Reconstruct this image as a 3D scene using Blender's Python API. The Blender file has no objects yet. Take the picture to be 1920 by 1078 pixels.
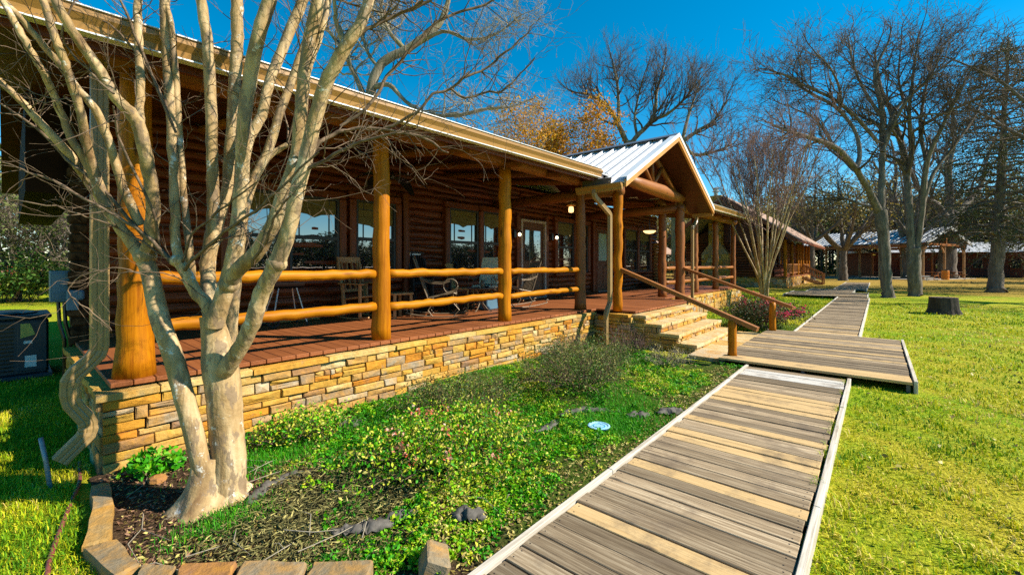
import bpy, math, random
import numpy as np
from math import radians, sin, cos, pi
from mathutils import Vector, Matrix

# ---------------------------------------------------------------- camera, sky, sun, exposure
S = bpy.context.scene
C = S.collection
cam_d = bpy.data.cameras.new('camera')
cam = bpy.data.objects.new('camera', cam_d)
C.objects.link(cam)
S.camera = cam
cam.location = (0, 0, 1.6)
cam.rotation_euler = (radians(90), 0, radians(-49.5))
cam_d.sensor_width = 36
cam_d.sensor_fit = 'HORIZONTAL'
cam_d.lens = 15.06
cam_d.shift_y = -0.0219
cam_d.clip_start = 0.02
cam_d.clip_end = 2000

SUN = Vector((0.435, -0.655, 0.62)).normalized()
EL = math.asin(SUN.z)
w = bpy.data.worlds.new('World')
S.world = w
w.use_nodes = True
wn = w.node_tree
bg = wn.nodes['Background']
sky = wn.nodes.new('ShaderNodeTexSky')
sky.sky_type = 'NISHITA'
sky.sun_disc = False
sky.sun_elevation = EL
sky.sun_rotation = math.atan2(SUN.x, SUN.y)
sky.ozone_density = 4.0
sky.dust_density = 0.0
sky.air_density = 1.0
hs = wn.nodes.new('ShaderNodeHueSaturation')
hs.inputs['Hue'].default_value = 0.484
hs.inputs['Saturation'].default_value = 1.42
hs.inputs['Value'].default_value = 1.2
wn.links.new(sky.outputs[0], hs.inputs['Color'])
wn.links.new(hs.outputs[0], bg.inputs['Color'])
bg.inputs['Strength'].default_value = 0.082

sl = bpy.data.lights.new('sun', 'SUN')
sl.energy = 5.0
sl.angle = radians(0.5)
sl.color = (1.0, 0.93, 0.80)
so = bpy.data.objects.new('sun', sl)
C.objects.link(so)
so.rotation_euler = (-SUN).to_track_quat('-Z', 'Y').to_euler()
so.location = (10, -15, 30)
S.view_settings.view_transform = 'Standard'
S.view_settings.look = 'None'
S.view_settings.exposure = 0.85
S.view_settings.gamma = 1.0
S.view_settings.use_curve_mapping = False
S.render.engine = 'CYCLES'
S.cycles.max_bounces = 6
S.cycles.diffuse_bounces = 1
S.cycles.glossy_bounces = 3
S.cycles.use_denoising = False
S.cycles.use_adaptive_sampling = False
S.cycles.sample_clamp_indirect = 4.0

# ---------------------------------------------------------------- material helpers
class NT:
    def __init__(self, name, rough=0.8, spec=0.3):
        self.m = bpy.data.materials.new(name)
        self.m.use_nodes = True
        self.t = self.m.node_tree
        self.b = self.t.nodes['Principled BSDF']
        self.b.inputs['Roughness'].default_value = rough
        self.b.inputs['Specular IOR Level'].default_value = spec
        self.tc = self.t.nodes.new('ShaderNodeTexCoord').outputs['Object']
    def n(self, typ):
        return self.t.nodes.new('ShaderNode' + typ)
    def link(self, a, b):
        self.t.links.new(a, b)
    def map(self, scale, rot=(0, 0, 0)):
        n = self.n('Mapping')
        n.inputs['Scale'].default_value = scale
        n.inputs['Rotation'].default_value = rot
        self.link(self.tc, n.inputs['Vector'])
        return n.outputs[0]
    def noise(self, scale, detail=4, vec=None, rough=0.6, dist=0.0):
        n = self.n('TexNoise')
        n.inputs['Scale'].default_value = scale
        n.inputs['Detail'].default_value = detail
        n.inputs['Roughness'].default_value = rough
        n.inputs['Distortion'].default_value = dist
        self.link(vec if vec is not None else self.tc, n.inputs['Vector'])
        return n.outputs['Fac']
    def voro(self, scale, vec=None, feature='F1', out='Distance'):
        n = self.n('TexVoronoi')
        n.feature = feature
        n.inputs['Scale'].default_value = scale
        self.link(vec if vec is not None else self.tc, n.inputs['Vector'])
        return n.outputs[out]
    def ramp(self, fac, stops, const=False):
        n = self.n('ValToRGB')
        cr = n.color_ramp
        if const:
            cr.interpolation = 'CONSTANT'
        while len(cr.elements) < len(stops):
            cr.elements.new(0.5)
        for e, (p, c) in zip(cr.elements, stops):
            e.position = p
            if not hasattr(c, '__len__'):
                c = (c, c, c)
            e.color = (c[0], c[1], c[2], 1)
        self.link(fac, n.inputs['Fac'])
        return n.outputs['Color']
    def mix(self, fac, a, b, mode='MIX'):
        n = self.n('Mix')
        n.data_type = 'RGBA'
        n.blend_type = mode
        for i, v in ((0, fac), (6, a), (7, b)):
            if isinstance(v, bpy.types.NodeSocket):
                self.link(v, n.inputs[i])
            elif i == 0:
                n.inputs[0].default_value = v
            else:
                n.inputs[i].default_value = (v[0], v[1], v[2], 1) if hasattr(v, '__len__') else (v, v, v, 1)
        return n.outputs[2]
    def math(self, op, a, b=0.0):
        n = self.n('Math')
        n.operation = op
        for i, v in enumerate((a, b)):
            if isinstance(v, bpy.types.NodeSocket):
                self.link(v, n.inputs[i])
            else:
                n.inputs[i].default_value = v
        return n.outputs[0]
    def rnd(self):
        n = self.n('Attribute')
        n.attribute_name = 'rnd'
        return n.outputs['Fac']
    def col(self, c):
        if isinstance(c, bpy.types.NodeSocket):
            self.link(c, self.b.inputs['Base Color'])
        else:
            self.b.inputs['Base Color'].default_value = (c[0], c[1], c[2], 1)
        return self
    def bump(self, h, strength=0.4, dist=0.02):
        n = self.n('Bump')
        n.inputs['Strength'].default_value = strength
        n.inputs['Distance'].default_value = dist
        self.link(h, n.inputs['Height'])
        self.link(n.outputs[0], self.b.inputs['Normal'])
        return self
    def translucent(self, c, fac):
        out = [x for x in self.t.nodes if x.type == 'OUTPUT_MATERIAL'][0]
        tr = self.n('BsdfTranslucent')
        if isinstance(c, bpy.types.NodeSocket):
            self.link(c, tr.inputs['Color'])
        else:
            tr.inputs['Color'].default_value = (*c, 1)
        mx = self.n('MixShader')
        mx.inputs[0].default_value = fac
        self.link(self.b.outputs[0], mx.inputs[1])
        self.link(tr.outputs[0], mx.inputs[2])
        self.link(mx.outputs[0], out.inputs[0])
        return self

def plain(name, c, rough=0.6, spec=0.3, metal=0.0, var=0.12, scale=6.0, bump=0.1):
    k = NT(name, rough, spec)
    k.b.inputs['Metallic'].default_value = metal
    f = k.noise(scale, 5)
    d = tuple(max(0, x * (1 - var * 2)) for x in c)
    e = tuple(min(1, x * (1 + var)) for x in c)
    k.col(k.ramp(f, [(0.3, d), (0.7, e)]))
    if bump:
        k.bump(f, bump, 0.01)
    return k.m

def wood(name, dark, light, crack, stretch, knots=True, rough=0.5, spec=0.35, rvar=0.25, bump=0.35):
    k = NT(name, rough, spec)
    v = k.map(stretch)
    g = k.noise(1.0, 6, v, 0.65, 0.4)
    big = k.noise(1.3, 3)
    c = k.ramp(g, [(0.30, dark), (0.62, light)])
    c = k.mix(k.ramp(big, [(0.35, 0.0), (0.7, 0.55)]), c, tuple(x * 0.72 for x in dark))
    cr = k.ramp(k.noise(1.6, 8, v, 0.75, 0.2), [(0.33, 1.0), (0.39, 0.0)])
    c = k.mix(cr, c, crack)
    if knots:
        kv = k.map(tuple(max(1.6, s * 0.13) for s in stretch))
        kd = k.ramp(k.voro(1.0, kv), [(0.07, 1.0), (0.16, 0.0)])
        c = k.mix(kd, c, tuple(x * 1.6 for x in crack))
    if rvar:
        r = k.rnd()
        c = k.mix(rvar, c, k.mix(r, tuple(x * 0.55 for x in dark), light), 'MIX')
    k.col(c)
    k.bump(g, bump, 0.012)
    return k.m

M = {}
M['post'] = wood('orange_log', (0.27, 0.068, 0.001), (0.58, 0.21, 0.003), (0.06, 0.014, 0.001), (44, 44, 2.2), rvar=0.12, spec=0.15)
M['rail'] = wood('orange_rail', (0.33, 0.095, 0.002), (0.60, 0.235, 0.004), (0.08, 0.02, 0.002), (2.0, 44, 44), rvar=0.15, spec=0.15)
M['reddish'] = wood('reddish_log', (0.20, 0.058, 0.010), (0.36, 0.12, 0.02), (0.05, 0.014, 0.003), (40, 40, 2.0), rvar=0.2)
M['beam'] = wood('beam_log', (0.22, 0.066, 0.009), (0.38, 0.13, 0.018), (0.06, 0.018, 0.004), (2.0, 38, 38), rvar=0.2)
M['beam_y'] = wood('beam_log_long', (0.17, 0.05, 0.008), (0.30, 0.10, 0.015), (0.06, 0.018, 0.004), (38, 2.0, 38), rvar=0.2)
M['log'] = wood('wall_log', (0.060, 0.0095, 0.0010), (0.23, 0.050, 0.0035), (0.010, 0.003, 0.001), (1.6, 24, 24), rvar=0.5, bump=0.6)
M['casing'] = wood('window_casing', (0.11, 0.021, 0.002), (0.22, 0.050, 0.005), (0.03, 0.01, 0.003), (34, 34, 1.6), rvar=0.3)
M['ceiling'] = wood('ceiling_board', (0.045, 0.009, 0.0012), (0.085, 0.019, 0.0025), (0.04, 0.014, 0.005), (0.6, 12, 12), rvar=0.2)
M['deck'] = wood('deck_board', (0.20, 0.056, 0.014), (0.35, 0.115, 0.033), (0.12, 0.035, 0.016), (60, 2.0, 60), knots=False, rvar=0.3, rough=0.55, bump=0.2)
M['fascia'] = wood('rake_board', (0.50, 0.22, 0.05), (0.62, 0.30, 0.08), (0.30, 0.12, 0.03), (1, 10, 10), rvar=0.1, knots=False)
M['handrail'] = wood('handrail_wood', (0.27, 0.095, 0.022), (0.40, 0.16, 0.045), (0.07, 0.022, 0.006), (30, 2.5, 30), rvar=0.2)
M['logend'] = wood('cut_log', (0.42, 0.20, 0.06), (0.60, 0.34, 0.12), (0.2, 0.08, 0.02), (2, 9, 9), rvar=0.3)
M['chairwood'] = wood('chair_wood', (0.36, 0.17, 0.06), (0.52, 0.28, 0.11), (0.15, 0.06, 0.02), (8, 8, 1.2), rvar=0.2, knots=False)
M['blackwood'] = plain('dark_painted_wood', (0.025, 0.02, 0.018), 0.5)

def plank_mat():
    k = NT('weathered_plank', 0.85, 0.15)
    r = k.rnd()
    v = k.map((62, 1.7, 62))
    g = k.noise(1.0, 7, v, 0.7, 0.6)
    gray = k.ramp(g, [(0.30, (0.10, 0.066, 0.038)), (0.5, (0.31, 0.225, 0.135)), (0.68, (0.50, 0.395, 0.26))])
    tan = k.ramp(g, [(0.3, (0.46, 0.29, 0.12)), (0.65, (0.64, 0.44, 0.21))])
    pale = k.ramp(g, [(0.3, (0.42, 0.38, 0.33)), (0.65, (0.68, 0.63, 0.55))])
    isT = k.ramp(r, [(0.0, 0.0), (0.74, 1.0), (0.93, 0.0)], True)
    isP = k.ramp(r, [(0.0, 0.0), (0.93, 1.0)], True)
    shade = k.ramp(k.math('FRACT', k.math('MULTIPLY', r, 7.31)), [(0.0, 0.50), (1.0, 1.3)])
    c = k.mix(1.0, gray, shade, 'MULTIPLY')
    c = k.mix(isT, c, tan)
    c = k.mix(isP, c, pale)
    kv = k.map((9, 2.2, 9))
    kd = k.ramp(k.voro(1.0, kv), [(0.05, 0.85), (0.14, 0.0)])
    c = k.mix(kd, c, (0.10, 0.07, 0.045))
    st = k.ramp(k.noise(2.6, 7, None, 0.7), [(0.52, 0.0), (0.68, 0.7)])
    c = k.mix(st, c, (0.15, 0.11, 0.075))
    crack = k.ramp(k.noise(1.5, 8, k.map((46, 0.9, 46)), 0.8, 0.3), [(0.36, 0.95), (0.42, 0.0)])
    c = k.mix(crack, c, (0.04, 0.03, 0.022))
    k.col(c)
    k.bump(g, 0.5, 0.006)
    return k.m
M['plank'] = plank_mat()

def strip_mat():
    k = NT('edge_board', 0.85, 0.15)
    g = k.noise(1.0, 7, k.map((1.2, 30, 30)), 0.7, 0.4)
    c = k.ramp(g, [(0.3, (0.34, 0.27, 0.19)), (0.6, (0.66, 0.60, 0.50))])
    c = k.mix(k.ramp(k.noise(2.5, 5), [(0.52, 0.0), (0.68, 0.6)]), c, (0.30, 0.24, 0.17))
    k.col(c)
    k.bump(g, 0.4, 0.006)
    return k.m
M['strip'] = strip_mat()

def stone_mat(name, stops, dim=1.0):
    k = NT(name, 0.85, 0.2)
    r = k.rnd()
    c = k.ramp(r, [(p, tuple(x * dim for x in cc)) for p, cc in stops], True)
    n1 = k.noise(4.5, 7, None, 0.7, 0.5)
    n2 = k.noise(17, 6, None, 0.7)
    c = k.mix(k.ramp(n1, [(0.42, 0.0), (0.66, 0.75)]), c, (0.58 * dim, 0.27 * dim, 0.03 * dim))
    c = k.mix(k.ramp(n1, [(0.28, 0.7), (0.42, 0.0)]), c, (0.30 * dim, 0.235 * dim, 0.17 * dim))
    c = k.mix(0.75, c, k.ramp(n2, [(0.25, 0.55), (0.7, 1.15)]), 'MULTIPLY')
    k.col(c)
    k.bump(k.mix(0.5, n1, n2), 0.9, 0.03)
    return k.m
ST = [(0.0, (0.54, 0.31, 0.055)), (0.18, (0.58, 0.36, 0.10)), (0.32, (0.57, 0.25, 0.025)), (0.44, (0.58, 0.41, 0.17)), (0.50, (0.36, 0.28, 0.18)),
      (0.57, (0.44, 0.26, 0.09)), (0.67, (0.52, 0.19, 0.018)), (0.75, (0.31, 0.215, 0.125)), (0.83, (0.50, 0.40, 0.26)), (0.89, (0.62, 0.48, 0.24)), (0.94, (0.29, 0.16, 0.08))]
M['stone'] = stone_mat('ledge_stone', ST)
M['cap'] = stone_mat('cap_stone', [(0.0, (0.60, 0.40, 0.09)), (0.35, (0.56, 0.29, 0.045)), (0.6, (0.62, 0.45, 0.17)), (0.85, (0.48, 0.31, 0.10))])
M['tread'] = stone_mat('tread_stone', [(0.0, (0.60, 0.45, 0.22)), (0.4, (0.66, 0.51, 0.28)), (0.7, (0.58, 0.37, 0.13)), (0.9, (0.55, 0.43, 0.27))])
M['flag'] = stone_mat('flagstone', [(0.0, (0.24, 0.185, 0.11)), (0.4, (0.34, 0.16, 0.06)), (0.65, (0.27, 0.21, 0.13)), (0.85, (0.40, 0.25, 0.09))])
M['mortar'] = plain('dark_mortar', (0.05, 0.035, 0.022), 0.95, 0.05)
M['gutter'] = plain('tan_gutter', (0.36, 0.185, 0.045), 0.35, 0.5, 0, 0.04, 3, 0.0)
M['spout'] = plain('tan_downspout', (0.34, 0.215, 0.085), 0.35, 0.5, 0, 0.05, 3, 0.0)
M['flash'] = plain('dark_flashing', (0.10, 0.085, 0.085), 0.5, 0.4)
M['trim'] = plain('pale_trim', (0.74, 0.70, 0.62), 0.4, 0.4, 0, 0.04)
M['bark_end'] = plain('bark_edge', (0.07, 0.038, 0.018), 0.95, 0.1, 0, 0.45, 14, 0.9)
M['black'] = plain('black_enamel', (0.012, 0.012, 0.014), 0.25, 0.5, 0, 0.05, 4, 0)
M['alu'] = plain('bare_metal', (0.60, 0.58, 0.54), 0.35, 0.5, 0.6, 0.06, 5, 0)
M['iron'] = plain('grey_iron', (0.19, 0.135, 0.08), 0.5, 0.4, 0.2, 0.12, 10, 0.1)
M['rubber'] = plain('black_rubber', (0.03, 0.03, 0.03), 0.8, 0.2)
M['cushion'] = plain('cream_cushion', (0.72, 0.66, 0.48), 0.9, 0.1, 0, 0.08, 8, 0.2)
M['teal'] = plain('blue_grey_box', (0.085, 0.17, 0.235), 0.45, 0.4, 0, 0.06, 5, 0)
M['ac'] = plain('dark_ac_metal', (0.045, 0.055, 0.065), 0.4, 0.5, 0, 0.1, 5, 0)
M['yellowsticker'] = plain('yellow_sticker', (0.60, 0.50, 0.12), 0.6, 0.3, 0, 0.1, 12, 0)
M['white'] = plain('white_paint', (0.78, 0.77, 0.73), 0.5, 0.3, 0, 0.04, 5, 0)
M['red_hose'] = plain('dull_red_hose', (0.24, 0.065, 0.05), 0.5, 0.4, 0, 0.15, 8, 0.1)
M['fabric'] = plain('weed_fabric', (0.13, 0.115, 0.095), 0.8, 0.25, 0, 0.25, 25, 0.5)
M['blue'] = plain('blue_plastic', (0.03, 0.30, 0.62), 0.4, 0.5, 0, 0.1, 8, 0)
M['bluerim'] = plain('pale_blue_plastic', (0.32, 0.60, 0.78), 0.4, 0.5, 0, 0.08, 8, 0)
M['darkroof'] = plain('dark_metal_roof', (0.16, 0.17, 0.20), 0.5, 0.4)
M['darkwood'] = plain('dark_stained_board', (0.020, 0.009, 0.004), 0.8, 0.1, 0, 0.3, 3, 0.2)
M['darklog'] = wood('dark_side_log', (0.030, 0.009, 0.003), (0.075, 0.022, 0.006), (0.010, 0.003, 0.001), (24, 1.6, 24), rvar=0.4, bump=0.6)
M['galv'] = plain('galvanised_pipe', (0.30, 0.33, 0.36), 0.5, 0.5, 0.3, 0.15, 20, 0.1)
M['blind'] = plain('olive_blind', (0.17, 0.135, 0.05), 0.9, 0.1, 0, 0.12, 9, 0.2)
M['frame'] = plain('bronze_frame', (0.035, 0.03, 0.028), 0.45, 0.4)
M['door'] = wood('door_wood', (0.10, 0.035, 0.012), (0.17, 0.062, 0.02), (0.04, 0.014, 0.006), (10, 10, 0.7), rvar=0.2)
M['doorframe'] = plain('pale_door_frame', (0.42, 0.33, 0.28), 0.5, 0.3)
M['shingle'] = plain('brown_shingle', (0.40, 0.27, 0.20), 0.9, 0.1, 0, 0.25, 22, 0.5)
M['redlog'] = wood('red_log', (0.12, 0.028, 0.012), (0.20, 0.05, 0.02), (0.05, 0.012, 0.006), (0.6, 0.6, 7), rvar=0.3)
M['orange'] = plain('orange_plastic', (0.75, 0.24, 0.02), 0.5, 0.3)

def metal_mat(name, c, c2):
    k = NT(name, 0.42, 0.5)
    k.b.inputs['Metallic'].default_value = 0.15
    f = k.noise(1.2, 6, None, 0.7)
    k.col(k.ramp(f, [(0.35, c2), (0.65, c)]))
    return k.m
M['metal'] = metal_mat('pale_metal_roof', (0.58, 0.57, 0.56), (0.44, 0.44, 0.45))
M['metal_trim'] = metal_mat('white_metal_trim', (0.82, 0.81, 0.78), (0.74, 0.73, 0.70))

def glass_mat():
    k = NT('window_glass', 0.02, 0.5)
    k.col((0.012, 0.012, 0.014))
    k.b.inputs['Metallic'].default_value = 0.0
    out = [x for x in k.t.nodes if x.type == 'OUTPUT_MATERIAL'][0]
    g = k.n('BsdfGlossy')
    g.inputs['Roughness'].default_value = 0.012
    g.inputs['Color'].default_value = (0.95, 0.97, 1.0, 1)
    mx = k.n('MixShader')
    mx.inputs[0].default_value = 0.22
    k.link(k.b.outputs[0], mx.inputs[1])
    k.link(g.outputs[0], mx.inputs[2])
    k.link(mx.outputs[0], out.inputs[0])
    return k.m
M['glass'] = glass_mat()

def emit_mat(name, c, s):
    k = NT(name, 0.4)
    k.col(c)
    k.b.inputs['Emission Color'].default_value = (*c, 1)
    k.b.inputs['Emission Strength'].default_value = s
    return k.m
M['bulb'] = emit_mat('lit_bulb', (1.0, 0.78, 0.45), 4.0)
M['bulb_dim'] = emit_mat('dim_bulb', (0.95, 0.62, 0.25), 1.2)

def crape_mat():
    k = NT('smooth_peeling_bark', 0.7, 0.25)
    v = k.map((9, 9, 2.2))
    n1 = k.noise(1.0, 5, v, 0.6, 0.6)
    c = k.ramp(n1, [(0.30, (0.20, 0.11, 0.045)), (0.45, (0.38, 0.245, 0.105)), (0.60, (0.53, 0.375, 0.195)), (0.75, (0.66, 0.52, 0.34))])
    moss = k.ramp(k.noise(2.3, 5), [(0.55, 0.0), (0.72, 0.4)])
    c = k.mix(moss, c, (0.36, 0.25, 0.07))
    flake = k.ramp(k.noise(1.4, 6, k.map((9, 9, 3.2)), 0.6), [(0.545, 0.0), (0.57, 0.75)])
    c = k.mix(flake, c, (0.21, 0.145, 0.09))
    lich = k.ramp(k.noise(11, 6, None, 0.75), [(0.60, 0.0), (0.65, 0.85)])
    streak = k.ramp(k.noise(1.0, 7, k.map((26, 26, 1.5)), 0.7, 0.3), [(0.36, 0.75), (0.47, 0.0)])
    c = k.mix(streak, c, (0.22, 0.14, 0.06))
    c = k.mix(lich, c, (0.66, 0.64, 0.56))
    k.col(c)
    k.bump(k.mix(0.5, n1, k.noise(14, 5)), 0.8, 0.025)
    return k.m
M['crape'] = crape_mat()
M['twig'] = plain('brown_twig', (0.20, 0.135, 0.085), 0.85, 0.15, 0, 0.3, 20, 0)

def bark(name, dark, light, moss=None):
    k = NT(name, 0.9, 0.15)
    v = k.map((7, 7, 1.6))
    n1 = k.noise(1.0, 7, v, 0.7, 0.6)
    c = k.ramp(n1, [(0.32, dark), (0.66, light)])
    if moss:
        c = k.mix(k.ramp(k.noise(1.1, 5), [(0.5, 0.0), (0.66, 0.8)]), c, moss)
    k.col(c)
    k.bump(n1, 0.9, 0.05)
    return k.m
M['oak'] = bark('grey_bark', (0.07, 0.055, 0.042), (0.25, 0.205, 0.16))
M['oakmoss'] = bark('mossy_bark', (0.10, 0.08, 0.05), (0.33, 0.27, 0.18), (0.24, 0.21, 0.07))
M['oaktwig'] = plain('grey_twig', (0.125, 0.095, 0.072), 0.9, 0.1, 0, 0.2, 2, 0)
M['purpletwig'] = plain('reddish_twig', (0.19, 0.115, 0.095), 0.9, 0.1, 0, 0.2, 2, 0)
M['paletwig'] = plain('pale_twig', (0.34, 0.29, 0.21), 0.9, 0.1, 0, 0.2, 2, 0)
M['stump'] = bark('stump_bark', (0.022, 0.018, 0.015), (0.085, 0.068, 0.055))

def leaf(name, stops, tr=0.3, rough=0.55):
    k = NT(name, rough, 0.25)
    c = k.ramp(k.rnd(), stops)
    k.col(c)
    if tr:
        k.translucent(c, tr)
    return k.m
M['grass'] = leaf('lawn_grass', [(0.0, (0.06, 0.19, 0.002)), (0.25, (0.22, 0.40, 0.003)), (0.48, (0.52, 0.53, 0.005)), (0.75, (0.70, 0.60, 0.025)), (1.0, (0.74, 0.55, 0.16))], 0.2, 0.7)
M['greengrass'] = leaf('green_grass', [(0.0, (0.02, 0.20, 0.003)), (0.6, (0.07, 0.40, 0.005)), (1.0, (0.24, 0.46, 0.01))], 0.3)
M['cover'] = leaf('ground_cover_leaf', [(0.0, (0.015, 0.11, 0.003)), (0.35, (0.06, 0.36, 0.003)), (0.6, (0.28, 0.50, 0.006)), (0.82, (0.62, 0.58, 0.04)), (1.0, (0.68, 0.58, 0.16))], 0.25)
M['litter'] = leaf('dry_leaf', [(0.0, (0.10, 0.06, 0.02)), (0.35, (0.26, 0.19, 0.05)), (0.7, (0.46, 0.38, 0.09)), (1.0, (0.60, 0.50, 0.18))], 0.1)
M['straw'] = leaf('dry_straw_stem', [(0.0, (0.05, 0.042, 0.014)), (0.6, (0.15, 0.135, 0.045)), (1.0, (0.44, 0.38, 0.13))], 0.0, 0.9)
M['mulch'] = leaf('mulch_chip', [(0.0, (0.05, 0.026, 0.014)), (0.5, (0.17, 0.085, 0.045)), (1.0, (0.34, 0.20, 0.12))], 0.0, 0.9)
M['shrubleaf'] = leaf('shrub_leaf', [(0.0, (0.03, 0.08, 0.015)), (0.5, (0.09, 0.16, 0.03)), (0.85, (0.25, 0.26, 0.05)), (1.0, (0.42, 0.30, 0.10))], 0.25)
M['azalea'] = leaf('azalea_leaf', [(0.0, (0.015, 0.04, 0.012)), (0.6, (0.05, 0.09, 0.022)), (1.0, (0.22, 0.10, 0.05))], 0.2)
M['pink'] = leaf('pink_flower', [(0.0, (0.62, 0.03, 0.10)), (0.6, (0.80, 0.10, 0.20)), (1.0, (0.75, 0.16, 0.08))], 0.3)
M['coral'] = leaf('coral_flower', [(0.0, (0.78, 0.10, 0.05)), (0.5, (0.85, 0.30, 0.18)), (1.0, (0.85, 0.62, 0.50))], 0.3)
M['yellowleaf'] = leaf('autumn_leaf', [(0.0, (0.36, 0.14, 0.01)), (0.4, (0.66, 0.28, 0.01)), (0.8, (0.80, 0.40, 0.02)), (1.0, (0.42, 0.34, 0.04))], 0.4)
M['evergreen'] = leaf('evergreen_leaf', [(0.0, (0.03, 0.045, 0.016)), (0.6, (0.085, 0.105, 0.04)), (1.0, (0.19, 0.19, 0.08))], 0.2)
M['woodgreen'] = leaf('woodland_leaf', [(0.0, (0.05, 0.08, 0.02)), (0.5, (0.12, 0.16, 0.035)), (1.0, (0.26, 0.25, 0.09))], 0.3)
M['bushgreen'] = leaf('bush_leaf', [(0.0, (0.03, 0.09, 0.012)), (0.7, (0.10, 0.20, 0.03)), (1.0, (0.24, 0.26, 0.05))], 0.25)
M['olive'] = leaf('olive_leaf', [(0.0, (0.10, 0.09, 0.02)), (0.6, (0.24, 0.20, 0.04)), (1.0, (0.42, 0.27, 0.04))], 0.3)

def ground_mat():
    k = NT('lawn_ground', 0.95, 0.1)
    n1 = k.noise(0.35, 6, None, 0.65)
    n2 = k.noise(2.2, 7, None, 0.7)
    n3 = k.noise(26, 5, None, 0.75)
    n4 = k.noise(0.11, 4, None, 0.6)
    green = k.ramp(n3, [(0.3, (0.035, 0.075, 0.003)), (0.5, (0.19, 0.33, 0.005)), (0.68, (0.46, 0.53, 0.010))])
    straw = k.ramp(n3, [(0.3, (0.09, 0.08, 0.006)), (0.5, (0.42, 0.37, 0.018)), (0.68, (0.68, 0.56, 0.07))])
    c = k.mix(k.ramp(k.mix(0.5, n1, n2), [(0.42, 0.0), (0.58, 1.0)]), green, straw)
    sx = k.n('SeparateXYZ')
    k.link(k.tc, sx.inputs[0])
    # fallen leaves lie under the far trees
    wob = k.math('ADD', sx.outputs[0], k.math('MULTIPLY', n1, 14.0))
    lit = k.ramp(k.math('MULTIPLY', wob, 1 / 80.0), [(0.455, 0.0), (0.53, 0.75), (0.85, 0.9)])
    leafc = k.ramp(n3, [(0.3, (0.15, 0.075, 0.02)), (0.55, (0.36, 0.20, 0.04)), (0.75, (0.48, 0.31, 0.09))])
    c = k.mix(lit, c, leafc)
    k.col(c)
    k.bump(n3, 0.9, 0.04)
    return k.m
M['ground'] = ground_mat()

def soil_mat():
    k = NT('bed_soil', 0.95, 0.1)
    n1 = k.noise(1.1, 5)
    n3 = k.noise(38, 6, None, 0.75)
    soil = k.ramp(n3, [(0.3, (0.018, 0.011, 0.007)), (0.5, (0.07, 0.042, 0.024)), (0.7, (0.18, 0.115, 0.06))])
    gr = k.ramp(n3, [(0.3, (0.02, 0.05, 0.004)), (0.6, (0.085, 0.16, 0.01)), (0.75, (0.26, 0.28, 0.05))])
    sx = k.n('SeparateXYZ')
    k.link(k.tc, sx.inputs[0])
    edge = k.ramp(k.math('ADD', k.math('MULTIPLY', sx.outputs[0], 0.2), k.math('MULTIPLY', n1, 0.5)), [(0.55, 0.0), (0.68, 0.8)])
    k.col(k.mix(edge, soil, gr))
    k.bump(n3, 1.0, 0.03)
    return k.m
M['soil'] = soil_mat()

# ---------------------------------------------------------------- object helpers
WL = {}
def wloc(o):
    return WL.get(o.name, Vector((0, 0, 0)))

def tag(o, label=None, cat=None, group=None, kind=None):
    for k, v in (('label', label), ('category', cat), ('group', group), ('kind', kind)):
        if v:
            o[k] = v
    return o

def thing(name, loc, label, cat, group=None):
    o = bpy.data.objects.new(name, None)
    o.empty_display_size = 0.2
    C.objects.link(o)
    o.location = loc
    WL[o.name] = Vector(loc)
    return tag(o, label, cat, group)

def copy_tree(o, parent=None):
    c = o.copy()
    C.objects.link(c)
    if parent is not None:
        c.parent = parent
    for ch in list(o.children):
        copy_tree(ch, c)
    return c

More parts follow.
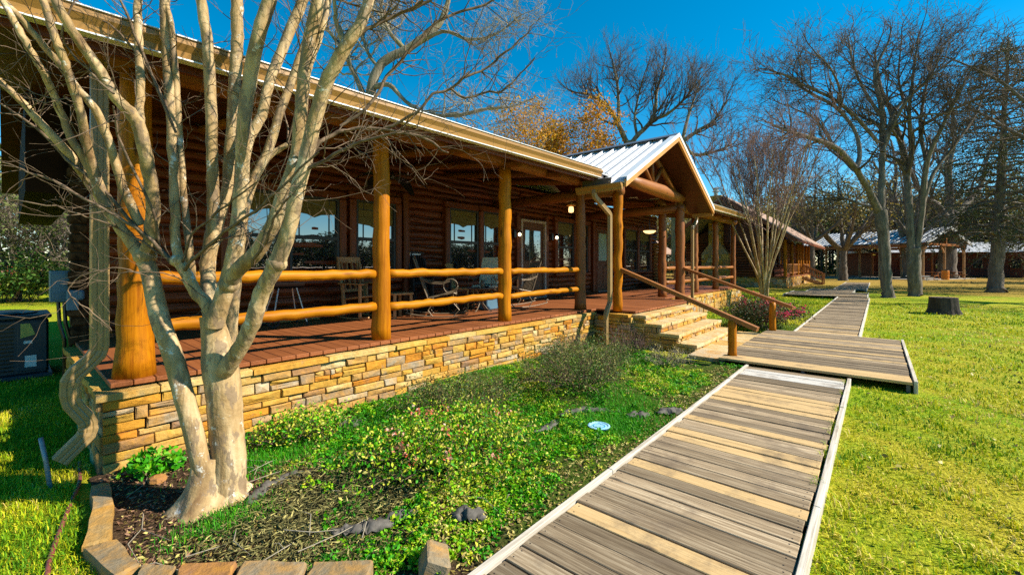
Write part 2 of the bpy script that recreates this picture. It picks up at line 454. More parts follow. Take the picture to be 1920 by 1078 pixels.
class MB:
    """collects shapes (world coordinates) and links them as one mesh"""
    def __init__(s):
        s.v, s.f, s.r, s.m = [], [], [], []
        s.cr, s.cm = 0.5, 0
    def add(s, vs, fs):
        b = len(s.v)
        s.v.extend(vs)
        for f in fs:
            s.f.append([b + i for i in f])
            s.r.append(s.cr)
            s.m.append(s.cm)
    BOXF = [(0, 3, 2, 1), (4, 5, 6, 7), (0, 1, 5, 4), (1, 2, 6, 5), (2, 3, 7, 6), (3, 0, 4, 7)]
    def box(s, a, b):
        x0, x1 = sorted((a[0], b[0])); y0, y1 = sorted((a[1], b[1])); z0, z1 = sorted((a[2], b[2]))
        s.add([(x0, y0, z0), (x1, y0, z0), (x1, y1, z0), (x0, y1, z0), (x0, y0, z1), (x1, y0, z1), (x1, y1, z1), (x0, y1, z1)], s.BOXF)
    def bbox(s, a, b, c=0.006):
        """box with a chamfer all round"""
        x0, x1 = sorted((a[0], b[0])); y0, y1 = sorted((a[1], b[1])); z0, z1 = sorted((a[2], b[2]))
        c = min(c, (x1 - x0) * .3, (y1 - y0) * .3, (z1 - z0) * .3)
        vs, idx = [], {}
        for ix, X in enumerate((x0, x1)):
            for iy, Y in enumerate((y0, y1)):
                for iz, Z in enumerate((z0, z1)):
                    sx, sy, sz = (1 - 2 * ix) * c, (1 - 2 * iy) * c, (1 - 2 * iz) * c
                    for ax, p in enumerate(((X, Y + sy, Z + sz), (X + sx, Y, Z + sz), (X + sx, Y + sy, Z))):
                        idx[ix, iy, iz, ax] = len(vs)
                        vs.append(p)
        I = lambda *k: idx[k]
        fs = []
        for i in (0, 1):
            q = [(i, 0, 0, 0), (i, 1, 0, 0), (i, 1, 1, 0), (i, 0, 1, 0)]
            fs.append([I(*t) for t in (q if i else q[::-1])])
            q = [(0, i, 0, 1), (0, i, 1, 1), (1, i, 1, 1), (1, i, 0, 1)]
            fs.append([I(*t) for t in (q if i else q[::-1])])
            q = [(0, 0, i, 2), (1, 0, i, 2), (1, 1, i, 2), (0, 1, i, 2)]
            fs.append([I(*t) for t in (q if i else q[::-1])])
        for i in (0, 1):
            for j in (0, 1):
                fs.append([I(i, j, 0, 0), I(i, j, 0, 1), I(i, j, 1, 1), I(i, j, 1, 0)])
                fs.append([I(i, 0, j, 0), I(i, 0, j, 2), I(i, 1, j, 2), I(i, 1, j, 0)])
                fs.append([I(0, i, j, 1), I(0, i, j, 2), I(1, i, j, 2), I(1, i, j, 1)])
                for k in (0, 1):
                    fs.append([I(i, j, k, 0), I(i, j, k, 1), I(i, j, k, 2)])
        s.add(vs, fs)
    def beam(s, p, q, w, h, up=(0, 0, 1)):
        p, q = Vector(p), Vector(q)
        d = (q - p).normalized()
        u = d.cross(Vector(up))
        if u.length < 1e-4:
            u = d.cross(Vector((1, 0, 0)))
        u.normalize()
        n = u.cross(d)
        vs = []
        for e in (p, q):
            for a, b in ((-1, -1), (1, -1), (1, 1), (-1, 1)):
                vs.append(tuple(e + u * (a * w / 2) + n * (b * h / 2)))
        s.add(vs, s.BOXF)
    def tube(s, pts, rad, n=8, cap=True, wob=0.0, rng=None):
        P = [Vector(p) for p in pts]
        if not hasattr(rad, '__len__'):
            rad = [rad] * len(P)
        vs = []
        d0 = (P[-1] - P[0])
        ref = Vector((0, 0, 1)) if abs(d0.normalized().z) < 0.8 else Vector((1, 0, 0))
        for i, p in enumerate(P):
            t = (P[min(i + 1, len(P) - 1)] - P[max(i - 1, 0)])
            if t.length < 1e-6:
                t = Vector((0, 0, 1))
            t.normalize()
            u = t.cross(ref)
            if u.length < 1e-3:
                u = t.cross(Vector((0, 1, 0)))
            u.normalize()
            v = t.cross(u)
            for k in range(n):
                a = 2 * pi * k / n
                rr = rad[i] * (1 + (rng.uniform(-wob, wob) if wob and rng else 0))
                vs.append(tuple(p + u * (cos(a) * rr) + v * (sin(a) * rr)))
        fs = []
        for i in range(len(P) - 1):
            for k in range(n):
                a, b = i * n + k, i * n + (k + 1) % n
                fs.append((a, b, b + n, a + n))
        if cap:
            fs.append(tuple(range(n))[::-1])
            fs.append(tuple((len(P) - 1) * n + k for k in range(n)))
        s.add(vs, fs)
    def lathe(s, c, prof, n=16):
        vs, fs = [], []
        for r, z in prof:
            for k in range(n):
                a = 2 * pi * k / n
                vs.append((c[0] + r * cos(a), c[1] + r * sin(a), c[2] + z))
        for i in range(len(prof) - 1):
            for k in range(n):
                a, b = i * n + k, i * n + (k + 1) % n
                fs.append((a, b, b + n, a + n))
        fs.append(tuple(range(n))[::-1])
        fs.append(tuple((len(prof) - 1) * n + k for k in range(n)))
        s.add(vs, fs)
    def prism(s, poly, d):
        """poly: 3-D outline, d: extrusion vector"""
        n = len(poly)
        d = Vector(d)
        vs = [tuple(p) for p in poly] + [tuple(Vector(p) + d) for p in poly]
        fs = [tuple(range(n))[::-1], tuple(range(n, 2 * n))]
        for i in range(n):
            j = (i + 1) % n
            fs.append((i, j, j + n, i + n))
        s.add(vs, fs)
    def build(s, name, mat, parent=None, smooth=False, origin=None):
        v = np.array(s.v, dtype=np.float64)
        off = np.array(wloc(parent)) if parent is not None else np.array(origin if origin is not None else (0, 0, 0))
        v = v - off
        me = bpy.data.meshes.new(name)
        me.from_pydata(v.tolist(), [], s.f)
        mats = mat if isinstance(mat, (list, tuple)) else [mat]
        for m in mats:
            me.materials.append(m)
        if len(mats) > 1:
            me.polygons.foreach_set('material_index', s.m)
        a = me.attributes.new('rnd', 'FLOAT', 'FACE')
        a.data.foreach_set('value', s.r)
        if smooth:
            me.polygons.foreach_set('use_smooth', [True] * len(me.polygons))
        me.update()
        import bmesh
        bm = bmesh.new()
        bm.from_mesh(me)
        bmesh.ops.recalc_face_normals(bm, faces=bm.faces)
        bm.to_mesh(me)
        bm.free()
        o = bpy.data.objects.new(name, me)
        C.objects.link(o)
        if parent is not None:
            o.parent = parent
            WL[o.name] = wloc(parent)
        else:
            o.location = tuple(off)
            WL[o.name] = Vector(tuple(off))
        return o

def bulk(name, V, tmpl, rnd, mat, parent=None, smooth=False, origin=None):
    """V (N,k,3) repeated template mesh; tmpl: faces over k verts; rnd (N,)"""
    V = np.asarray(V, dtype=np.float32)
    N, k, _ = V.shape
    off = np.array(wloc(parent), dtype=np.float32) if parent is not None else np.array(origin if origin is not None else (0, 0, 0), dtype=np.float32)
    V = V - off
    me = bpy.data.meshes.new(name)
    me.vertices.add(N * k)
    me.vertices.foreach_set('co', V.reshape(-1))
    flat = np.concatenate([np.array(f) for f in tmpl])
    lens = np.array([len(f) for f in tmpl])
    loops = (flat[None, :] + (np.arange(N) * k)[:, None]).reshape(-1)
    ltot = np.tile(lens, N)
    lst = np.concatenate([[0], np.cumsum(ltot)[:-1]])
    me.loops.add(len(loops))
    me.loops.foreach_set('vertex_index', loops.astype(np.int32))
    me.polygons.add(len(ltot))
    me.polygons.foreach_set('loop_start', lst.astype(np.int32))
    me.update(calc_edges=True)
    a = me.attributes.new('rnd', 'FLOAT', 'FACE')
    a.data.foreach_set('value', np.repeat(np.asarray(rnd, dtype=np.float32), len(tmpl)))
    me.materials.append(mat)
    if smooth:
        me.polygons.foreach_set('use_smooth', np.ones(len(ltot), dtype=bool))
    o = bpy.data.objects.new(name, me)
    C.objects.link(o)
    if parent is not None:
        o.parent = parent
        WL[o.name] = wloc(parent)
    else:
        o.location = tuple(float(x) for x in off)
        WL[o.name] = Vector(o.location)
    return o

def leaves(name, cen, size, rnd, mat, rng, parent=None, aspect=0.55, flat=0.0, origin=None):
    """one small folded leaf at each centre"""
    N = len(cen)
    d = rng.normal(size=(N, 3)); d[:, 2] *= (1 - flat); d /= np.linalg.norm(d, axis=1)[:, None] + 1e-9
    e = rng.normal(size=(N, 3)); e[:, 2] *= (1 - flat)
    e -= d * (e * d).sum(1)[:, None]; e /= np.linalg.norm(e, axis=1)[:, None] + 1e-9
    nn = np.cross(d, e)
    sz = np.asarray(size).reshape(-1, 1) * np.ones((N, 1))
    cen = np.asarray(cen)
    V = np.stack([cen - d * sz * .5, cen + e * sz * aspect * .5 + nn * sz * .12, cen + d * sz * .5, cen - e * sz * aspect * .5 + nn * sz * .12], 1)
    return bulk(name, V, [(0, 1, 2), (0, 2, 3)], rnd, mat, parent, origin=origin)

def blades(name, base, h, wid, rnd, mat, rng, lean=0.6, parent=None, origin=None):
    """bent grass blades"""
    N = len(base)
    a = rng.uniform(0, 2 * pi, N)
    dirv = np.stack([np.cos(a), np.sin(a), np.zeros(N)], 1)
    side = np.stack([-np.sin(a), np.cos(a), np.zeros(N)], 1)
    ln = rng.uniform(0.1, 1.0, N) * lean
    h = np.asarray(h) * np.ones(N)
    wv = (np.asarray(wid) * np.ones(N))[:, None]
    up = np.zeros((N, 3)); up[:, 2] = 1
    mid = base + up * (h * .6)[:, None] + dirv * (h * ln * .35)[:, None]
    tip = base + up * (h * (1 - .45 * ln))[:, None] + dirv * (h * ln * 1.1)[:, None]
    V = np.stack([base - side * wv * .5, base + side * wv * .5, mid + side * wv * .42, mid - side * wv * .42, tip], 1)
    return bulk(name, V, [(0, 1, 2, 3), (3, 2, 4)], rnd, mat, parent, origin=origin)

# ---- many thin tubes at once (branches)
def tubes_mesh(name, T, mat, parent=None, smooth=True):
    """T: list of (pts (n,3), radii (n,), sides)"""
    Vs, Fs, b = [], [], 0
    for P, R, n in T:
        P = np.asarray(P, float); R = np.asarray(R, float)
        m = len(P)
        t = np.empty_like(P)
        t[1:-1] = P[2:] - P[:-2]; t[0] = P[1] - P[0]; t[-1] = P[-1] - P[-2]
        t /= np.linalg.norm(t, axis=1)[:, None] + 1e-9
        ref = np.array([0.31, 0.95, 0.1]) if abs(t[:, 2]).mean() > 0.55 else np.array([0.1, 0.05, 1.0])
        u = np.cross(t, ref); u /= np.linalg.norm(u, axis=1)[:, None] + 1e-9
        v = np.cross(t, u)
        a = np.arange(n) * 2 * pi / n
        ring = P[:, None, :] + R[:, None, None] * (np.cos(a)[None, :, None] * u[:, None, :] + np.sin(a)[None, :, None] * v[:, None, :])
        Vs.append(ring.reshape(-1, 3))
        i = np.arange(m - 1)[:, None] * n; k = np.arange(n)[None, :]; k2 = (k + 1) % n
        Fs.append((np.stack([i + k, i + k2, i + n + k2, i + n + k], -1).reshape(-1, 4) + b))
        b += m * n
    V = np.concatenate(Vs).astype(np.float32)
    F = np.concatenate(Fs).astype(np.int32)
    off = np.array(wloc(parent), dtype=np.float32) if parent is not None else np.zeros(3, np.float32)
    V -= off
    me = bpy.data.meshes.new(name)
    me.vertices.add(len(V)); me.vertices.foreach_set('co', V.reshape(-1))
    me.loops.add(F.size); me.loops.foreach_set('vertex_index', F.reshape(-1))
    me.polygons.add(len(F)); me.polygons.foreach_set('loop_start', np.arange(len(F), dtype=np.int32) * 4)
    me.update(calc_edges=True)
    if smooth:
        me.polygons.foreach_set('use_smooth', np.ones(len(F), dtype=bool))
    me.materials.append(mat)
    o = bpy.data.objects.new(name, me)
    C.objects.link(o)
    if parent is not None:
        o.parent = parent
        WL[o.name] = wloc(parent)
    return o

def spline(L, k=4):
    """Catmull-Rom through (x,y,z,r) rows"""
    A = np.array(L, float)
    Q = np.vstack([2 * A[0] - A[1], A, 2 * A[-1] - A[-2]])
    out = []
    for i in range(1, len(Q) - 2):
        p0, p1, p2, p3 = Q[i - 1], Q[i], Q[i + 1], Q[i + 2]
        for s in range(k):
            t = s / k
            out.append(.5 * (2 * p1 + (p2 - p0) * t + (2 * p0 - 5 * p1 + 4 * p2 - p3) * t * t + (3 * p1 - p0 - 3 * p2 + p3) * t ** 3))
    out.append(Q[-2])
    out = np.array(out)
    out[:, 3] = np.maximum(out[:, 3], 0.0015)
    return out

def nrm(v):
    return v / (np.linalg.norm(v) + 1e-9)

def grow(T, rng, p, d, L, r, lvl, kids, wander=0.22, up=0.05, ratio=0.6, rmin=0.008, ends=None, ang=(0.45, 1.0), seg=5):
    P = [p]; R = [r]
    n = seg if lvl > 0 else max(3, seg - 1)
    dd = d
    for i in range(n):
        dd = nrm(dd + rng.normal(0, wander, 3) + np.array([0, 0, up]))
        P.append(P[-1] + dd * L / n)
        R.append(max(rmin * .6, r * (1 - .72 * (i + 1) / n)))
    T.append((np.array(P), np.array(R), 6 if r > 0.06 else (4 if r > 0.02 else 3)))
    if ends is not None and lvl <= 1:
        ends.append(P[-1]); ends.append(P[len(P) // 2])
    if lvl > 0:
        for _ in range(kids[lvl - 1]):
            t = rng.uniform(0.25, 1.0)
            i = min(int(t * n), n - 1); fr = t * n - i
            q = P[i] * (1 - fr) + P[i + 1] * fr
            rr = max(rmin, (R[i] * (1 - fr) + R[i + 1] * fr) * 0.62)
            tang = nrm(P[i + 1] - P[i])
            perp = nrm(np.cross(tang, rng.normal(size=3)))
            a = rng.uniform(*ang)
            grow(T, rng, q, nrm(tang * cos(a) + perp * sin(a)), L * ratio * rng.uniform(.6, 1.2), rr, lvl - 1, kids, wander, up, ratio, rmin, ends, ang, seg)

def limb_kids(T, rng, A, n, L, lvl, kids, t0=0.3, ends=None, **kw):
    """sub-branches along a traced limb A (m,4)"""
    m = len(A)
    for _ in range(n):
        t = t0 + (1 - t0) * rng.uniform(0, 1) ** 0.8
        i = min(int(t * (m - 1)), m - 2)
        tang = nrm(A[i + 1, :3] - A[i, :3])
        perp = nrm(np.cross(tang, rng.normal(size=3)))
        a = rng.uniform(0.4, 1.15)
        d = nrm(tang * cos(a) + perp * sin(a))
        grow(T, rng, A[i, :3].copy(), d, L * (1.15 - .5 * t) * rng.uniform(.6, 1.25), max(0.012, A[i, 3] * .5), lvl, kids, ends=ends, **kw)
    tang = nrm(A[-1, :3] - A[-2, :3])
    grow(T, rng, A[-1, :3].copy(), tang, L * .6, A[-1, 3], lvl, kids, ends=ends, **kw)

CRAPE_LIMBS = {
    'trunk': [(0.94,3.36,-0.05,0.138), (0.94,3.36,-0.05,0.132), (0.95,3.36,-0.05,0.123), (0.95,3.35,0.13,0.113), (0.96,3.34,0.26,0.105), (0.95,3.36,0.49,0.102), (0.94,3.37,0.73,0.106), (0.92,3.39,0.94,0.104), (0.90,3.41,1.12,0.080), (0.88,3.43,1.26,0.067)],
    'left': [(0.89,3.33,-0.05,0.076), (0.87,3.34,-0.05,0.069), (0.85,3.35,0.13,0.063), (0.81,3.36,0.30,0.057), (0.77,3.39,0.54,0.057), (0.73,3.44,0.77,0.057), (0.69,3.49,1.00,0.056), (0.64,3.56,1.22,0.054), (0.62,3.62,1.38,0.053), (0.60,3.67,1.55,0.051), (0.57,3.72,1.67,0.046)],
    'a1': [(0.58,3.71,1.65,0.043), (0.60,3.61,1.80,0.040), (0.59,3.54,2.08,0.038), (0.53,3.46,2.38,0.036), (0.48,3.44,2.51,0.034), (0.41,3.45,2.59,0.029), (0.34,3.45,2.73,0.027), (0.22,3.44,2.92,0.024), (0.16,3.43,3.05,0.022), (0.07,3.45,3.28,0.017), (-0.00,3.46,3.50,0.011)],
    'a2': [(0.57,3.73,1.66,0.041), (0.51,3.78,1.77,0.037), (0.44,3.80,1.90,0.033), (0.39,3.81,2.02,0.030), (0.33,3.81,2.21,0.024), (0.25,3.82,2.38,0.021), (0.19,3.78,2.56,0.020), (0.13,3.70,2.71,0.019), (0.09,3.69,2.79,0.018), (0.03,3.69,2.93,0.017), (-0.03,3.69,3.07,0.014), (-0.11,3.70,3.30,0.009)],
    'a3': [(0.56,3.72,1.87,0.029), (0.48,3.74,2.10,0.026), (0.43,3.74,2.30,0.025), (0.36,3.73,2.54,0.023), (0.26,3.70,2.68,0.020), (0.18,3.69,2.80,0.018), (0.09,3.71,2.93,0.017), (-0.01,3.74,3.07,0.014), (-0.13,3.82,3.22,0.008)],
    'a4': [(0.42,3.79,1.95,0.028), (0.36,3.80,2.15,0.026), (0.31,3.76,2.36,0.024), (0.28,3.71,2.52,0.023), (0.24,3.66,2.67,0.022), (0.20,3.61,2.81,0.021), (0.16,3.62,2.94,0.020), (0.12,3.63,3.12,0.018), (0.07,3.65,3.34,0.012)],
    'a5': [(0.42,4.05,2.01,0.029), (0.32,4.01,2.19,0.028), (0.24,3.96,2.32,0.025), (0.12,3.94,2.48,0.022), (0.05,3.95,2.58,0.019), (-0.04,3.97,2.69,0.016), (-0.18,4.06,2.84,0.010)],
    'a6': [(0.54,3.50,2.42,0.020), (0.54,3.60,2.57,0.023), (0.55,3.66,2.87,0.024), (0.55,3.74,3.13,0.024), (0.56,3.81,3.39,0.023), (0.56,3.89,3.76,0.015)],
    'b0': [(0.89,3.45,1.23,0.054), (0.87,3.45,1.32,0.041), (0.81,3.49,1.42,0.039), (0.76,3.52,1.55,0.035), (0.72,3.54,1.63,0.034)],
    'b1': [(0.73,3.54,1.62,0.031), (0.72,3.59,1.80,0.028), (0.72,3.62,2.11,0.028), (0.72,3.70,2.57,0.029), (0.71,3.71,2.81,0.029), (0.71,3.78,3.08,0.029), (0.70,3.79,3.46,0.029), (0.71,3.87,3.83,0.019)],
    'b2': [(0.82,3.62,1.44,0.027), (0.81,3.64,1.70,0.024), (0.78,3.67,2.12,0.022), (0.76,3.70,2.58,0.021), (0.74,3.72,3.04,0.019), (0.72,3.75,3.33,0.015), (0.68,3.82,3.61,0.010)],
    'b3': [(0.90,3.49,1.25,0.051), (0.90,3.56,1.49,0.046), (0.91,3.63,1.61,0.045), (0.93,3.61,1.81,0.042), (0.94,3.60,2.00,0.039), (0.93,3.60,2.35,0.036), (0.93,3.61,2.66,0.036), (0.92,3.62,2.98,0.036), (0.91,3.64,3.23,0.034), (0.88,3.66,3.49,0.032), (0.87,3.76,3.87,0.022)],
    'b4': [(0.93,3.68,1.51,0.035), (0.98,3.70,1.82,0.035), (1.05,3.70,2.16,0.036), (1.06,3.68,2.39,0.037), (1.08,3.66,2.78,0.038), (1.09,3.65,3.02,0.040), (1.10,3.64,3.31,0.040), (1.10,3.64,3.58,0.039), (1.13,3.68,3.98,0.026)],
    'c0': [(0.88,3.37,1.20,0.061), (0.91,3.32,1.35,0.053), (0.95,3.28,1.55,0.049), (0.97,3.25,1.70,0.048), (0.98,3.24,1.87,0.043), (1.00,3.22,2.18,0.042), (0.99,3.15,2.52,0.041), (1.02,3.12,2.84,0.042), (1.04,3.02,3.10,0.041), (1.08,2.97,3.30,0.040), (1.10,2.87,3.57,0.027)],
    'c1': [(1.02,3.28,2.15,0.030), (1.08,3.35,2.46,0.032), (1.16,3.34,2.66,0.033), (1.22,3.34,2.94,0.034), (1.31,3.32,3.22,0.035), (1.42,3.27,3.58,0.036), (1.52,3.22,3.94,0.024)],
    'c2': [(1.03,3.34,2.03,0.028), (1.13,3.38,2.22,0.029), (1.21,3.36,2.42,0.030), (1.29,3.33,2.74,0.029), (1.38,3.31,3.05,0.027), (1.47,3.28,3.37,0.022), (1.55,3.27,3.72,0.015)],
    'c3': [(1.05,3.62,0.84,0.043), (1.06,3.61,1.22,0.039), (1.08,3.59,1.51,0.036), (1.10,3.56,1.82,0.033), (1.16,3.56,2.15,0.029), (1.26,3.53,2.40,0.025), (1.39,3.46,2.53,0.018)],
    'd0': [(0.92,3.30,0.90,0.059), (0.96,3.19,1.02,0.050), (1.00,3.06,1.20,0.048), (1.01,3.00,1.30,0.048), (1.03,2.95,1.43,0.048), (1.07,2.83,1.61,0.048), (1.11,2.73,1.85,0.043), (1.13,2.68,2.04,0.042), (1.16,2.62,2.27,0.041), (1.20,2.52,2.60,0.039), (1.23,2.44,2.74,0.039), (1.27,2.36,2.88,0.036), (1.32,2.30,2.99,0.032), (1.36,2.26,3.15,0.029), (1.41,2.20,3.40,0.019)],
    'd1': [(0.94,3.28,1.47,0.047), (0.97,3.18,1.57,0.047), (1.03,3.03,1.69,0.046), (1.08,2.92,1.85,0.044), (1.13,2.86,2.06,0.042), (1.18,2.81,2.30,0.039), (1.20,2.78,2.66,0.038), (1.23,2.75,3.00,0.038), (1.27,2.70,3.28,0.037), (1.31,2.66,3.59,0.023)],
    'd2': [(1.27,2.36,2.86,0.020), (1.26,2.40,2.96,0.018), (1.25,2.44,3.06,0.013), (1.25,2.46,3.21,0.009)],
    'd3': [(1.21,2.77,2.78,0.018), (1.27,2.75,2.96,0.019), (1.33,2.76,3.18,0.019), (1.37,2.78,3.36,0.018), (1.41,2.81,3.65,0.012)],
}
CRAPE_TWIGS = [
    [(0.69,3.56,1.62,0.0125), (0.56,3.58,1.80,0.0117), (0.39,3.63,1.93,0.0096), (0.21,3.76,2.08,0.0078), (0.08,3.83,2.15,0.0063), (-0.04,3.90,2.21,0.0040)],
    [(0.68,3.57,1.64,0.0138), (0.53,3.69,1.85,0.0118), (0.38,3.79,2.10,0.0099), (0.24,3.95,2.27,0.0095), (0.11,4.03,2.46,0.0079), (-0.04,4.21,2.62,0.0054)],
    [(0.68,3.58,1.65,0.0097), (0.44,3.65,1.83,0.0062), (0.27,3.68,1.91,0.0046), (0.10,3.73,1.96,0.0042), (-0.04,3.82,1.97,0.0029)],
    [(0.75,3.50,1.57,0.0126), (0.78,3.32,1.66,0.0110), (0.86,3.08,1.80,0.0096), (0.95,2.82,1.92,0.0082), (1.03,2.64,2.06,0.0069), (1.15,2.43,2.25,0.0056)],
    [(0.74,3.51,1.61,0.0084), (0.76,3.35,1.80,0.0082), (0.82,3.20,1.89,0.0069), (0.88,2.97,2.00,0.0054), (0.97,2.71,2.12,0.0041)],
    [(1.11,2.73,2.10,0.0159), (1.22,2.65,2.32,0.0135), (1.32,2.61,2.42,0.0124), (1.43,2.56,2.47,0.0112), (1.60,2.44,2.49,0.0100), (1.80,2.28,2.43,0.0087), (1.92,2.22,2.35,0.0054)],
    [(1.14,2.70,2.14,0.0117), (1.22,2.50,2.23,0.0102), (1.33,2.29,2.32,0.0088), (1.47,2.06,2.35,0.0059), (1.58,1.93,2.32,0.0030)],
    [(1.38,2.62,2.48,0.0095), (1.54,2.51,2.67,0.0100), (1.63,2.48,2.86,0.0102), (1.77,2.39,3.07,0.0106), (1.85,2.30,3.21,0.0089), (1.99,2.21,3.33,0.0091), (2.20,2.05,3.45,0.0075), (2.28,1.95,3.57,0.0037)],
    [(1.59,2.46,2.49,0.0100), (1.72,2.29,2.59,0.0085), (1.79,2.22,2.71,0.0086), (1.90,2.16,2.77,0.0088), (1.96,2.09,2.85,0.0088), (2.09,2.02,2.93,0.0072), (2.17,1.92,3.03,0.0072), (2.24,1.84,3.12,0.0054), (2.31,1.77,3.23,0.0036)],
    [(1.90,2.16,2.77,0.0070), (1.96,2.09,2.71,0.0071), (2.09,2.02,2.77,0.0072), (2.15,1.94,2.77,0.0072), (2.22,1.87,2.85,0.0054), (2.30,1.77,3.00,0.0036)],
    [(1.43,2.33,3.21,0.0108), (1.56,2.18,3.34,0.0094)],
    [(1.29,2.33,2.91,0.0117), (1.44,2.24,3.05,0.0106), (1.62,2.11,3.18,0.0095), (1.75,1.96,3.31,0.0064)],
    [(0.72,3.70,2.57,0.0101), (0.66,3.70,2.78,0.0084), (0.51,3.79,3.08,0.0066), (0.34,3.91,3.26,0.0050), (0.27,3.99,3.33,0.0037)],
    [(0.73,3.61,2.49,0.0085), (0.55,3.67,3.02,0.0079), (0.45,3.63,3.27,0.0062)],
    [(0.39,3.39,2.59,0.0068), (0.22,3.52,2.83,0.0053), (0.19,3.47,2.91,0.0052), (0.24,3.42,3.09,0.0042)],
    [(0.54,3.37,1.53,0.0037), (0.42,3.35,1.58,0.0035), (0.28,3.45,1.55,0.0032), (0.22,3.51,1.47,0.0032), (0.24,3.49,1.40,0.0032), (0.34,3.45,1.29,0.0034), (0.39,3.39,1.22,0.0023)],
    [(0.80,3.22,1.39,0.0041), (0.65,3.24,1.53,0.0038), (0.44,3.33,1.56,0.0035), (0.40,3.38,1.51,0.0023)],
    [(1.00,3.06,1.59,0.0102), (1.01,2.82,1.75,0.0084), (1.01,2.67,1.90,0.0068), (1.04,2.55,1.99,0.0054)],
    [(0.64,3.62,1.70,0.0096), (0.58,3.48,1.96,0.0077), (0.44,3.49,2.33,0.0072), (0.39,3.39,2.52,0.0046)]
]
OAK_NEAR = [
    [(27.96,-0.40,-0.05,0.295), (27.93,-0.36,0.34,0.236), (27.86,-0.28,1.52,0.227), (27.79,-0.20,3.09,0.237), (27.69,-0.08,4.27,0.258)],
    [(27.65,-0.04,4.19,0.179), (26.61,0.41,5.35,0.138), (25.56,0.87,6.21,0.127), (24.45,1.40,6.87,0.116), (23.21,2.09,7.16,0.097), (22.00,2.73,7.29,0.077), (20.82,3.34,7.47,0.048)],
    [(25.64,0.78,6.06,0.117), (26.01,0.65,6.93,0.088), (26.07,0.89,8.13,0.080), (25.74,1.58,9.22,0.072), (25.24,2.48,9.94,0.064), (24.63,3.50,10.94,0.044)],
    [(27.72,-0.12,4.19,0.159), (28.00,-0.14,6.01,0.140), (28.30,-0.18,7.65,0.131), (28.53,-0.14,9.59,0.112), (28.57,0.12,11.29,0.083), (29.27,-0.40,13.02,0.051)],
    [(28.17,-0.18,7.22,0.090), (28.06,-0.52,8.32,0.078), (27.99,-1.05,9.48,0.066), (28.24,-1.81,10.37,0.045), (28.63,-2.73,11.24,0.026)],
    [(28.53,-0.14,9.05,0.082), (28.47,0.54,10.56,0.074), (28.63,0.98,12.12,0.054), (28.95,1.21,13.72,0.034)],
    [(27.64,-0.02,7.59,0.080), (26.60,0.89,8.88,0.081), (25.64,1.70,9.63,0.072), (24.70,2.49,10.03,0.063), (23.77,3.27,10.53,0.053), (22.97,3.90,10.54,0.032)],
    [(27.77,-0.18,7.14,0.089), (28.57,-0.65,9.29,0.079), (29.82,-1.66,10.56,0.058), (30.86,-2.25,11.76,0.049), (31.33,-2.50,12.85,0.029)],
    [(25.96,1.33,9.22,0.061), (25.61,1.43,10.16,0.051), (25.08,1.74,10.93,0.040), (24.41,2.22,11.51,0.030)],
    [(25.58,0.85,6.01,0.078), (25.83,1.48,7.04,0.071), (25.65,2.31,8.71,0.053), (25.33,3.15,9.35,0.033)],
    [(27.65,-0.04,4.40,0.079), (27.83,0.53,4.60,0.062), (27.76,1.37,5.02,0.054), (27.54,2.25,5.09,0.034)],
    [(28.45,-0.20,8.48,0.071), (28.37,-0.87,8.58,0.058), (28.52,-1.82,8.80,0.046), (28.63,-2.73,8.62,0.026)]
]
OAK_TWIN = [
    [(30.22,-1.50,-0.05,0.339), (30.18,-1.46,0.28,0.269), (30.13,-1.40,1.52,0.260), (30.11,-1.37,2.48,0.280)],
    [(30.06,-1.31,2.34,0.180), (29.98,-1.23,4.26,0.161), (30.30,-1.14,6.24,0.153), (30.53,-0.94,7.99,0.135), (30.73,-0.57,9.68,0.107), (30.98,-0.09,11.46,0.078), (31.45,0.14,13.47,0.046)],
    [(30.22,-1.50,2.34,0.149), (30.12,-1.69,4.23,0.137), (29.95,-1.80,6.09,0.126), (29.81,-1.95,7.12,0.105), (29.64,-2.37,8.32,0.083), (29.49,-2.81,9.48,0.062), (29.12,-3.30,10.74,0.034)],
    [(30.34,-1.18,5.96,0.102), (30.04,-1.29,7.55,0.090), (29.58,-1.21,9.36,0.079), (29.29,-1.34,11.11,0.058), (28.91,-1.51,12.77,0.029)],
    [(29.98,-1.84,6.90,0.087), (30.34,-1.65,8.64,0.079), (31.07,-1.89,10.72,0.060), (31.91,-2.25,12.87,0.041)],
    [(30.04,-1.29,8.37,0.080), (30.49,-2.43,9.19,0.076), (30.70,-3.29,9.57,0.064), (30.79,-4.02,9.81,0.043), (31.02,-4.91,10.16,0.025)],
    [(30.45,-1.77,4.67,0.089), (31.07,-2.19,6.33,0.079), (32.32,-3.20,8.13,0.068), (33.38,-3.97,9.64,0.048), (34.05,-4.44,11.25,0.029)],
    [(30.53,-0.94,7.99,0.073), (29.33,-0.46,8.64,0.062), (28.17,0.12,8.70,0.041), (26.84,0.91,8.71,0.031)],
    [(29.93,-1.17,9.46,0.060), (30.30,-0.83,11.32,0.052), (31.07,-0.96,13.54,0.032)]
]
OAK_FORK = [
    [(71.02,-6.15,-0.05,1.092), (71.02,-6.15,1.41,0.786), (71.10,-6.25,4.53,0.742), (71.14,-6.30,7.02,0.741)],
    [(70.98,-6.11,6.89,0.437), (68.85,-5.15,8.43,0.325), (66.59,-4.04,9.19,0.258), (64.44,-3.07,10.79,0.192), (62.51,-2.35,12.89,0.126)],
    [(71.34,-6.53,6.89,0.435), (73.43,-7.44,8.08,0.373), (75.63,-8.47,9.50,0.310), (78.02,-9.74,11.63,0.245), (79.93,-10.43,14.85,0.180), (82.30,-11.67,18.52,0.113)],
    [(71.14,-6.30,6.89,0.436), (71.18,-6.34,10.13,0.370), (71.10,-6.25,13.24,0.305), (71.59,-6.82,16.36,0.216), (71.38,-6.58,20.09,0.130)]
]
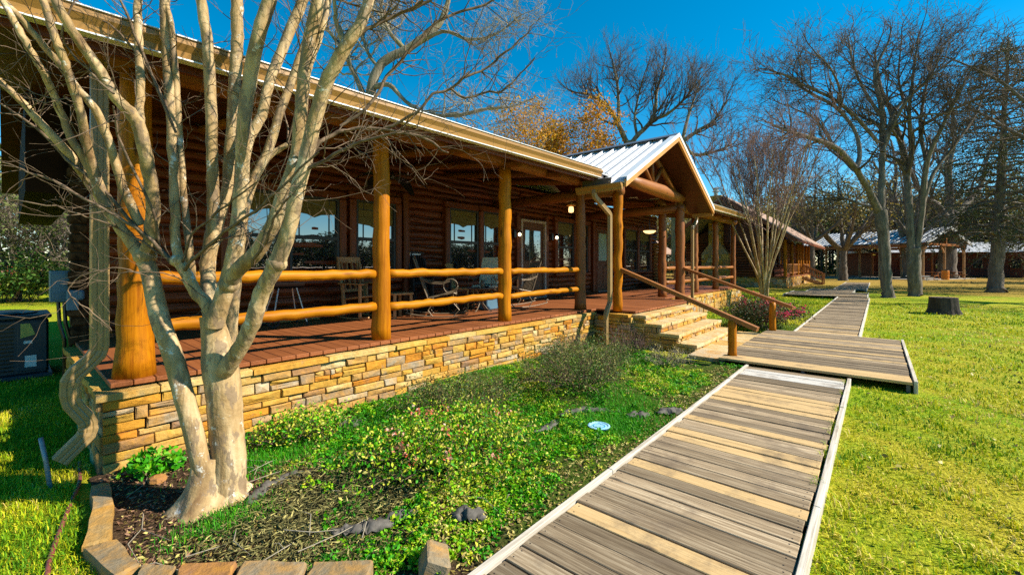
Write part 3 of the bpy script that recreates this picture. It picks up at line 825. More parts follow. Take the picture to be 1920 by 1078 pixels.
OAK_SLANT = [
    [(66.67,-2.60,-0.05,0.493), (66.59,-2.51,1.42,0.404), (66.35,-2.23,4.47,0.383), (65.95,-1.76,7.52,0.340), (65.64,-1.39,9.35,0.296)],
    [(65.71,-1.48,8.86,0.205), (65.00,-0.65,11.18,0.161), (62.90,0.27,12.78,0.114)],
    [(65.64,-1.39,9.23,0.205), (65.79,-1.58,12.40,0.159), (66.81,-1.23,15.73,0.117)]
]
OAK_ROOF = [
    [(9.16,15.45,0.27,0.266), (9.16,15.45,5.77,0.234), (9.21,15.39,7.46,0.211), (9.31,15.28,8.63,0.196), (9.57,14.97,9.58,0.182), (10.24,14.18,10.17,0.161), (10.93,13.38,10.96,0.138), (11.22,13.04,11.70,0.114), (11.41,12.81,12.97,0.082)],
    [(9.21,15.39,7.89,0.125), (9.10,15.99,9.08,0.103), (8.97,16.60,10.08,0.088), (8.81,17.40,11.17,0.073), (8.44,18.30,12.24,0.048)],
    [(9.35,15.23,8.63,0.110), (9.53,14.40,8.57,0.093), (9.76,13.67,7.83,0.077), (10.09,12.82,7.24,0.076), (10.67,11.68,7.09,0.068), (11.09,10.73,7.20,0.060), (11.56,9.87,7.22,0.037), (11.89,9.18,7.43,0.022)],
    [(10.18,14.26,10.11,0.096), (9.94,15.00,11.01,0.081), (9.89,15.51,12.05,0.065), (10.19,15.78,13.41,0.042)],
    [(10.31,14.10,10.17,0.080), (10.81,12.75,10.58,0.071), (11.13,11.60,10.01,0.054), (11.48,10.58,9.99,0.038), (11.74,9.66,10.44,0.022)],
    [(9.52,15.03,9.37,0.071), (9.43,15.75,10.20,0.064), (9.45,16.19,11.45,0.049), (9.90,16.12,12.74,0.033)]
]
OAK_GABLE = [
    [(32.09,14.78,1.47,0.448), (32.09,14.78,9.09,0.367), (32.04,14.84,10.36,0.326), (31.79,15.13,11.30,0.307)],
    [(31.79,15.13,11.21,0.225), (31.35,15.65,12.69,0.185), (30.35,16.05,13.99,0.142), (29.09,16.75,14.63,0.101), (28.00,17.26,14.63,0.060)],
    [(31.35,15.65,12.69,0.144), (31.35,15.65,14.18,0.123), (31.57,15.85,15.99,0.104), (31.62,16.25,17.84,0.063)],
    [(31.90,15.00,11.00,0.204), (32.31,14.52,11.85,0.183), (32.86,13.88,12.69,0.161), (33.22,13.46,13.75,0.141), (33.33,13.33,15.45,0.100), (33.69,12.91,17.35,0.060)],
    [(33.06,13.65,13.12,0.141), (33.33,12.56,13.36,0.118), (33.63,11.44,14.22,0.095), (33.78,10.49,15.24,0.056)],
    [(32.31,14.52,11.80,0.122), (32.56,14.85,13.25,0.103), (33.07,14.86,14.90,0.083), (33.55,14.61,16.72,0.062)]
]
OAK_BEHIND_GABLE = [
    [(30.28,10.74,1.49,0.349), (30.28,10.74,8.96,0.279), (30.58,10.40,10.27,0.208)],
    [(30.58,10.40,10.27,0.156), (30.78,9.39,10.86,0.118), (30.96,8.40,11.42,0.082), (30.94,7.66,12.50,0.048)],
    [(30.58,10.40,10.27,0.156), (30.75,9.73,9.26,0.119), (31.18,8.46,9.31,0.082), (31.78,7.44,9.80,0.048)],
    [(30.53,10.45,10.08,0.139), (31.13,10.21,12.05,0.105), (31.68,10.02,13.30,0.070), (32.35,9.86,14.61,0.035)]
]

# ---------------------------------------------------------------- ground, bed, boardwalks
def grid_sheet(name, xs, ys, zf, mat):
    mb = MB()
    nx, ny = len(xs), len(ys)
    mb.add([(x, y, zf(x, y)) for x in xs for y in ys],
           [(i * ny + j, (i + 1) * ny + j, (i + 1) * ny + j + 1, i * ny + j + 1) for i in range(nx - 1) for j in range(ny - 1)])
    return mb.build(name, mat, smooth=True)

g = grid_sheet('ground', [-600, -120, -40, -10, 0, 10, 20, 30, 45, 70, 120, 250, 900], [-700, -120, -40, -15, -5, 0, 5, 15, 40, 90, 200, 700], lambda x, y: 0.0, M['ground'])
tag(g, 'patchy green and straw coloured winter lawn around the house', 'lawn', kind='structure')

rs = random.Random(5)
def bed_z(x, y):
    e = min(1, max(0, (x - .35) / .3), max(0, (y - 1.5) / .15))
    return 0.012 + e * (0.02 + 0.018 * sin(x * 2.3 + y) + 0.015 * sin(y * 3.1 - x * 1.3))
bed = grid_sheet('garden_bed_soil', [.38 + i * .118 for i in range(60)], [1.55 + j * .122 for j in range(25)], bed_z, M['soil'])
tag(bed, 'dark soil of the planting bed between porch wall and boardwalk', 'soil', kind='structure')
mb = MB()
mb.add([(11.9, 1.45, .006), (13.6, 1.45, .006), (14.2, 3.0, .006), (13.2, 4.3, .006), (11.4, 4.3, .006), (11.4, 1.45, .006)], [(0, 1, 2, 3, 4, 5)])
b2 = mb.build('shrub_bed_soil', M['soil'])
tag(b2, 'small patch of dark soil under the pink flowering shrub', 'soil', kind='structure')

def walk(name, x0, x1, y0, y1, z, label, seed, strips=(1, 1), tan_idx=(), pale_idx=()):
    r = random.Random(seed)
    mb = MB()
    nb_ = MB()
    x = x0
    i = 0
    while x < x1 - 0.02:
        wd = min(0.142 + r.uniform(-.004, .004), x1 - x)
        if i in tan_idx:
            mb.cr = r.uniform(.76, .92)
        elif i in pale_idx:
            mb.cr = r.uniform(.94, .99)
        else:
            q = r.random()
            mb.cr = r.uniform(.76, .92) if q < .02 else r.uniform(0, .73)
        dz = r.uniform(-.005, .005)
        e0, e1 = r.uniform(0, .02), r.uniform(0, .012)
        g0, g1 = r.uniform(.002, .007), r.uniform(.002, .007)
        mb.bbox((x + g0, y0 + .045 + e0, z - .036 + dz), (x + wd - g1, y1 - .045 - e1, z + dz), .004)
        if x < 7:
            nb_.cr = 0
            for yy in (y0 + .09, y1 - .09):
                for xx in (x + .035, x + wd - .035):
                    nb_.lathe((xx + r.uniform(-.006, .006), yy + r.uniform(-.01, .01), z + dz - .003), [(.0045, 0), (.0045, .0042)], 6)
        x += wd
        i += 1
    o = mb.build(name, M['plank'])
    tag(o, label, 'boardwalk', kind='structure')
    sb = MB()
    for k, y in enumerate((y0, y1 - .042)):
        if strips[k]:
            xx = x0
            while xx < x1 - .05:
                l = min(r.uniform(2.2, 3.6), x1 - xx)
                dz = r.uniform(0, .008)
                sb.bbox((xx + .002, y, -.03), (xx + l - .002, y + .040, z + .012 + dz), .005)
                xx += l
    if nb_.v:
        q = nb_.build('screw_heads', M['frame'], o)
        q['kind'] = 'stuff'
    sb.build('edge_board', M['strip'], o)
    # dark joists and skirt under the planks
    jb = MB()
    for y in (y0 + .07, (y0 + y1) / 2, y1 - .11):
        jb.box((x0 + .02, y, -.02), (x1 - .02, y + .038, z - .042))
    jb.build('joist', M['flash'], o)
    return o
near = walk('boardwalk', .25, 7.26, .27, 1.53, .075, 'weathered grey boardwalk with several fresh tan planks, leading from the foreground', 11,
            tan_idx=(14, 20, 25, 26, 35, 36, 37, 38, 39), pale_idx=(6, 7, 45, 46, 47))
plat = walk('boardwalk_landing', 7.30, 11.30, -.38, 1.97, .135, 'wide wooden landing at the foot of the stone steps', 12, (1, 0), tan_idx=(0, 1, 2, 9, 13, 18, 22))
far1 = walk('boardwalk', 11.33, 24.9, .27, 1.44, .12, 'long straight run of boardwalk beyond the landing', 13, tan_idx=(1, 4, 9))
far2 = walk('boardwalk', 24.94, 28.6, .35, 3.6, .16, 'broad dark turning section of boardwalk past the small crape tree', 14, tan_idx=(3,))
far3 = walk('boardwalk', 28.64, 32.6, 1.0, 3.1, .14, 'short boardwalk section bending toward the far cabin steps', 15)
far4 = walk('boardwalk', 32.64, 47.0, .5, 2.1, .12, 'farthest boardwalk section below the far cabin and pavilion', 16)

# ---------------------------------------------------------------- stone work
def stone_wall(mb, bk, O, U, N, L, H, seed, hmin=.05, hmax=.125, wmin=.10, wmax=.34):
    r = random.Random(seed)
    O, U, N = Vector(O), Vector(U), Vector(N)
    Z = Vector((0, 0, 1))
    def stone(x0, x1, z0, z1):
        gap = .0035
        j = lambda s=.006: r.uniform(-s, s)
        d = r.uniform(.0, .028)
        mb.cr = r.random()
        q = [(x0 + gap + abs(j(.004)), z0 + gap + j(.004)), (x1 - gap - abs(j(.004)), z0 + gap + j(.004)), (x1 - gap - abs(j(.004)), z1 - gap + j(.004)), (x0 + gap + abs(j(.004)), z1 - gap + j(.004))]
        c = .008
        inn = [(q[0][0] + c, q[0][1] + c), (q[1][0] - c, q[1][1] + c), (q[2][0] - c, q[2][1] - c), (q[3][0] + c, q[3][1] - c)]
        cx, cz = (x0 + x1) / 2, (z0 + z1) / 2
        vs = [tuple(O + U * a + Z * b - N * .05) for a, b in q]
        vs += [tuple(O + U * a + Z * b + N * (d - .007)) for a, b in q]
        vs += [tuple(O + U * a + Z * b + N * (d + j(.008))) for a, b in inn]
        vs.append(tuple(O + U * (cx + j(.03)) + Z * (cz + j(.01)) + N * (d + r.uniform(-.006, .014))))
        fs = []
        for k in range(4):
            m = (k + 1) % 4
            fs.append((k, m, 4 + m, 4 + k))
            fs.append((4 + k, 4 + m, 8 + m, 8 + k))
            fs.append((8 + k, 8 + m, 12))
        mb.add(vs, fs)
    z = 0.0
    while z < H - .01:
        h = r.uniform(hmin, hmax)
        if H - z - h < hmin * .8:
            h = H - z
        x = 0.0
        while x < L - .01:
            ww = r.uniform(wmin, wmax) * (1.15 if h < .09 else .85)
            if L - x - ww < wmin * .7:
                ww = L - x
            if h > .095 and r.random() < .32:
                zz = z + h * r.uniform(.4, .6)
                stone(x, x + ww, z, zz)
                if r.random() < .5:
                    xm = x + ww * r.uniform(.35, .65)
                    stone(x, xm, zz, z + h); stone(xm, x + ww, zz, z + h)
                else:
                    stone(x, x + ww, zz, z + h)
            else:
                stone(x, x + ww, z, z + h)
            x += ww
        z += h
    a = O - N * .012
    bk.add([tuple(a), tuple(a + U * L), tuple(a + U * L + Z * H), tuple(a + Z * H),
            tuple(a - N * .15), tuple(a + U * L - N * .15), tuple(a + U * L + Z * H - N * .15), tuple(a + Z * H - N * .15)], MB.BOXF)

def slabs(mb, O, U, N, L, depth, z, th, seed, over=.035, lmin=.28, lmax=.75):
    """row of cap slabs along U, front edge overhanging along N"""
    r = random.Random(seed)
    O, U, N = Vector(O), Vector(U), Vector(N)
    x = 0
    while x < L - .01:
        l = r.uniform(lmin, lmax)
        if L - x - l < lmin * .6:
            l = L - x
        mb.cr = r.random()
        dz = r.uniform(-.004, .004)
        f0, f1 = over + r.uniform(-.012, .012), over + r.uniform(-.012, .012)
        a, b = x + .004, x + l - .004
        mid = (a + b) / 2 + r.uniform(-.1, .1) * l
        fm = over + r.uniform(-.012, .016)
        top = [O + U * a + N * f0, O + U * mid + N * fm, O + U * b + N * f1, O + U * b - N * depth, O + U * a - N * depth]
        z1, z0 = z + dz, z + dz - th
        c = .006
        cen = sum(top, Vector()) / 5
        vs = [tuple(Vector((p.x, p.y, z0))) for p in top] + [tuple(Vector((p.x, p.y, z1 - c))) for p in top]
        vs += [tuple(Vector((p.x + (cen.x - p.x) * .03, p.y + (cen.y - p.y) * .03, z1 + r.uniform(-.002, .002)))) for p in top]
        fs = [(4, 3, 2, 1, 0), (10, 11, 12, 13, 14)]
        for k in range(5):
            m = (k + 1) % 5
            fs.append((k, m, 5 + m, 5 + k)); fs.append((5 + k, 5 + m, 10 + m, 10 + k))
        mb.add(vs, fs)
        x += l

# ---------------------------------------------------------------- the log house
HR = thing('log_house', (10.0, 7.4, 0), 'long log house with orange log porch posts, stone faced porch and a front gable', 'house')

sw, sbk, cp = MB(), MB(), MB()
sw2, sbk2, cp2 = MB(), MB(), MB()
sw3, sbk3, cp3 = MB(), MB(), MB()
X_, Y_ = (1, 0, 0), (0, 1, 0)
nX, nY = (-1, 0, 0), (0, -1, 0)
stone_wall(sw, sbk, (.45, 4.48, -.06), X_, nY, 7.40, .63, 1)
stone_wall(sw, sbk, (.45, 7.42, -.06), nY, nX, 2.94, .63, 2)
stone_wall(sw, sbk, (7.87, 4.48, -.06), nY, nX, .80, .63, 3)
stone_wall(sw, sbk, (7.87, 3.68, -.06), X_, nY, .17, .63, 4)
stone_wall(sw3, sbk3, (10.80, 3.68, -.06), X_, nY, 1.05, .63, 5)
stone_wall(sw2, sbk2, (11.85, 4.40, -.06), X_, nY, 8.2, .63, 6, .12, .40, .14, .40)
stone_wall(sw2, sbk2, (20.05, 4.40, -.06), Y_, X_, 3.1, .63, 7)
slabs(cp, (.41, 4.48, 0), X_, nY, 7.48, .22, .622, .052, 8)
slabs(cp, (.45, 7.42, 0), nY, nX, 2.72, .22, .622, .052, 9, lmin=.4, lmax=.8)
slabs(cp, (7.87, 4.25, 0), nY, nX, .55, .25, .624, .052, 10)
slabs(cp3, (10.80, 3.68, 0), X_, nY, 1.05, .3, .622, .052, 12)
slabs(cp2, (11.85, 4.40, 0), X_, nY, 8.2, .24, .622, .052, 13)
f = sw.build('stone_foundation', M['stone'], HR)
sbk.build('mortar_backing', M['mortar'], f)
cp.build('cap_stones', M['cap'], f)
f = sw3.build('stone_foundation', M['stone'], HR)
sbk3.build('mortar_backing', M['mortar'], f)
cp3.build('cap_stones', M['cap'], f)
f = sw2.build('stone_foundation', M['stone'], HR)
sbk2.build('mortar_backing', M['mortar'], f)
cp2.build('cap_stones', M['cap'], f)

# steps
st, stb, tr = MB(), MB(), MB()
SX0, SX1 = 8.0, 10.80
edges = [(3.44, .622), (3.13, .47), (2.81, .315), (2.48, .16)]
for i, (y, z) in enumerate(edges):
    zn = edges[i + 1][1] if i < 3 else .02
    stone_wall(st, stb, (SX0, y, zn - .055), X_, nY, SX1 - SX0, z - zn, 20 + i, .05, .11, .16, .42)
    yb = 3.70 if i == 0 else edges[i - 1][0]
    slabs(tr, (SX0 - .02, y, 0), X_, nY, SX1 - SX0 + .04, yb - y + .04, z, .055, 30 + i, .025, .5, 1.0)
    stone_wall(st, stb, (SX0, 3.70 if i == 0 else yb, -.06), nY, nX, (3.70 if i == 0 else yb) - y, z + .005, 40 + i, .06, .13)
    stone_wall(st, stb, (SX1, y, -.06), Y_, X_, yb - y, z + .005, 45 + i, .06, .13)
slabs(tr, (7.55, 1.99, 0), X_, nY, 3.5, .50, .06, .07, 36, 0.0, .5, .9)
so_ = st.build('stone_steps', M['stone'], HR)
stb.build('mortar_backing', M['mortar'], so_)
tr.build('treads', M['tread'], so_)

# deck
dk = MB()
r = random.Random(3)
x = .5
while x < 20.0:
    wd = .14
    dk.cr = r.random()
    y0 = 4.53 + r.uniform(-.004, .004)
    if 7.93 < x < 11.7:
        y0 = 3.66 + r.uniform(-.004, .004)
    dk.bbox((x + .003, y0, .640), (x + wd - .003, 7.44, .68 + r.uniform(-.0015, .0015)), .004)
    x += wd
dko = dk.build('porch_deck', M['deck'], HR)

# log walls
def log_rows(mb, O, U, N, L, z0, z1, pitch, seed, seg=.28, bulge=.075):
    r = random.Random(seed)
    O, U, N = Vector(O), Vector(U), Vector(N)
    z = z0
    while z < z1 - .02:
        h = min(pitch * r.uniform(.88, 1.14), z1 - z)
        xs = 0.0
        while xs < L - .01:
            ll = min(r.uniform(2.5, 5.0), L - xs)
            if L - xs - ll < .6:
                ll = L - xs
            mb.cr = r.random()
            n = max(2, int(ll / seg))
            vs = []
            for i in range(n + 1):
                a = xs + .004 + (ll - .008) * i / n
                dz = r.uniform(-.016, .016)
                hh = h * r.uniform(.88, 1.10)
                bb = bulge * r.uniform(.6, 1.15)
                for t in (-1, -.7, -.25, .25, .7, 1):
                    vs.append(tuple(O + U * a + Vector((0, 0, z + h / 2 + dz + t * hh / 2)) + N * (bb * math.sqrt(max(0, 1 - t * t)) - .012)))
            fs = []
            for i in range(n):
                for k in range(5):
                    q = i * 6 + k
                    fs.append((q, q + 6, q + 7, q + 1))
            mb.add(vs, fs)
            xs += ll
        z += h
lw = MB()
log_rows(lw, (.55, 7.46, 0), X_, nY, 18.0, .62, 3.72, .150, 50)
lw2 = MB()
log_rows(lw2, (1.04, 13.5, 0), nY, nX, 5.98, .0, 3.7, .150, 51)
lw3 = MB()
log_rows(lw3, (18.52, 7.46, 0), Y_, X_, 6.0, .0, 3.7, .150, 52)
lw.cr = .2
lw.box((1.06, 7.47, 0), (18.50, 13.5, 3.7))
lw.box((.57, 7.47, .62), (1.06, 7.75, 3.7))
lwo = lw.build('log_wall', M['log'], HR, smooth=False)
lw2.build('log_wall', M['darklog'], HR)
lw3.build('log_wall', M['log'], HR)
be = MB()
r = random.Random(9)
for X0, X1 in ((.47, .62),):
    n = 26
    for i in range(n):
        za, zb = .64 + i * .112, .64 + (i + 1) * .112
        be.bbox((X0 - r.uniform(0, .035), 7.30 + r.uniform(0, .04), za), (X1, 7.5, zb), .02)
be.build('bark_corner_log', M['bark_end'], HR)
# boxed end of the eave over the left wall
ov = MB()
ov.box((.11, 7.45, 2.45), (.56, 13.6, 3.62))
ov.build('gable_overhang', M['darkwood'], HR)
pl = MB()
for k, (xx, hgt) in enumerate(((18.30, 2.3), (18.47, 2.55))):
    for i in range(14):
        z = .68 + i * .135
        pl.cr = r.random()
        pl.tube([(xx - .02, 7.50, z + .065), (xx + .04, 7.17 - .05 * k - r.uniform(0, .07), z + .065)], .064, 9)
pl.build('log_ends', M['logend'], HR)

# windows
def window(x0, x1, z0, z1, blind=.26, casing=(1, 1)):
    mb = MB()
    cw = .13
    mb.cr = rs.random()
    for side, a, b in ((0, x0 - cw, x0), (1, x1, x1 + cw)):
        if casing[side]:
            mb.cr = rs.random()
            mb.bbox((a, 7.315, z0 - .06), (b, 7.50, z1 + .06), .02)
    mb.cr = rs.random()
    mb.bbox((x0 - (cw if casing[0] else 0), 7.33, z1 + .062), (x1 + (cw if casing[1] else 0), 7.50, z1 + .20), .02)
    mb.bbox((x0 - (cw if casing[0] else 0), 7.29, z0 - .15), (x1 + (cw if casing[1] else 0), 7.50, z0 - .062), .02)
    o = mb.build('window', M['casing'], HR)
    fb = MB()
    t = .045
    zm = z0 + (z1 - z0) * .5
    for a, b in (((x0, z0 - .06), (x0 + t, z1 + .06)), ((x1 - t, z0 - .06), (x1, z1 + .06)), ((x0 + t, z0 - .06), (x1 - t, z0 - .06 + t)),
                 ((x0 + t, z1 + .06 - t), (x1 - t, z1 + .06)), ((x0 + t, zm - .03), (x1 - t, zm + .03))):
        fb.box((a[0], 7.35, a[1]), (b[0], 7.43, b[1]))
    # thin grille bars of the upper sash
    wdt = x1 - x0
    for a in (x0 + wdt * .2, x1 - wdt * .2):
        fb.box((a - .006, 7.385, zm + .03), (a + .006, 7.395, z1 + .015))
    fb.box((x0 + t, 7.385, z1 - .12), (x1 - t, 7.395, z1 - .108))
    fb.build('frame', M['frame'], o)
    for za, zb in ((z0 - .06 + t, zm - .03), (zm + .03, z1 + .06 - t)):
        g = MB()
        g.box((x0 + t, 7.40, za), (x1 - t, 7.406, zb))
        g.build('pane', M['glass'], o)
    if blind:
        bb = MB()
        zb = z1 + .06 - t
        n = 3
        for i in range(n):
            d = .012 * (i % 2)
            bb.box((x0 + t + .01, 7.388 - .004 * i, zb - blind * (i + 1) / n), (x1 - t - .01, 7.398 - .004 * i, zb - blind * i / n - .004))
        xm = (x0 + x1) / 2
        bb.prism([(x0 + t + .01, 7.386, zb - blind), (x1 - t - .01, 7.386, zb - blind), (xm + .12, 7.386, zb - blind - .025), (xm, 7.386, zb - blind - .075), (xm - .12, 7.386, zb - blind - .025)], (0, .01, 0))
        bb.build('blind', M['blind'], o)
    return o
ZW = 1.42
window(2.14, 2.84, ZW, 2.72, .22, (1, 0))
window(2.98, 3.84, ZW, 2.72, .24)
window(4.16, 5.02, ZW, 2.76, .40)
window(6.44, 7.36, ZW, 2.84, .30, (1, 0))
window(7.52, 8.22, ZW, 2.86, .30)
window(10.72, 11.62, ZW, 2.86, .32, (1, 0))
window(11.78, 12.5, ZW, 2.86, .32)
window(15.3, 16.35, ZW, 2.92, .34, (1, 0))
window(16.55, 17.6, ZW, 2.92, .34)
for a in (2.91, 7.44, 11.70, 16.45):
    cb = MB()
    cb.cr = rs.random()
    cb.bbox((a - .068, 7.31, ZW - .15), (a + .068, 7.50, 2.9), .02)
    cb.build('window_mullion', M['casing'], HR)
for a in (5.26,):
    cb = MB()
    cb.cr = rs.random()
    cb.tube([(a, 7.36, .68), (a + .01, 7.35, 2), (a, 7.36, 3.05)], .075, 10)
    cb.build('wall_post', M['casing'], HR)

def door(x0, x1, ztop, glass, pale):
    mb = MB()
    mb.bbox((x0, 7.37, .69), (x1, 7.45, ztop), .006)
    a, b, c, d = glass
    # two lower raised panels
    wd = (x1 - x0)
    for u in (.14, .55):
        mb.bbox((x0 + wd * u, 7.355, .86), (x0 + wd * (u + .31), 7.372, glass[2] - .18), .012)
    mb.bbox((a - .05, 7.352, c - .05), (b + .05, 7.374, c), .006)
    mb.bbox((a - .05, 7.352, d), (b + .05, 7.374, d + .05), .006)
    mb.bbox((a - .05, 7.352, c), (a, 7.374, d), .006)
    mb.bbox((b, 7.352, c), (b + .05, 7.374, d), .006)
    o = mb.build('door', M['door'], HR)
    g = MB()
    g.box((a, 7.356, c), (b, 7.364, d))
    g.build('pane', M['glass'] if pale else M['palepane'], o)
    fr = MB()
    for p, q in (((x0 - .07, .68), (x0, ztop + .07)), ((x1, .68), (x1 + .07, ztop + .07)), ((x0, ztop), (x1, ztop + .07))):
        fr.bbox((p[0], 7.30, p[1]), (q[0], 7.5, q[1]), .008)
    fr.build('door_frame', M['doorframe'] if pale else M['casing'], o)
    for p, q in (((x0 - .22, .68), (x0 - .073, ztop + .2)), ((x1 + .073, .68), (x1 + .22, ztop + .2))):
        cs = MB()
        cs.bbox((p[0], 7.32, p[1]), (q[0], 7.5, q[1]), .02)
        cs.build('casing', M['casing'], o)
    h = MB()
    h.tube([(x1 - .08, 7.36, 1.62), (x1 - .08, 7.31, 1.62), (x1 - .19, 7.30, 1.62)], .013, 8)
    h.lathe((x1 - .08, 7.352, 1.60), [(.001, 0), (.025, .001), (.025, .03), (.001, .031)], 10)
    h.build('handle', M['iron'], o)
M['palepane'] = plain('pale_blind_glass', (0.28, 0.40, 0.34), 0.08, 0.6, 0, 0.04, 3, 0)
door(9.02, 10.02, 2.78, (9.16, 9.86, 1.72, 2.56), True)
door(13.06, 13.98, 2.86, (13.24, 13.80, 1.75, 2.70), False)
for a, b in ((9.0, 10.05), (13.05, 14.0)):
    th = MB()
    th.bbox((a, 7.25, .682), (b, 7.44, .70), .004)
    th.build('threshold', M['doorframe'], HR)

def wall_lamp(x, z):
    mb = MB()
    mb.bbox((x - .04, 7.32, z - .09), (x + .04, 7.38, z + .12), .006)
    mb.tube([(x, 7.34, z + .07), (x, 7.22, z + .13), (x, 7.18, z + .07)], .01, 6)
    mb.lathe((x, 7.18, z + .02), [(.002, .07), (.06, .05), (.075, .01), (.07, .008), (.05, .04), (.002, .06)], 12)
    o = mb.build('wall_lamp', M['black'], HR)
    b = MB()
    b.lathe((x, 7.18, z - .06), [(.005, 0), (.03, .01), (.042, .045), (.03, .075), (.012, .09)], 12)
    b.build('bulb', M['bulb'], o, smooth=True)
wall_lamp(8.72, 2.42)
wall_lamp(10.44, 2.42)

# roofs -----------------------------------------------------------------
SL = .12
GX = lambda sg, d: 9.80 + sg * d
def ez(x):
    return 3.20 + .0165 * x          # the long eave falls gently toward the left downspout
def mainroof():
    mb = MB()
    xs = [-.12, 2, 5, 7.64, 11.96, 14, 17, 20.35]
    Y0, YM, YR, YB = 3.98, 7.7, 10.5, 14.4
    def rz(x, y):
        if y <= YM:
            return ez(x) + (y - Y0) * SL
        zm = ez(x) + (YM - Y0) * SL
        return zm + (y - YM) * .52 if y <= YR else zm + (YR - YM) * .52 - (y - YR) * .5
    rib = MB()
    top, bot = [], []
    vs, fs, under = [], [], []
    for x in xs:
        for y in (Y0, YM, YR, YB):
            z = rz(x, y)
            vs.append((x, y, z)); vs.append((x, y, z + .03))
    for i in range(len(xs) - 1):
        for j in range(3):
            a = (i * 4 + j) * 2; b = ((i + 1) * 4 + j) * 2
            if i == 3 and j == 0:
                continue
            under.append((a, a + 2, b + 2, b)); fs.append((a + 1, b + 1, b + 3, a + 3))
        a = i * 8; b = (i + 1) * 8
        if i != 3:
            fs.append((a, b, b + 1, a + 1))
        fs.append((a + 6, a + 7, b + 7, b + 6))
    for i in (0, len(xs) - 1):
        a = i * 8
        for q in (0, 2, 4):
            fs.append((a + q, a + q + 1, a + q + 3, a + q + 2))
    for sg in (-1, 1):                 # roof between the long eave and the gable valleys
        a_, b_, c_ = GX(sg, 2.16), GX(sg, 2.16), GX(sg, 1.28)
        tri = [(a_, Y0), (b_, YM), (c_, YM)]
        mb.cm = 0
        mb.prism([(x, y, rz(x, y) + .002) for x, y in tri], (0, 0, .026))
        mb.cm = 1
        mb.prism([(x, y, rz(x, y) - .014) for x, y in tri], (0, 0, .014))
        mb.cm = 0
    mb.add(vs, fs)
    b0 = len(mb.v) - len(vs)
    for q in under:
        mb.f.append([b0 + k for k in q]); mb.r.append(.5); mb.m.append(1)
    x = 0.0
    while x < 20.3:
        for (ya, yb) in ((Y0 + .01, YM), (YM, YR), (YR, YB - .01)):
            if ya < 5 and 7.6 < x < 12.0:
                continue
            za = rz(x, ya) + .043
            zb = rz(x, yb) + .043
            mb.beam((x, ya, za), (x, yb, zb), .035, .025)
        x += .3
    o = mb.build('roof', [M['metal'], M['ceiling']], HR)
    # boards under the roof
    for xa, xb in ((-.08, 7.62), (11.98, 20.3)):
        ub = MB()
        y = 4.10
        while y < 7.6:
          ub.cr = rs.random()
          ub.add([(xx, yy, ez(xx) + (yy - Y0) * SL + dz) for xx in (xa, xb) for yy, dz in ((y + .004, -.004), (y + .136, -.004), (y + .136, -.024), (y + .004, -.024))],
                 [(0, 1, 2, 3), (7, 6, 5, 4), (0, 4, 5, 1), (1, 5, 6, 2), (2, 6, 7, 3), (3, 7, 4, 0)])
          y += .14
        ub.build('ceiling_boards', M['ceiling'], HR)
    # log rafters
    for x in [1.8 + 1.16 * i for i in range(16)]:
        if 7.6 < x < 11.9:
            continue
        rf = MB()
        rf.cr = rs.random()
        rf.tube([(x, 4.35, ez(x) + .35 * SL - .10), (x, 7.4, ez(x) + 3.4 * SL - .10)], [.065, .06], 8)
        rf.build('rafter_log', M['beam_y'], HR)
mainroof()

def gutter(pts, name='gutter', w_=.11, h_=.125, side=(0, -1, 0)):
    """K-profile trough from a to b; side points outward"""
    a, b = Vector(pts[0]), Vector(pts[1])
    s = Vector(side)
    prof = [(0, 0), (0, -h_), (w_ * .62, -h_), (w_ * .70, -h_ * .62), (w_, -h_ * .25), (w_, 0), (w_ - .012, 0), (w_ - .012, -.012), (.012, -.02)]
    mb = MB()
    poly = [tuple(a + s * p + Vector((0, 0, q))) for p, q in prof]
    mb.prism(poly, b - a)
    return mb.build(name, M['gutter'], HR)
gutter([(-.12, 3.972, ez(-.12) + .035), (7.12, 3.972, ez(7.12) + .035)])
for xa, xb in ((-.12, 7.05), (12.55, 20.35)):
    fb = MB()
    fb.beam((xa, 4.03, ez(xa) - .085), (xb, 4.03, ez(xb) - .085), .035, .14)
    fb.build('eave_board', M['casing'], HR)
for xa, xb in ((-.12, 7.10), (12.58, 20.35)):
    tb = MB()
    tb.beam((xa, 3.955, ez(xa) + .055), (xb, 3.955, ez(xb) + .055), .19, .008)     # bright drip edge
    tb.beam((xa, 3.93, ez(xa) - .099), (xb, 3.93, ez(xb) - .099), .09, .010)
    tb.build('drip_edge', M['metal_trim'], HR)
gutter([(12.62, 3.972, ez(12.6) + .035), (20.35, 3.972, ez(20.35) + .035)])

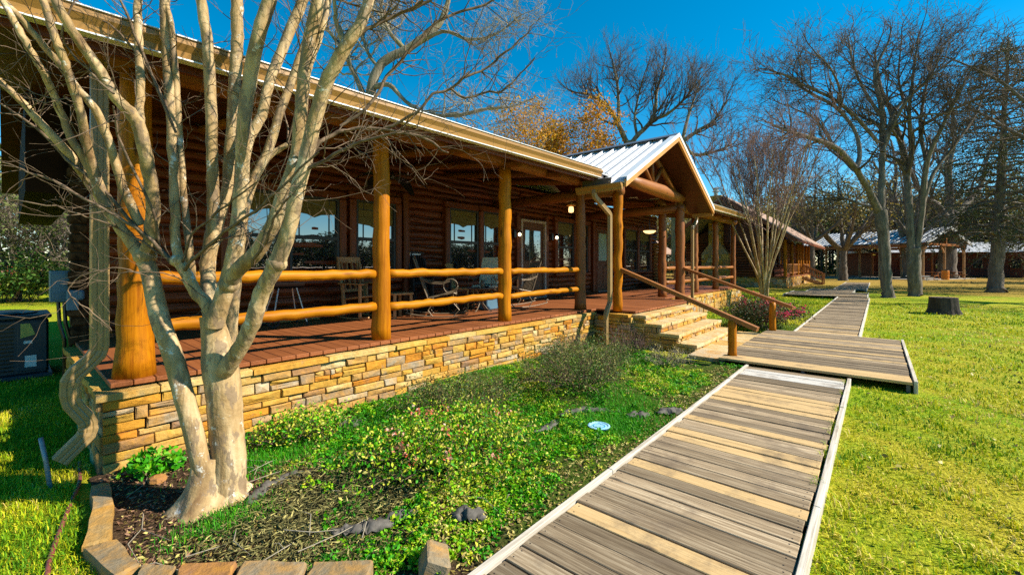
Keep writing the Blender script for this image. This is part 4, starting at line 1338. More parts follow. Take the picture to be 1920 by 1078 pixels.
GX0, GX1, GXC, GY0, GY1 = 7.13, 12.53, 9.80, 3.43, 9.0
GZE, GZR = 3.07, 4.47
def gableroof():
    root = None
    mb = MB()
    for xe in (GX0, GX1):
        a = Vector((GXC, 0, GZR)); b = Vector((xe, 0, GZE))
        d = (b - a)
        n = Vector((-d.z, 0, d.x)) if xe < GXC else Vector((d.z, 0, -d.x))
        n.normalize()
        if n.z < 0: n = -n
        gz = lambda X: GZR - (GZR - GZE) * abs(GXC - X) / abs(GXC - xe)
        sg = -1 if xe < GXC else 1
        q = [(X, y, gz(X)) for X, y in ((GXC, GY0), (xe, GY0), (xe, 4.06), (GXC + sg * 2.16, 4.06), (GXC + sg * 1.30, 7.7), (GXC, GY1))]
        mb.prism(q, n * .03)
        y = GY0 + .30
        while y < GY1:
            xv = xe if y < 4.0 else GXC + sg * (2.16 - .236 * (y - 4.06)) if y < 7.7 else GXC + sg * 1.3 * (GY1 - y) / (GY1 - 7.7)
            p0 = Vector((GXC, y, GZR)) + n * .045; p1 = Vector((xv, y, gz(xv))) + n * .045
            for off in (0,):
                u = Vector((0, 1, 0))
                prof = [(-.034, -.016), (-.013, .026), (.013, .026), (.034, -.016)]
                mb.prism([tuple(p0 + u * s_ + n * t_) for s_, t_ in prof], p1 - p0)
            for off in (.1, .2):
                u = Vector((0, 1, off and 0))
                prof = [(-.016 + off, -.016), (-.006 + off, -.004), (.006 + off, -.004), (.016 + off, -.016)]
                mb.prism([tuple(p0 + Vector((0, 1, 0)) * s_ + n * t_) for s_, t_ in prof], p1 - p0)
            y += .30
    o = mb.build('gable_roof', M['metal'], HR)
    rc = MB()
    for sx in (-1, 1):
        rc.prism([(GXC, GY0 - .02, GZR + .105), (GXC + sx * .17, GY0 - .02, GZR + .022), (GXC + sx * .17, GY1, GZR + .022), (GXC, GY1, GZR + .105)], (0, 0, .008))
    rc.build('ridge_cap', M['ridge'], o)
    fs = MB()
    wt = MB()
    for xe in (GX0, GX1):
        p0 = Vector((GXC, GY0 - .02, GZR - .075)); p1 = Vector((xe, GY0 - .02, GZE - .075))
        d = (p1 - p0)
        fs.prism([tuple(p0), tuple(p1), tuple(p1 + Vector((0, 0, .13))), tuple(p0 + Vector((0, 0, .13)))], (0, .045, 0))
        e = Vector((0, -.012, 0))
        a0, a1 = p0 + Vector((0, 0, .10)) + e, p1 + Vector((0, 0, .10)) + e
        wt.prism([tuple(a0), tuple(a1), tuple(a1 + Vector((0, 0, .075))), tuple(a0 + Vector((0, 0, .075)))], (0, .01, 0))
        b0, b1 = a0 + Vector((0, 0, .077)), a1 + Vector((0, 0, .077))
        wt.prism([tuple(b0), tuple(b1), tuple(b1 + Vector((0, .15, 0))), tuple(b0 + Vector((0, .15, 0)))], (0, 0, .008))
    fs.build('rake_board', M['fascia'], o)
    wt.build('rake_trim', M['metal_trim'], o)
    ub = MB()
    for xe in (GX0 + .02, GX1 - .02):
        n = 20
        for i in range(n):
            t0, t1 = i / n, (i + 1) / n - .002
            ub.cr = rs.random()
            A = [GXC + (xe - GXC) * t for t in (t0, t1)]
            Zz = [GZR + (GZE - GZR) * t - .012 for t in (t0, t1)]
            ym = 7.4 if abs(A[1] - GXC) < 1.37 else (4.06 + (2.16 - abs(A[1] - GXC)) / .236 if abs(A[1] - GXC) < 2.15 else 4.06)
            ub.prism([(A[0], GY0 + .03, Zz[0]), (A[1], GY0 + .03, Zz[1]), (A[1], ym, Zz[1]), (A[0], ym, Zz[0])], (0, 0, -.02))
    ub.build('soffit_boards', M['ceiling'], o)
    # logs of the open truss
    tl = MB()
    tl.tube([(8.25, 4.02, 3.40), (8.9, 4.0, 3.38), (10.2, 3.99, 3.38), (11.2, 4.01, 3.37), (11.75, 4.02, 3.39)], [.085, .135, .155, .14, .10], 14, wob=.06, rng=rs)
    tie = tl.build('truss_log', M['beam'], HR, smooth=True)
    for dx, hh in ((-.62, .52), (0.0, .80), (.62, .52)):
        ws = MB()
        ws.tube([(GXC + dx * .10, 4.03, 3.50), (GXC + dx, 4.05, 3.46 + hh)], .05, 8)
        ws.build('truss_web', M['beam_y'], HR, smooth=True)
    for sx in (-1, 1):
        ws = MB()
        ws.tube([(GXC + sx * 2.35, 4.1, 3.12), (GXC + sx * .06, 4.1, 4.32)], .075, 9)
        ws.build('truss_chord', M['beam_y'], HR, smooth=True)
    for xx in (8.05, 11.7):
        bl = MB()
        bl.cr = rs.random()
        bl.tube([(xx, 3.93, 3.12), (xx, 5.6, 3.12), (xx, 7.4, 3.12)], [.11, .12, .115], 12, wob=.04, rng=rs)
        bl.build('side_beam_log', M['beam_y'], HR, smooth=True)
M['ridge'] = metal_mat('grey_ridge_cap', (0.17, 0.18, 0.20), (0.12, 0.13, 0.15))
gableroof()
gutter([(7.12, 3.46, 3.075), (7.12, 4.40, 3.065)], side=(-1, 0, 0))
gutter([(12.54, 3.46, 3.075), (12.54, 4.0, 3.065)], side=(1, 0, 0))
vf = MB()
vf.bbox((7.105, 3.70, 3.085), (7.14, 4.30, 3.20), .004)
vf.bbox((7.15, 3.985, 3.10), (7.35, 4.02, 3.30), .004)
vf.build('valley_flashing', M['flash'], HR)

def spout(path, w_=.095, d_=.07, side=(0, 1, 0)):
    """rectangular downspout swept along a path, with shallow flutes"""
    P = [Vector(p) for p in path]
    # round the corners
    Q = [P[0]]
    for i in range(1, len(P) - 1):
        a, b, c = P[i - 1], P[i], P[i + 1]
        l = min(.055, (b - a).length * .4, (c - b).length * .4)
        u, v = b + (a - b).normalized() * l, b + (c - b).normalized() * l
        for t in (0, .33, .67, 1):
            Q.append(u * (1 - t) ** 2 + b * 2 * t * (1 - t) + v * t * t)
    Q.append(P[-1])
    prof = []
    W, D = w_ / 2, d_ / 2
    for s_, (p, q) in enumerate((((-W, -D), (W, -D)), ((W, -D), (W, D)), ((W, D), (-W, D)), ((-W, D), (-W, -D)))):
        for t in (.06, .22, .30, .38, .54, .62, .70, .94):
            dep = -.005 if t in (.30, .62) else 0
            x, y = p[0] + (q[0] - p[0]) * t, p[1] + (q[1] - p[1]) * t
            nx, ny = (0, -1) if s_ == 0 else (1, 0) if s_ == 1 else (0, 1) if s_ == 2 else (-1, 0)
            prof.append((x + nx * dep, y + ny * dep))
    mb = MB()
    n = len(prof)
    vs = []
    side = Vector(side)
    for i, p in enumerate(Q):
        t = ((Q[i + 1] - p).normalized() if i + 1 < len(Q) else Vector()) + ((p - Q[i - 1]).normalized() if i else Vector())
        t.normalize()
        u = (side - t * side.dot(t))
        if u.length < .2:
            u = Vector((0, 1, 0)) - t * t.y
        u.normalize()
        v = t.cross(u)
        k = 1.0 + (.06 if i % 2 and 0 < i < len(Q) - 1 else 0)
        mit = 1.0
        if 0 < i < len(Q) - 1:
            c_ = (Q[i] - Q[i - 1]).normalized().dot((Q[i + 1] - Q[i]).normalized())
            mit = 1 / max(.5, math.sqrt(max(.1, (1 + c_) / 2)))
        for a, b in prof:
            vs.append(tuple(p + u * a * k + v * b * k * mit))
    fs = []
    for i in range(len(Q) - 1):
        for k in range(n):
            fs.append((i * n + k, i * n + (k + 1) % n, (i + 1) * n + (k + 1) % n, (i + 1) * n + k))
    fs.append(tuple(range(n))); fs.append(tuple((len(Q) - 1) * n + k for k in range(n)))
    mb.add(vs, fs)
    return mb.build('downspout', M['spout'], HR)
spout([(.43, 4.40, 3.12), (.43, 4.40, .95), (.275, 4.40, .785), (.275, 4.40, .62), (.37, 4.40, .46), (.37, 4.40, .37), (.225, 4.40, .215)], .075, .098)
spout([(7.07, 4.02, 3.00), (7.07, 4.02, 2.88), (7.68, 4.02, 2.60), (7.68, 4.02, .86), (7.52, 4.02, .66), (7.52, 4.02, .06)], .068, .085)
spout([(12.6, 3.9, 3.0), (12.6, 3.9, 2.86), (12.25, 3.9, 2.62), (12.25, 3.9, .66)], .068, .085)

# posts and rails ---------------------------------------------------------
def post(x, y, ztop, r0, r1, mat, seed, z0=.66, flare=1.12, gnarl=.05):
    rr = random.Random(seed)
    n = 16
    pts, rad = [], []
    for i in range(n + 1):
        t = i / n
        pts.append((x + rr.uniform(-.008, .008) * gnarl * 20, y + rr.uniform(-.008, .008) * gnarl * 20, z0 + (ztop - z0) * t))
        k = r0 + (r1 - r0) * t
        if t < .2:
            k *= 1 + (flare - 1) * (1 - t / .2) ** 2
        rad.append(k * (1 + rr.uniform(-gnarl, gnarl)))
    mb = MB()
    mb.cr = rr.random()
    mb.tube(pts, rad, 18, wob=.012, rng=rr)
    return mb.build('porch_post', mat, HR, smooth=True)
post(.68, 4.72, 3.2, .124, .104, M['post'], 1, flare=1.16)
post(3.00, 4.70, 3.2, .112, .092, M['post'], 2, flare=1.08)
post(5.32, 4.70, 3.2, .112, .10, M['post'], 3, flare=1.05, gnarl=.06)
post(7.72, 4.72, 3.2, .115, .095, M['reddish'], 4, flare=1.15)
post(8.06, 4.04, 3.15, .085, .105, M['post'], 5, flare=1.1, gnarl=.09)
post(11.70, 4.05, 3.15, .115, .12, M['reddish'], 6, flare=1.05, gnarl=.05)
post(12.26, 4.75, 3.2, .115, .105, M['reddish'], 7, gnarl=.07)
post(15.0, 4.70, 3.2, .11, .10, M['reddish'], 8, gnarl=.08)
post(17.4, 4.70, 3.25, .11, .10, M['reddish'], 9, gnarl=.07)
post(20.0, 4.70, 3.3, .11, .10, M['reddish'], 10, gnarl=.05)
def xlog(name, xa, xb, y, za, zb, ra, mat, seed, n=12, g=.05, bow=.006):
    rr = random.Random(seed)
    pts, rad = [], []
    for i in range(n + 1):
        t = i / n
        pts.append((xa + (xb - xa) * t, y + rr.uniform(-bow, bow), za + (zb - za) * t + rr.uniform(-bow, bow)))
        rad.append(ra * (1 + rr.uniform(-g, g)))
    mb = MB()
    mb.cr = rr.random()
    mb.tube(pts, rad, 12, wob=.03, rng=rr)
    return mb.build(name, mat, HR, smooth=True)
xlog('porch_beam', .2, 4.15, 4.72, 3.30, 3.33, .125, M['beam'], 1)
xlog('porch_beam', 4.16, 7.95, 4.72, 3.33, 3.36, .125, M['beam'], 2)
xlog('porch_beam', 11.8, 16.2, 4.72, 3.36, 3.40, .125, M['beam'], 3)
xlog('porch_beam', 16.21, 20.3, 4.72, 3.40, 3.44, .125, M['beam'], 4)
PX = [.68, 3.0, 5.32, 7.72]
for i in range(3):
    xlog('rail', PX[i] + .10, PX[i + 1] - .10, 4.70, 1.485 + .005 * i, 1.49 + .006 * i, .056 - .003 * i, M['rail'], 10 + i, 20, .09, .008)
    xlog('rail', PX[i] + .10, PX[i + 1] - .10, 4.70, 1.075, 1.085 + .012 * i, .056 - .004 * i, M['rail'], 20 + i, 20, .09, .008)
PX = [12.26, 15.0, 17.4, 20.0]
for i in range(3):
    xlog('rail', PX[i] + .1, PX[i + 1] - .1, 4.70, 1.50, 1.51, .055, M['beam'], 30 + i, 12, .08)
    xlog('rail', PX[i] + .1, PX[i + 1] - .1, 4.70, 1.08, 1.09, .055, M['beam'], 40 + i, 12, .08)
def yrail(x, z, seed):
    mb = MB()
    mb.tube([(x, 4.8, z), (x, 6.0, z + .01), (x, 7.3, z)], [.05, .056, .052], 10, wob=.04, rng=rs)
    return mb.build('rail', M['beam_y'], HR, smooth=True)
for z in (1.5, 1.08):
    yrail(20.0, z, 1)
def handrail(p, q, foot, seed):
    rr = random.Random(seed)
    p, q = Vector(p), Vector(q)
    mb = MB()
    n = 10
    for i in range(1):
        mb.beam(p, q, .085, .07)
    o = mb.build('handrail', M['handrail'], HR)
    nb = MB()
    fx, fy, zt = foot
    nb.tube([(fx + rr.uniform(-.006, .006), fy, .10 + (zt - .10) * k / 6) for k in range(7)], [.075, .068, .066, .068, .066, .064, .062], 12, wob=.03, rng=rr)
    nb.build('newel_post', M['post'], o, smooth=True)
handrail((8.07, 3.98, 1.51), (7.54, 1.42, .60), (7.62, 1.80, .70), 1)
handrail((11.70, 3.98, 1.52), (11.20, 1.42, .66), (11.12, 1.80, .76), 2)

# ---------------------------------------------------------------- trees
def crape_tree():
    rng = np.random.default_rng(4)
    t = thing('crape_myrtle_tree', (.92, 3.35, 0), 'bare many-limbed crape tree with smooth pale peeling bark in front of the porch corner', 'tree')
    T, tw = [], []
    for k, L in CRAPE_LIMBS.items():
        A = spline(L, 5)
        A[:, 3] *= 1 + rng.normal(0, .014, len(A))
        if k not in ('trunk', 'left'):
            A[:, :3] += rng.normal(0, .002, (len(A), 3))
        T.append((A[:, :3], A[:, 3], 16 if L[0][3] > .05 else 12))
        if k[0] in 'abcd' and k != 'b0':
            n = len(A)
            for _ in range(7):
                i = int(n * rng.uniform(.35, .98)) - 1
                tang = nrm(A[i + 1 if i + 1 < n else i, :3] - A[i - 1, :3])
                perp = nrm(np.cross(tang, rng.normal(size=3)))
                d = nrm(tang * .5 + perp)
                d[1] -= .25
                grow(tw, rng, A[i, :3] + perp * A[i, 3] * .7, nrm(d), rng.uniform(.18, .55), .0042, 1, [3], .28, .06, .5, .0016)
            tang = nrm(A[-1, :3] - A[-2, :3])
            for _ in range(4):
                grow(tw, rng, A[-1, :3], nrm(tang + rng.normal(0, .4, 3)), rng.uniform(.7, 1.3), A[-1, 3] * .55, 2, [3, 4], .2, .1, .55, .002)
    # knuckles where old limbs were pruned
    for q in ((.58, 3.70, 1.66, .068), (*CRAPE_LIMBS['b0'][4][:3], .048), (*CRAPE_LIMBS['d0'][5][:3], .062), (*CRAPE_LIMBS['d1'][0][:3], .066)):
        c = np.array(q[:3])
        T.append((np.array([c - [0, 0, q[3] * .9], c - [0, 0, q[3] * .5], c, c + [.01, 0, q[3] * .5], c + [.01, 0, q[3] * .9]]), np.array([.25, .85, 1, .8, .2]) * q[3], 10))
    # root flare: one lobed skirt that both stems grow out of
    fl = MB()
    n, vs, fs = 40, [], []
    zs = [-.06, -.01, .03, .07, .12, .18, .25, .33]
    for q, z in enumerate(zs):
        t_ = max(0.0, z) / .33
        cx, cy = .875 + .015 * t_, 3.365
        for k in range(n):
            a = 2 * pi * k / n
            lob = .5 + .5 * sin(a * 5 + .8 * sin(a) + .6)
            ex, ey = .135 + .085 * (1 - t_) ** 2.4 + .075 * lob * (1 - t_) ** 3, .072 + .085 * (1 - t_) ** 2.2 + .075 * lob * (1 - t_) ** 3
            if z < 0:
                ex += .02; ey += .02
            vs.append((cx + cos(a) * ex + rng.normal(0, .002), cy + sin(a) * ey + rng.normal(0, .002), z))
    for q in range(len(zs) - 1):
        for k in range(n):
            m = (k + 1) % n
            fs.append((q * n + k, q * n + m, q * n + n + m, q * n + n + k))
    fs.append(tuple((len(zs) - 1) * n + k for k in range(n)))
    fl.add(vs, fs)
    fl.build('root_flare', M['crape'], t, smooth=True)
    for L in CRAPE_TWIGS:
        A = spline(L, 4)
        A[:, :3] += rng.normal(0, .004, (len(A), 3))
        tw.append((A[:, :3], A[:, 3], 6))
        n = len(A)
        big = L[0][3] > .011
        for _ in range(20 if L[0][1] < 2.9 and L[0][0] > 1.0 else 12 if big else 6):
            i = max(1, int(n * rng.uniform(.2, .98)) - 1)
            tang = nrm(A[min(i + 1, n - 1), :3] - A[i - 1, :3])
            perp = nrm(np.cross(tang, rng.normal(size=3)))
            grow(tw, rng, A[i, :3], nrm(tang * .8 + perp * .9), rng.uniform(.15, .55), max(.002, A[i, 3] * .5), 1, [3], .26, .03, .55, .0015)
    tubes_mesh('trunk', T, M['crape'], t)
    tubes_mesh('crown', tw, M['twig'], t)
crape_tree()

def traced_tree(name, limbs, label, seed, bark_m, twig_m, n, L, lvl, kids, group=None, leafm=None, leafn=0, leafs=.1, rmin=.010, t0=.3, skip=1, **kw):
    rng = np.random.default_rng(seed)
    b = limbs[0][0]
    t = thing(name, (b[0], b[1], 0), label, 'tree', group)
    T, tw, ends = [], [], []
    for i, Lm in enumerate(limbs):
        A = spline(Lm, 4)
        A[:, :3] += rng.normal(0, .015, (len(A), 3)) * min(1, A[:, 3].mean() * 4)
        T.append((A[:, :3], A[:, 3] * (1 + rng.normal(0, .05, len(A))), 10 if Lm[0][3] > .15 else 7))
        if i >= skip:
            limb_kids(tw, rng, A, n, L, lvl, kids, ends=ends, rmin=rmin, t0=t0, **kw)
    tubes_mesh('trunk', T, bark_m, t)
    c = tubes_mesh('crown', tw, twig_m, t)
    if leafm:
        E = np.array(ends)
        idx = rng.integers(0, len(E), leafn)
        leaves('leaves', E[idx] + rng.normal(0, leafs * 1.6, (leafn, 3)), rng.uniform(.6, 1.2, leafn) * leafs, rng.random(leafn), leafm, rng, t)
    return t

KW = dict(wander=.22, up=.05, ratio=.6)
traced_tree('oak_tree', OAK_NEAR, 'tall bare oak with a slightly curved trunk, nearest the boardwalk on the right lawn', 21, M['oak'], M['oaktwig'], 16, 2.6, 2, [5, 5], rmin=.009, **KW)
traced_tree('oak_tree', OAK_TWIN, 'tall bare oak with a double trunk standing on the right lawn behind the stump', 22, M['oak'], M['oaktwig'], 16, 2.8, 2, [5, 5], rmin=.009, **KW)
traced_tree('oak_tree', OAK_FORK, 'dark bare oak with wide forked limbs before the pavilion gable', 23, M['oak'], M['oaktwig'], 12, 5.0, 2, [4, 5], rmin=.02, **KW)
traced_tree('oak_tree', OAK_SLANT, 'thin dark slanting oak trunk in front of the pavilion, between two nearer trunks', 24, M['oak'], M['oaktwig'], 8, 3.0, 2, [3, 4], rmin=.02, **KW)
traced_tree('oak_tree', OAK_ROOF, 'bare mossy oak with twisting limbs rising behind the porch roof on the left', 25, M['oakmoss'], M['paletwig'], 24, 1.7, 2, [5, 6], rmin=.007, wander=.36, up=.03, ratio=.6)
traced_tree('oak_tree', OAK_GABLE, 'bare round-crowned oak standing behind the porch gable', 26, M['oakmoss'], M['oaktwig'], 20, 3.1, 2, [5, 6], rmin=.010, wander=.16, up=.12, ratio=.62)
traced_tree('oak_tree', OAK_BEHIND_GABLE, 'low bare oak leaning right just beyond the gable peak', 27, M['oakmoss'], M['oaktwig'], 16, 2.6, 2, [5, 5], rmin=.010, wander=.16, up=.10, ratio=.62)

def free_limbs(rng, x, y, h, r, spread, nl, fork=.3, lean=(0, 0)):
    """a trunk and main limbs for trees whose limbs were not traced"""
    f = h * fork
    L = [[(x, y, -.05, r * 1.35), (x, y, h * .03, r * 1.05), (x + lean[0] * f * .5, y + lean[1] * f * .5, f * .5, r * .9), (x + lean[0] * f, y + lean[1] * f, f, r * .85)]]
    bx, by = x + lean[0] * f, y + lean[1] * f
    a0 = rng.uniform(0, 6.28)
    for i in range(nl):
        a = a0 + 6.28 * i / nl + rng.uniform(-.4, .4)
        s = spread * rng.uniform(.55, 1.0) * (0.25 if i == 0 else 1)
        hh = (h - f) * rng.uniform(.75, 1.0) * (1.0 if i == 0 else .9)
        q = []
        for k in range(6):
            t = k / 5
            q.append((bx + cos(a) * s * t ** .9 + rng.normal(0, .03 * h * t * .5), by + sin(a) * s * t ** .9 + rng.normal(0, .03 * h * t * .5), f * .97 + hh * (t ** 1.15) * .92, r * .62 * (1 - .8 * t)))
        L.append(q)
    return L

rng0 = np.random.default_rng(77)
traced_tree('autumn_tree', free_limbs(rng0, 22.6, 18.6, 13.2, .18, 3.4, 7, .3), 'thin tree with sparse orange autumn leaves behind the roof, left of the gable', 31, M['oakmoss'], M['paletwig'], 10, 2.2, 2, [4, 4],
            leafm=M['yellowleaf'], leafn=7000, leafs=.19, rmin=.012, **KW)
traced_tree('autumn_tree', free_limbs(rng0, 28.3, 19.0, 14.2, .2, 4.0, 7, .3), 'fuller golden-orange autumn tree behind the roof beside the gable ridge', 32, M['oakmoss'], M['paletwig'], 10, 2.4, 2, [4, 4],
            leafm=M['yellowleaf'], leafn=17000, leafs=.21, rmin=.012, **KW)

# multi-stem crape tree beside the steps
def fan_tree():
    rng = np.random.default_rng(8)
    bx, by = 18.8, 3.33
    t = thing('crape_myrtle_tree', (bx, by, 0), 'upright fan-shaped bare crape tree with many slender stems beyond the pink shrub', 'tree')
    T, tw, pods = [], [], []
    for i in range(17):
        a = i * 2.4 + rng.uniform(-.3, .3)
        s = rng.uniform(.8, 2.75)
        if i < 4:
            s *= .4
        q = []
        hh = rng.uniform(5.2, 7.0)
        b0 = np.array([bx + cos(a) * .10, by + sin(a) * .10])
        for k in range(7):
            tt = k / 6
            sp = max(0, tt - .13) / .87
            q.append((b0[0] + cos(a) * s * sp ** 1.12 + rng.normal(0, .03), b0[1] + sin(a) * s * sp ** 1.12 + rng.normal(0, .03), hh * tt - .02, .042 * (1 - .8 * tt) + .005))
        A = spline(q, 3)
        T.append((A[:, :3], A[:, 3], 7))
        limb_kids(tw, rng, A, 15, 1.6, 2, [4, 5], t0=.5, ends=pods, rmin=.006, wander=.13, up=.16, ratio=.58, ang=(.25, .6))
    tubes_mesh('trunk', T, M['crape'], t)
    tubes_mesh('crown', tw, M['purpletwig'], t)
    E = np.array([p for p in pods if p[2] > 5.2])
    E = E[rng.integers(0, len(E), 160)]
    E = E + rng.normal(0, .02, E.shape)
    o = leaves('seed_pods', E, rng.uniform(.05, .10, len(E)), rng.random(len(E)), M['mulch'], rng, t, aspect=.9)
    o['kind'] = 'stuff'
fan_tree()

def leafy_tree(name, x, y, h, r, spread, seed, label, leafm, leafn, leafs, group=None, fork=.3, twm=None, nl=7, L=None, lean=(0, 0)):
    rng = np.random.default_rng(seed)
    return traced_tree(name, free_limbs(rng, x, y, h, r, spread, nl, fork, lean), label, seed, M['oak'], twm or M['oaktwig'], 8, L or h * .2, 2, [4, 4],
                       group=group, leafm=leafm, leafn=leafn, leafs=leafs, rmin=.014, **KW)

# dark evergreens at the right edge of the lawn
def evergreen(x, y, h, r, R0, z0, seed, label, nb=120, nl=190, leafs=.17, lean=(.04, -.04), matl='evergreen'):
    rng = np.random.default_rng(seed)
    t = thing('evergreen_tree', (x, y, 0), label, 'tree')
    T, tw, L = [], [], []
    ax = lambda z: np.array([x + lean[0] * z, y + lean[1] * z, z])
    A = spline([(*ax(-.05), r * 1.7), (*ax(.35), r * 1.15), (*ax(h * .25), r * .9), (*ax(h * .55), r * .55), (*ax(h), .04)], 5)
    A[:, :2] += rng.normal(0, .02, (len(A), 2))
    T.append((A[:, :3], A[:, 3], 12))
    for i in range(nb):
        f = (i + rng.random()) / nb
        z = z0 + (h - z0) * f ** 1.15
        a = i * 2.39996 + rng.normal(0, .3)
        l = R0 * (1 - .55 * f ** 2.2) * rng.uniform(.45, 1.2)
        d = np.array([cos(a), sin(a), 0])
        rise = rng.uniform(.05, .45)
        P = np.array([ax(z) + d * l * q + np.array([0, 0, l * (rise * q - (.30 + .25 * (1 - f)) * q * q)]) + rng.normal(0, .07, 3) * q for q in np.linspace(0, 1, 6)])
        T.append((P, np.linspace(.075, .012, 6) * (1.15 - .6 * f), 5))
        for k in range(9):
            q = rng.uniform(.3, 1)
            p = P[min(int(q * 5), 4)] * (1 - (q * 5) % 1) + P[min(int(q * 5) + 1, 5)] * ((q * 5) % 1)
            dd = nrm(d * .7 + rng.normal(0, .7, 3) + [0, 0, -.25])
            grow(tw, rng, p, dd, l * rng.uniform(.18, .34), .014, 1, [4], .2, -.06, .55, .007)
            n = max(6, int(nl / 9))
            L.append(p + dd * (rng.random((n, 1)) * l * .36) + rng.normal(0, 1, (n, 3)) * np.array([.22, .22, .11]) * (l / 3.5) ** .5)
    tubes_mesh('trunk', T, M['oak'], t)
    tubes_mesh('crown', tw, M['oaktwig'], t)
    L = np.concatenate(L)
    keep = rng.random(len(L)) < .8
    L = L[keep]
    leaves('foliage', L, rng.uniform(.6, 1.3, len(L)) * leafs, rng.random(len(L)), M[matl], rng, t, .32)
    return t
evergreen(37.6, -5.25, 14.5, .31, 4.3, 3.2, 41, 'large dark evergreen with a flared trunk at the right edge of the lawn')
evergreen(45.5, -9.6, 16, .33, 5.2, 2.6, 42, 'tall dark evergreen half out of view beyond the right edge', 110, 180, .2)
leafy_tree('oak_tree', 53.5, 5.2, 11.5, .33, 5.0, 43, 'oak with sparse olive brown leaves, dark trunk right of the far cabin steps', M['olive'], 2600, .24, fork=.35)
leafy_tree('oak_tree', 55.5, 2.7, 10.5, .36, 4.6, 44, 'oak with golden brown leaves before the left end of the pavilion roof', M['olive'], 2300, .24, fork=.3)
leafy_tree('oak_tree', 30.5, -9.0, 14.0, .25, 7.5, 45, 'tall bare oak whose long twigs enter at the top right corner', None, 0, .1, fork=.35, L=3.0)
leafy_tree('oak_tree', 66, -3.0, 15.5, .35, 6.5, 46, 'bare oak crown rising straight behind the pavilion roof', None, 0, .1, fork=.3, L=3.2)
evergreen(63.5, -17.5, 13, .3, 5, 1.5, 47, 'dark evergreen behind the red lodge at far right', 90, 120, .28)

# woods that close the view: copies of two loose trees
far_a = leafy_tree('woodland_tree', 84, 24, 13, .3, 5.5, 51, 'olive brown woodland tree behind the far cabin roof, left of its ridge', M['olive'], 3500, .42, 'woodland trees beyond the buildings', .2)
far_b = leafy_tree('woodland_tree', 88, 11, 12, .3, 5.5, 52, 'dull green woodland tree seen between far cabin and pavilion', M['woodgreen'], 4500, .42, 'woodland trees beyond the buildings', .2)
FARS = [(far_b, 95, 2, .95, 'dull green woodland tree right behind the left end of the pavilion'), (far_a, 98, -6, 1.0, 'brownish woodland tree behind the middle of the pavilion roof'),
        (far_b, 100, -14, 1.05, 'dull green woodland tree behind the pavilion gable'), (far_a, 96, -22, 1.1, 'brownish woodland tree behind the far right of the lodge'),
        (far_b, 72, 9.5, .75, 'low green woodland tree in the gap left of the pavilion'), (far_a, 70, 15, .8, 'low brown woodland tree behind the far cabin eave'),
        (far_b, 82, -24, 1.1, 'green woodland tree at the far right behind the lawn'), (far_a, 74, 33, 1.0, 'brownish woodland tree left of the far cabin chimney'),
        (far_b, 60, -19, .8, 'green woodland tree close to the right picture edge')]
for i, (src, x, y, s, lab) in enumerate(FARS):
    c = copy_tree(src)
    c.location = (x, y, 0); c.rotation_euler = (0, 0, 1.3 * i + .7); c.scale = (s, s, s)
    c['label'] = lab
# left background wood
left_a = leafy_tree('woodland_tree', 2.2, 34, 7.6, .22, 4.4, 61, 'leafy green tree low behind the house corner at the left edge', M['woodgreen'], 9000, .26, 'woodland trees left of the house', .12, M['paletwig'], 9)
left_b = leafy_tree('woodland_tree', 3.2, 25, 5.2, .14, 3.0, 62, 'grey brushy tree with sparse green leaves beside the house corner', M['woodgreen'], 2600, .13, 'woodland trees left of the house', .12, M['oaktwig'], 9, 1.5)
for i, (src, x, y, s, lab) in enumerate([(left_a, -5, 38, .9, 'leafy green tree at the extreme left edge behind the red-flecked bush'), (left_a, 8, 42, .9, 'green tree mostly behind the log corner at left'),
                                        (left_b, .2, 29, 1.1, 'grey brushy tree with sparse leaves above the red-flecked bush'), (left_b, 6.5, 28, 1.15, 'grey brushy tree with sparse leaves touching the log corner')]):
    c = copy_tree(src)
    c.location = (x, y, 0); c.rotation_euler = (0, 0, 1.7 * i + .9); c.scale = (s, s, s)
    c['label'] = lab
# distant woods that read as one mass
def woods(name, spots, label, seed, leafm, hgt, nleaf=300, lsize=.55, nbr=26):
    rng = np.random.default_rng(seed)
    T, L = [], []
    for x, y in spots:
        h = hgt * rng.uniform(.75, 1.2)
        T.append((np.array([(x, y, 0), (x + rng.normal(0, .3), y, h * .5), (x + rng.normal(0, .5), y, h * .95)]), np.array([.22, .16, .05]), 5))
        m = nleaf // 3
        L.append(np.c_[x + rng.normal(0, 2.6, m), y + rng.normal(0, 2.6, m), np.abs(rng.normal(0, 1.5, m))])
        for _ in range(nbr):
            z = h * rng.uniform(.15, .9)
            a = rng.uniform(0, 6.28)
            l = h * .32 * (1.15 - z / h) + .8
            p = np.array([x, y, z])
            d = np.array([cos(a), sin(a), rng.uniform(.3, 1.1)])
            T.append((np.array([p, p + d * l * .5, p + d * l + [0, 0, .3]]), np.array([.09, .055, .03]), 3))
            q = p + d * l
            for _ in range(3):
                e = q + rng.normal(0, 1, 3) * [1, 1, .8] * l * .35
                T.append((np.array([p + d * l * .6, (q + e) / 2, e]), np.array([.04, .03, .015]), 3))
            n = nleaf // nbr
            L.append(q + rng.normal(0, 1, (n, 3)) * np.array([1, 1, .7]) * l * .33)
    o = tubes_mesh(name, T, M['oaktwig'])
    tag(o, label, 'woods', kind='stuff')
    L = np.concatenate(L)
    L[:, 2] = np.maximum(L[:, 2], .2)
    leaves('leaves', L, rng.uniform(.5, 1.2, len(L)) * lsize, rng.random(len(L)), leafm, rng, o, .7)
rngw = np.random.default_rng(5)
sp = [(rngw.uniform(92, 125), rngw.uniform(-55, 46)) for _ in range(130)] + [(rngw.uniform(90, 104), rngw.uniform(-8, 34)) for _ in range(45)]
woods('far_woods', sp, 'hazy brown and green woods closing the view behind the far buildings', 301, M['olive'], 13)
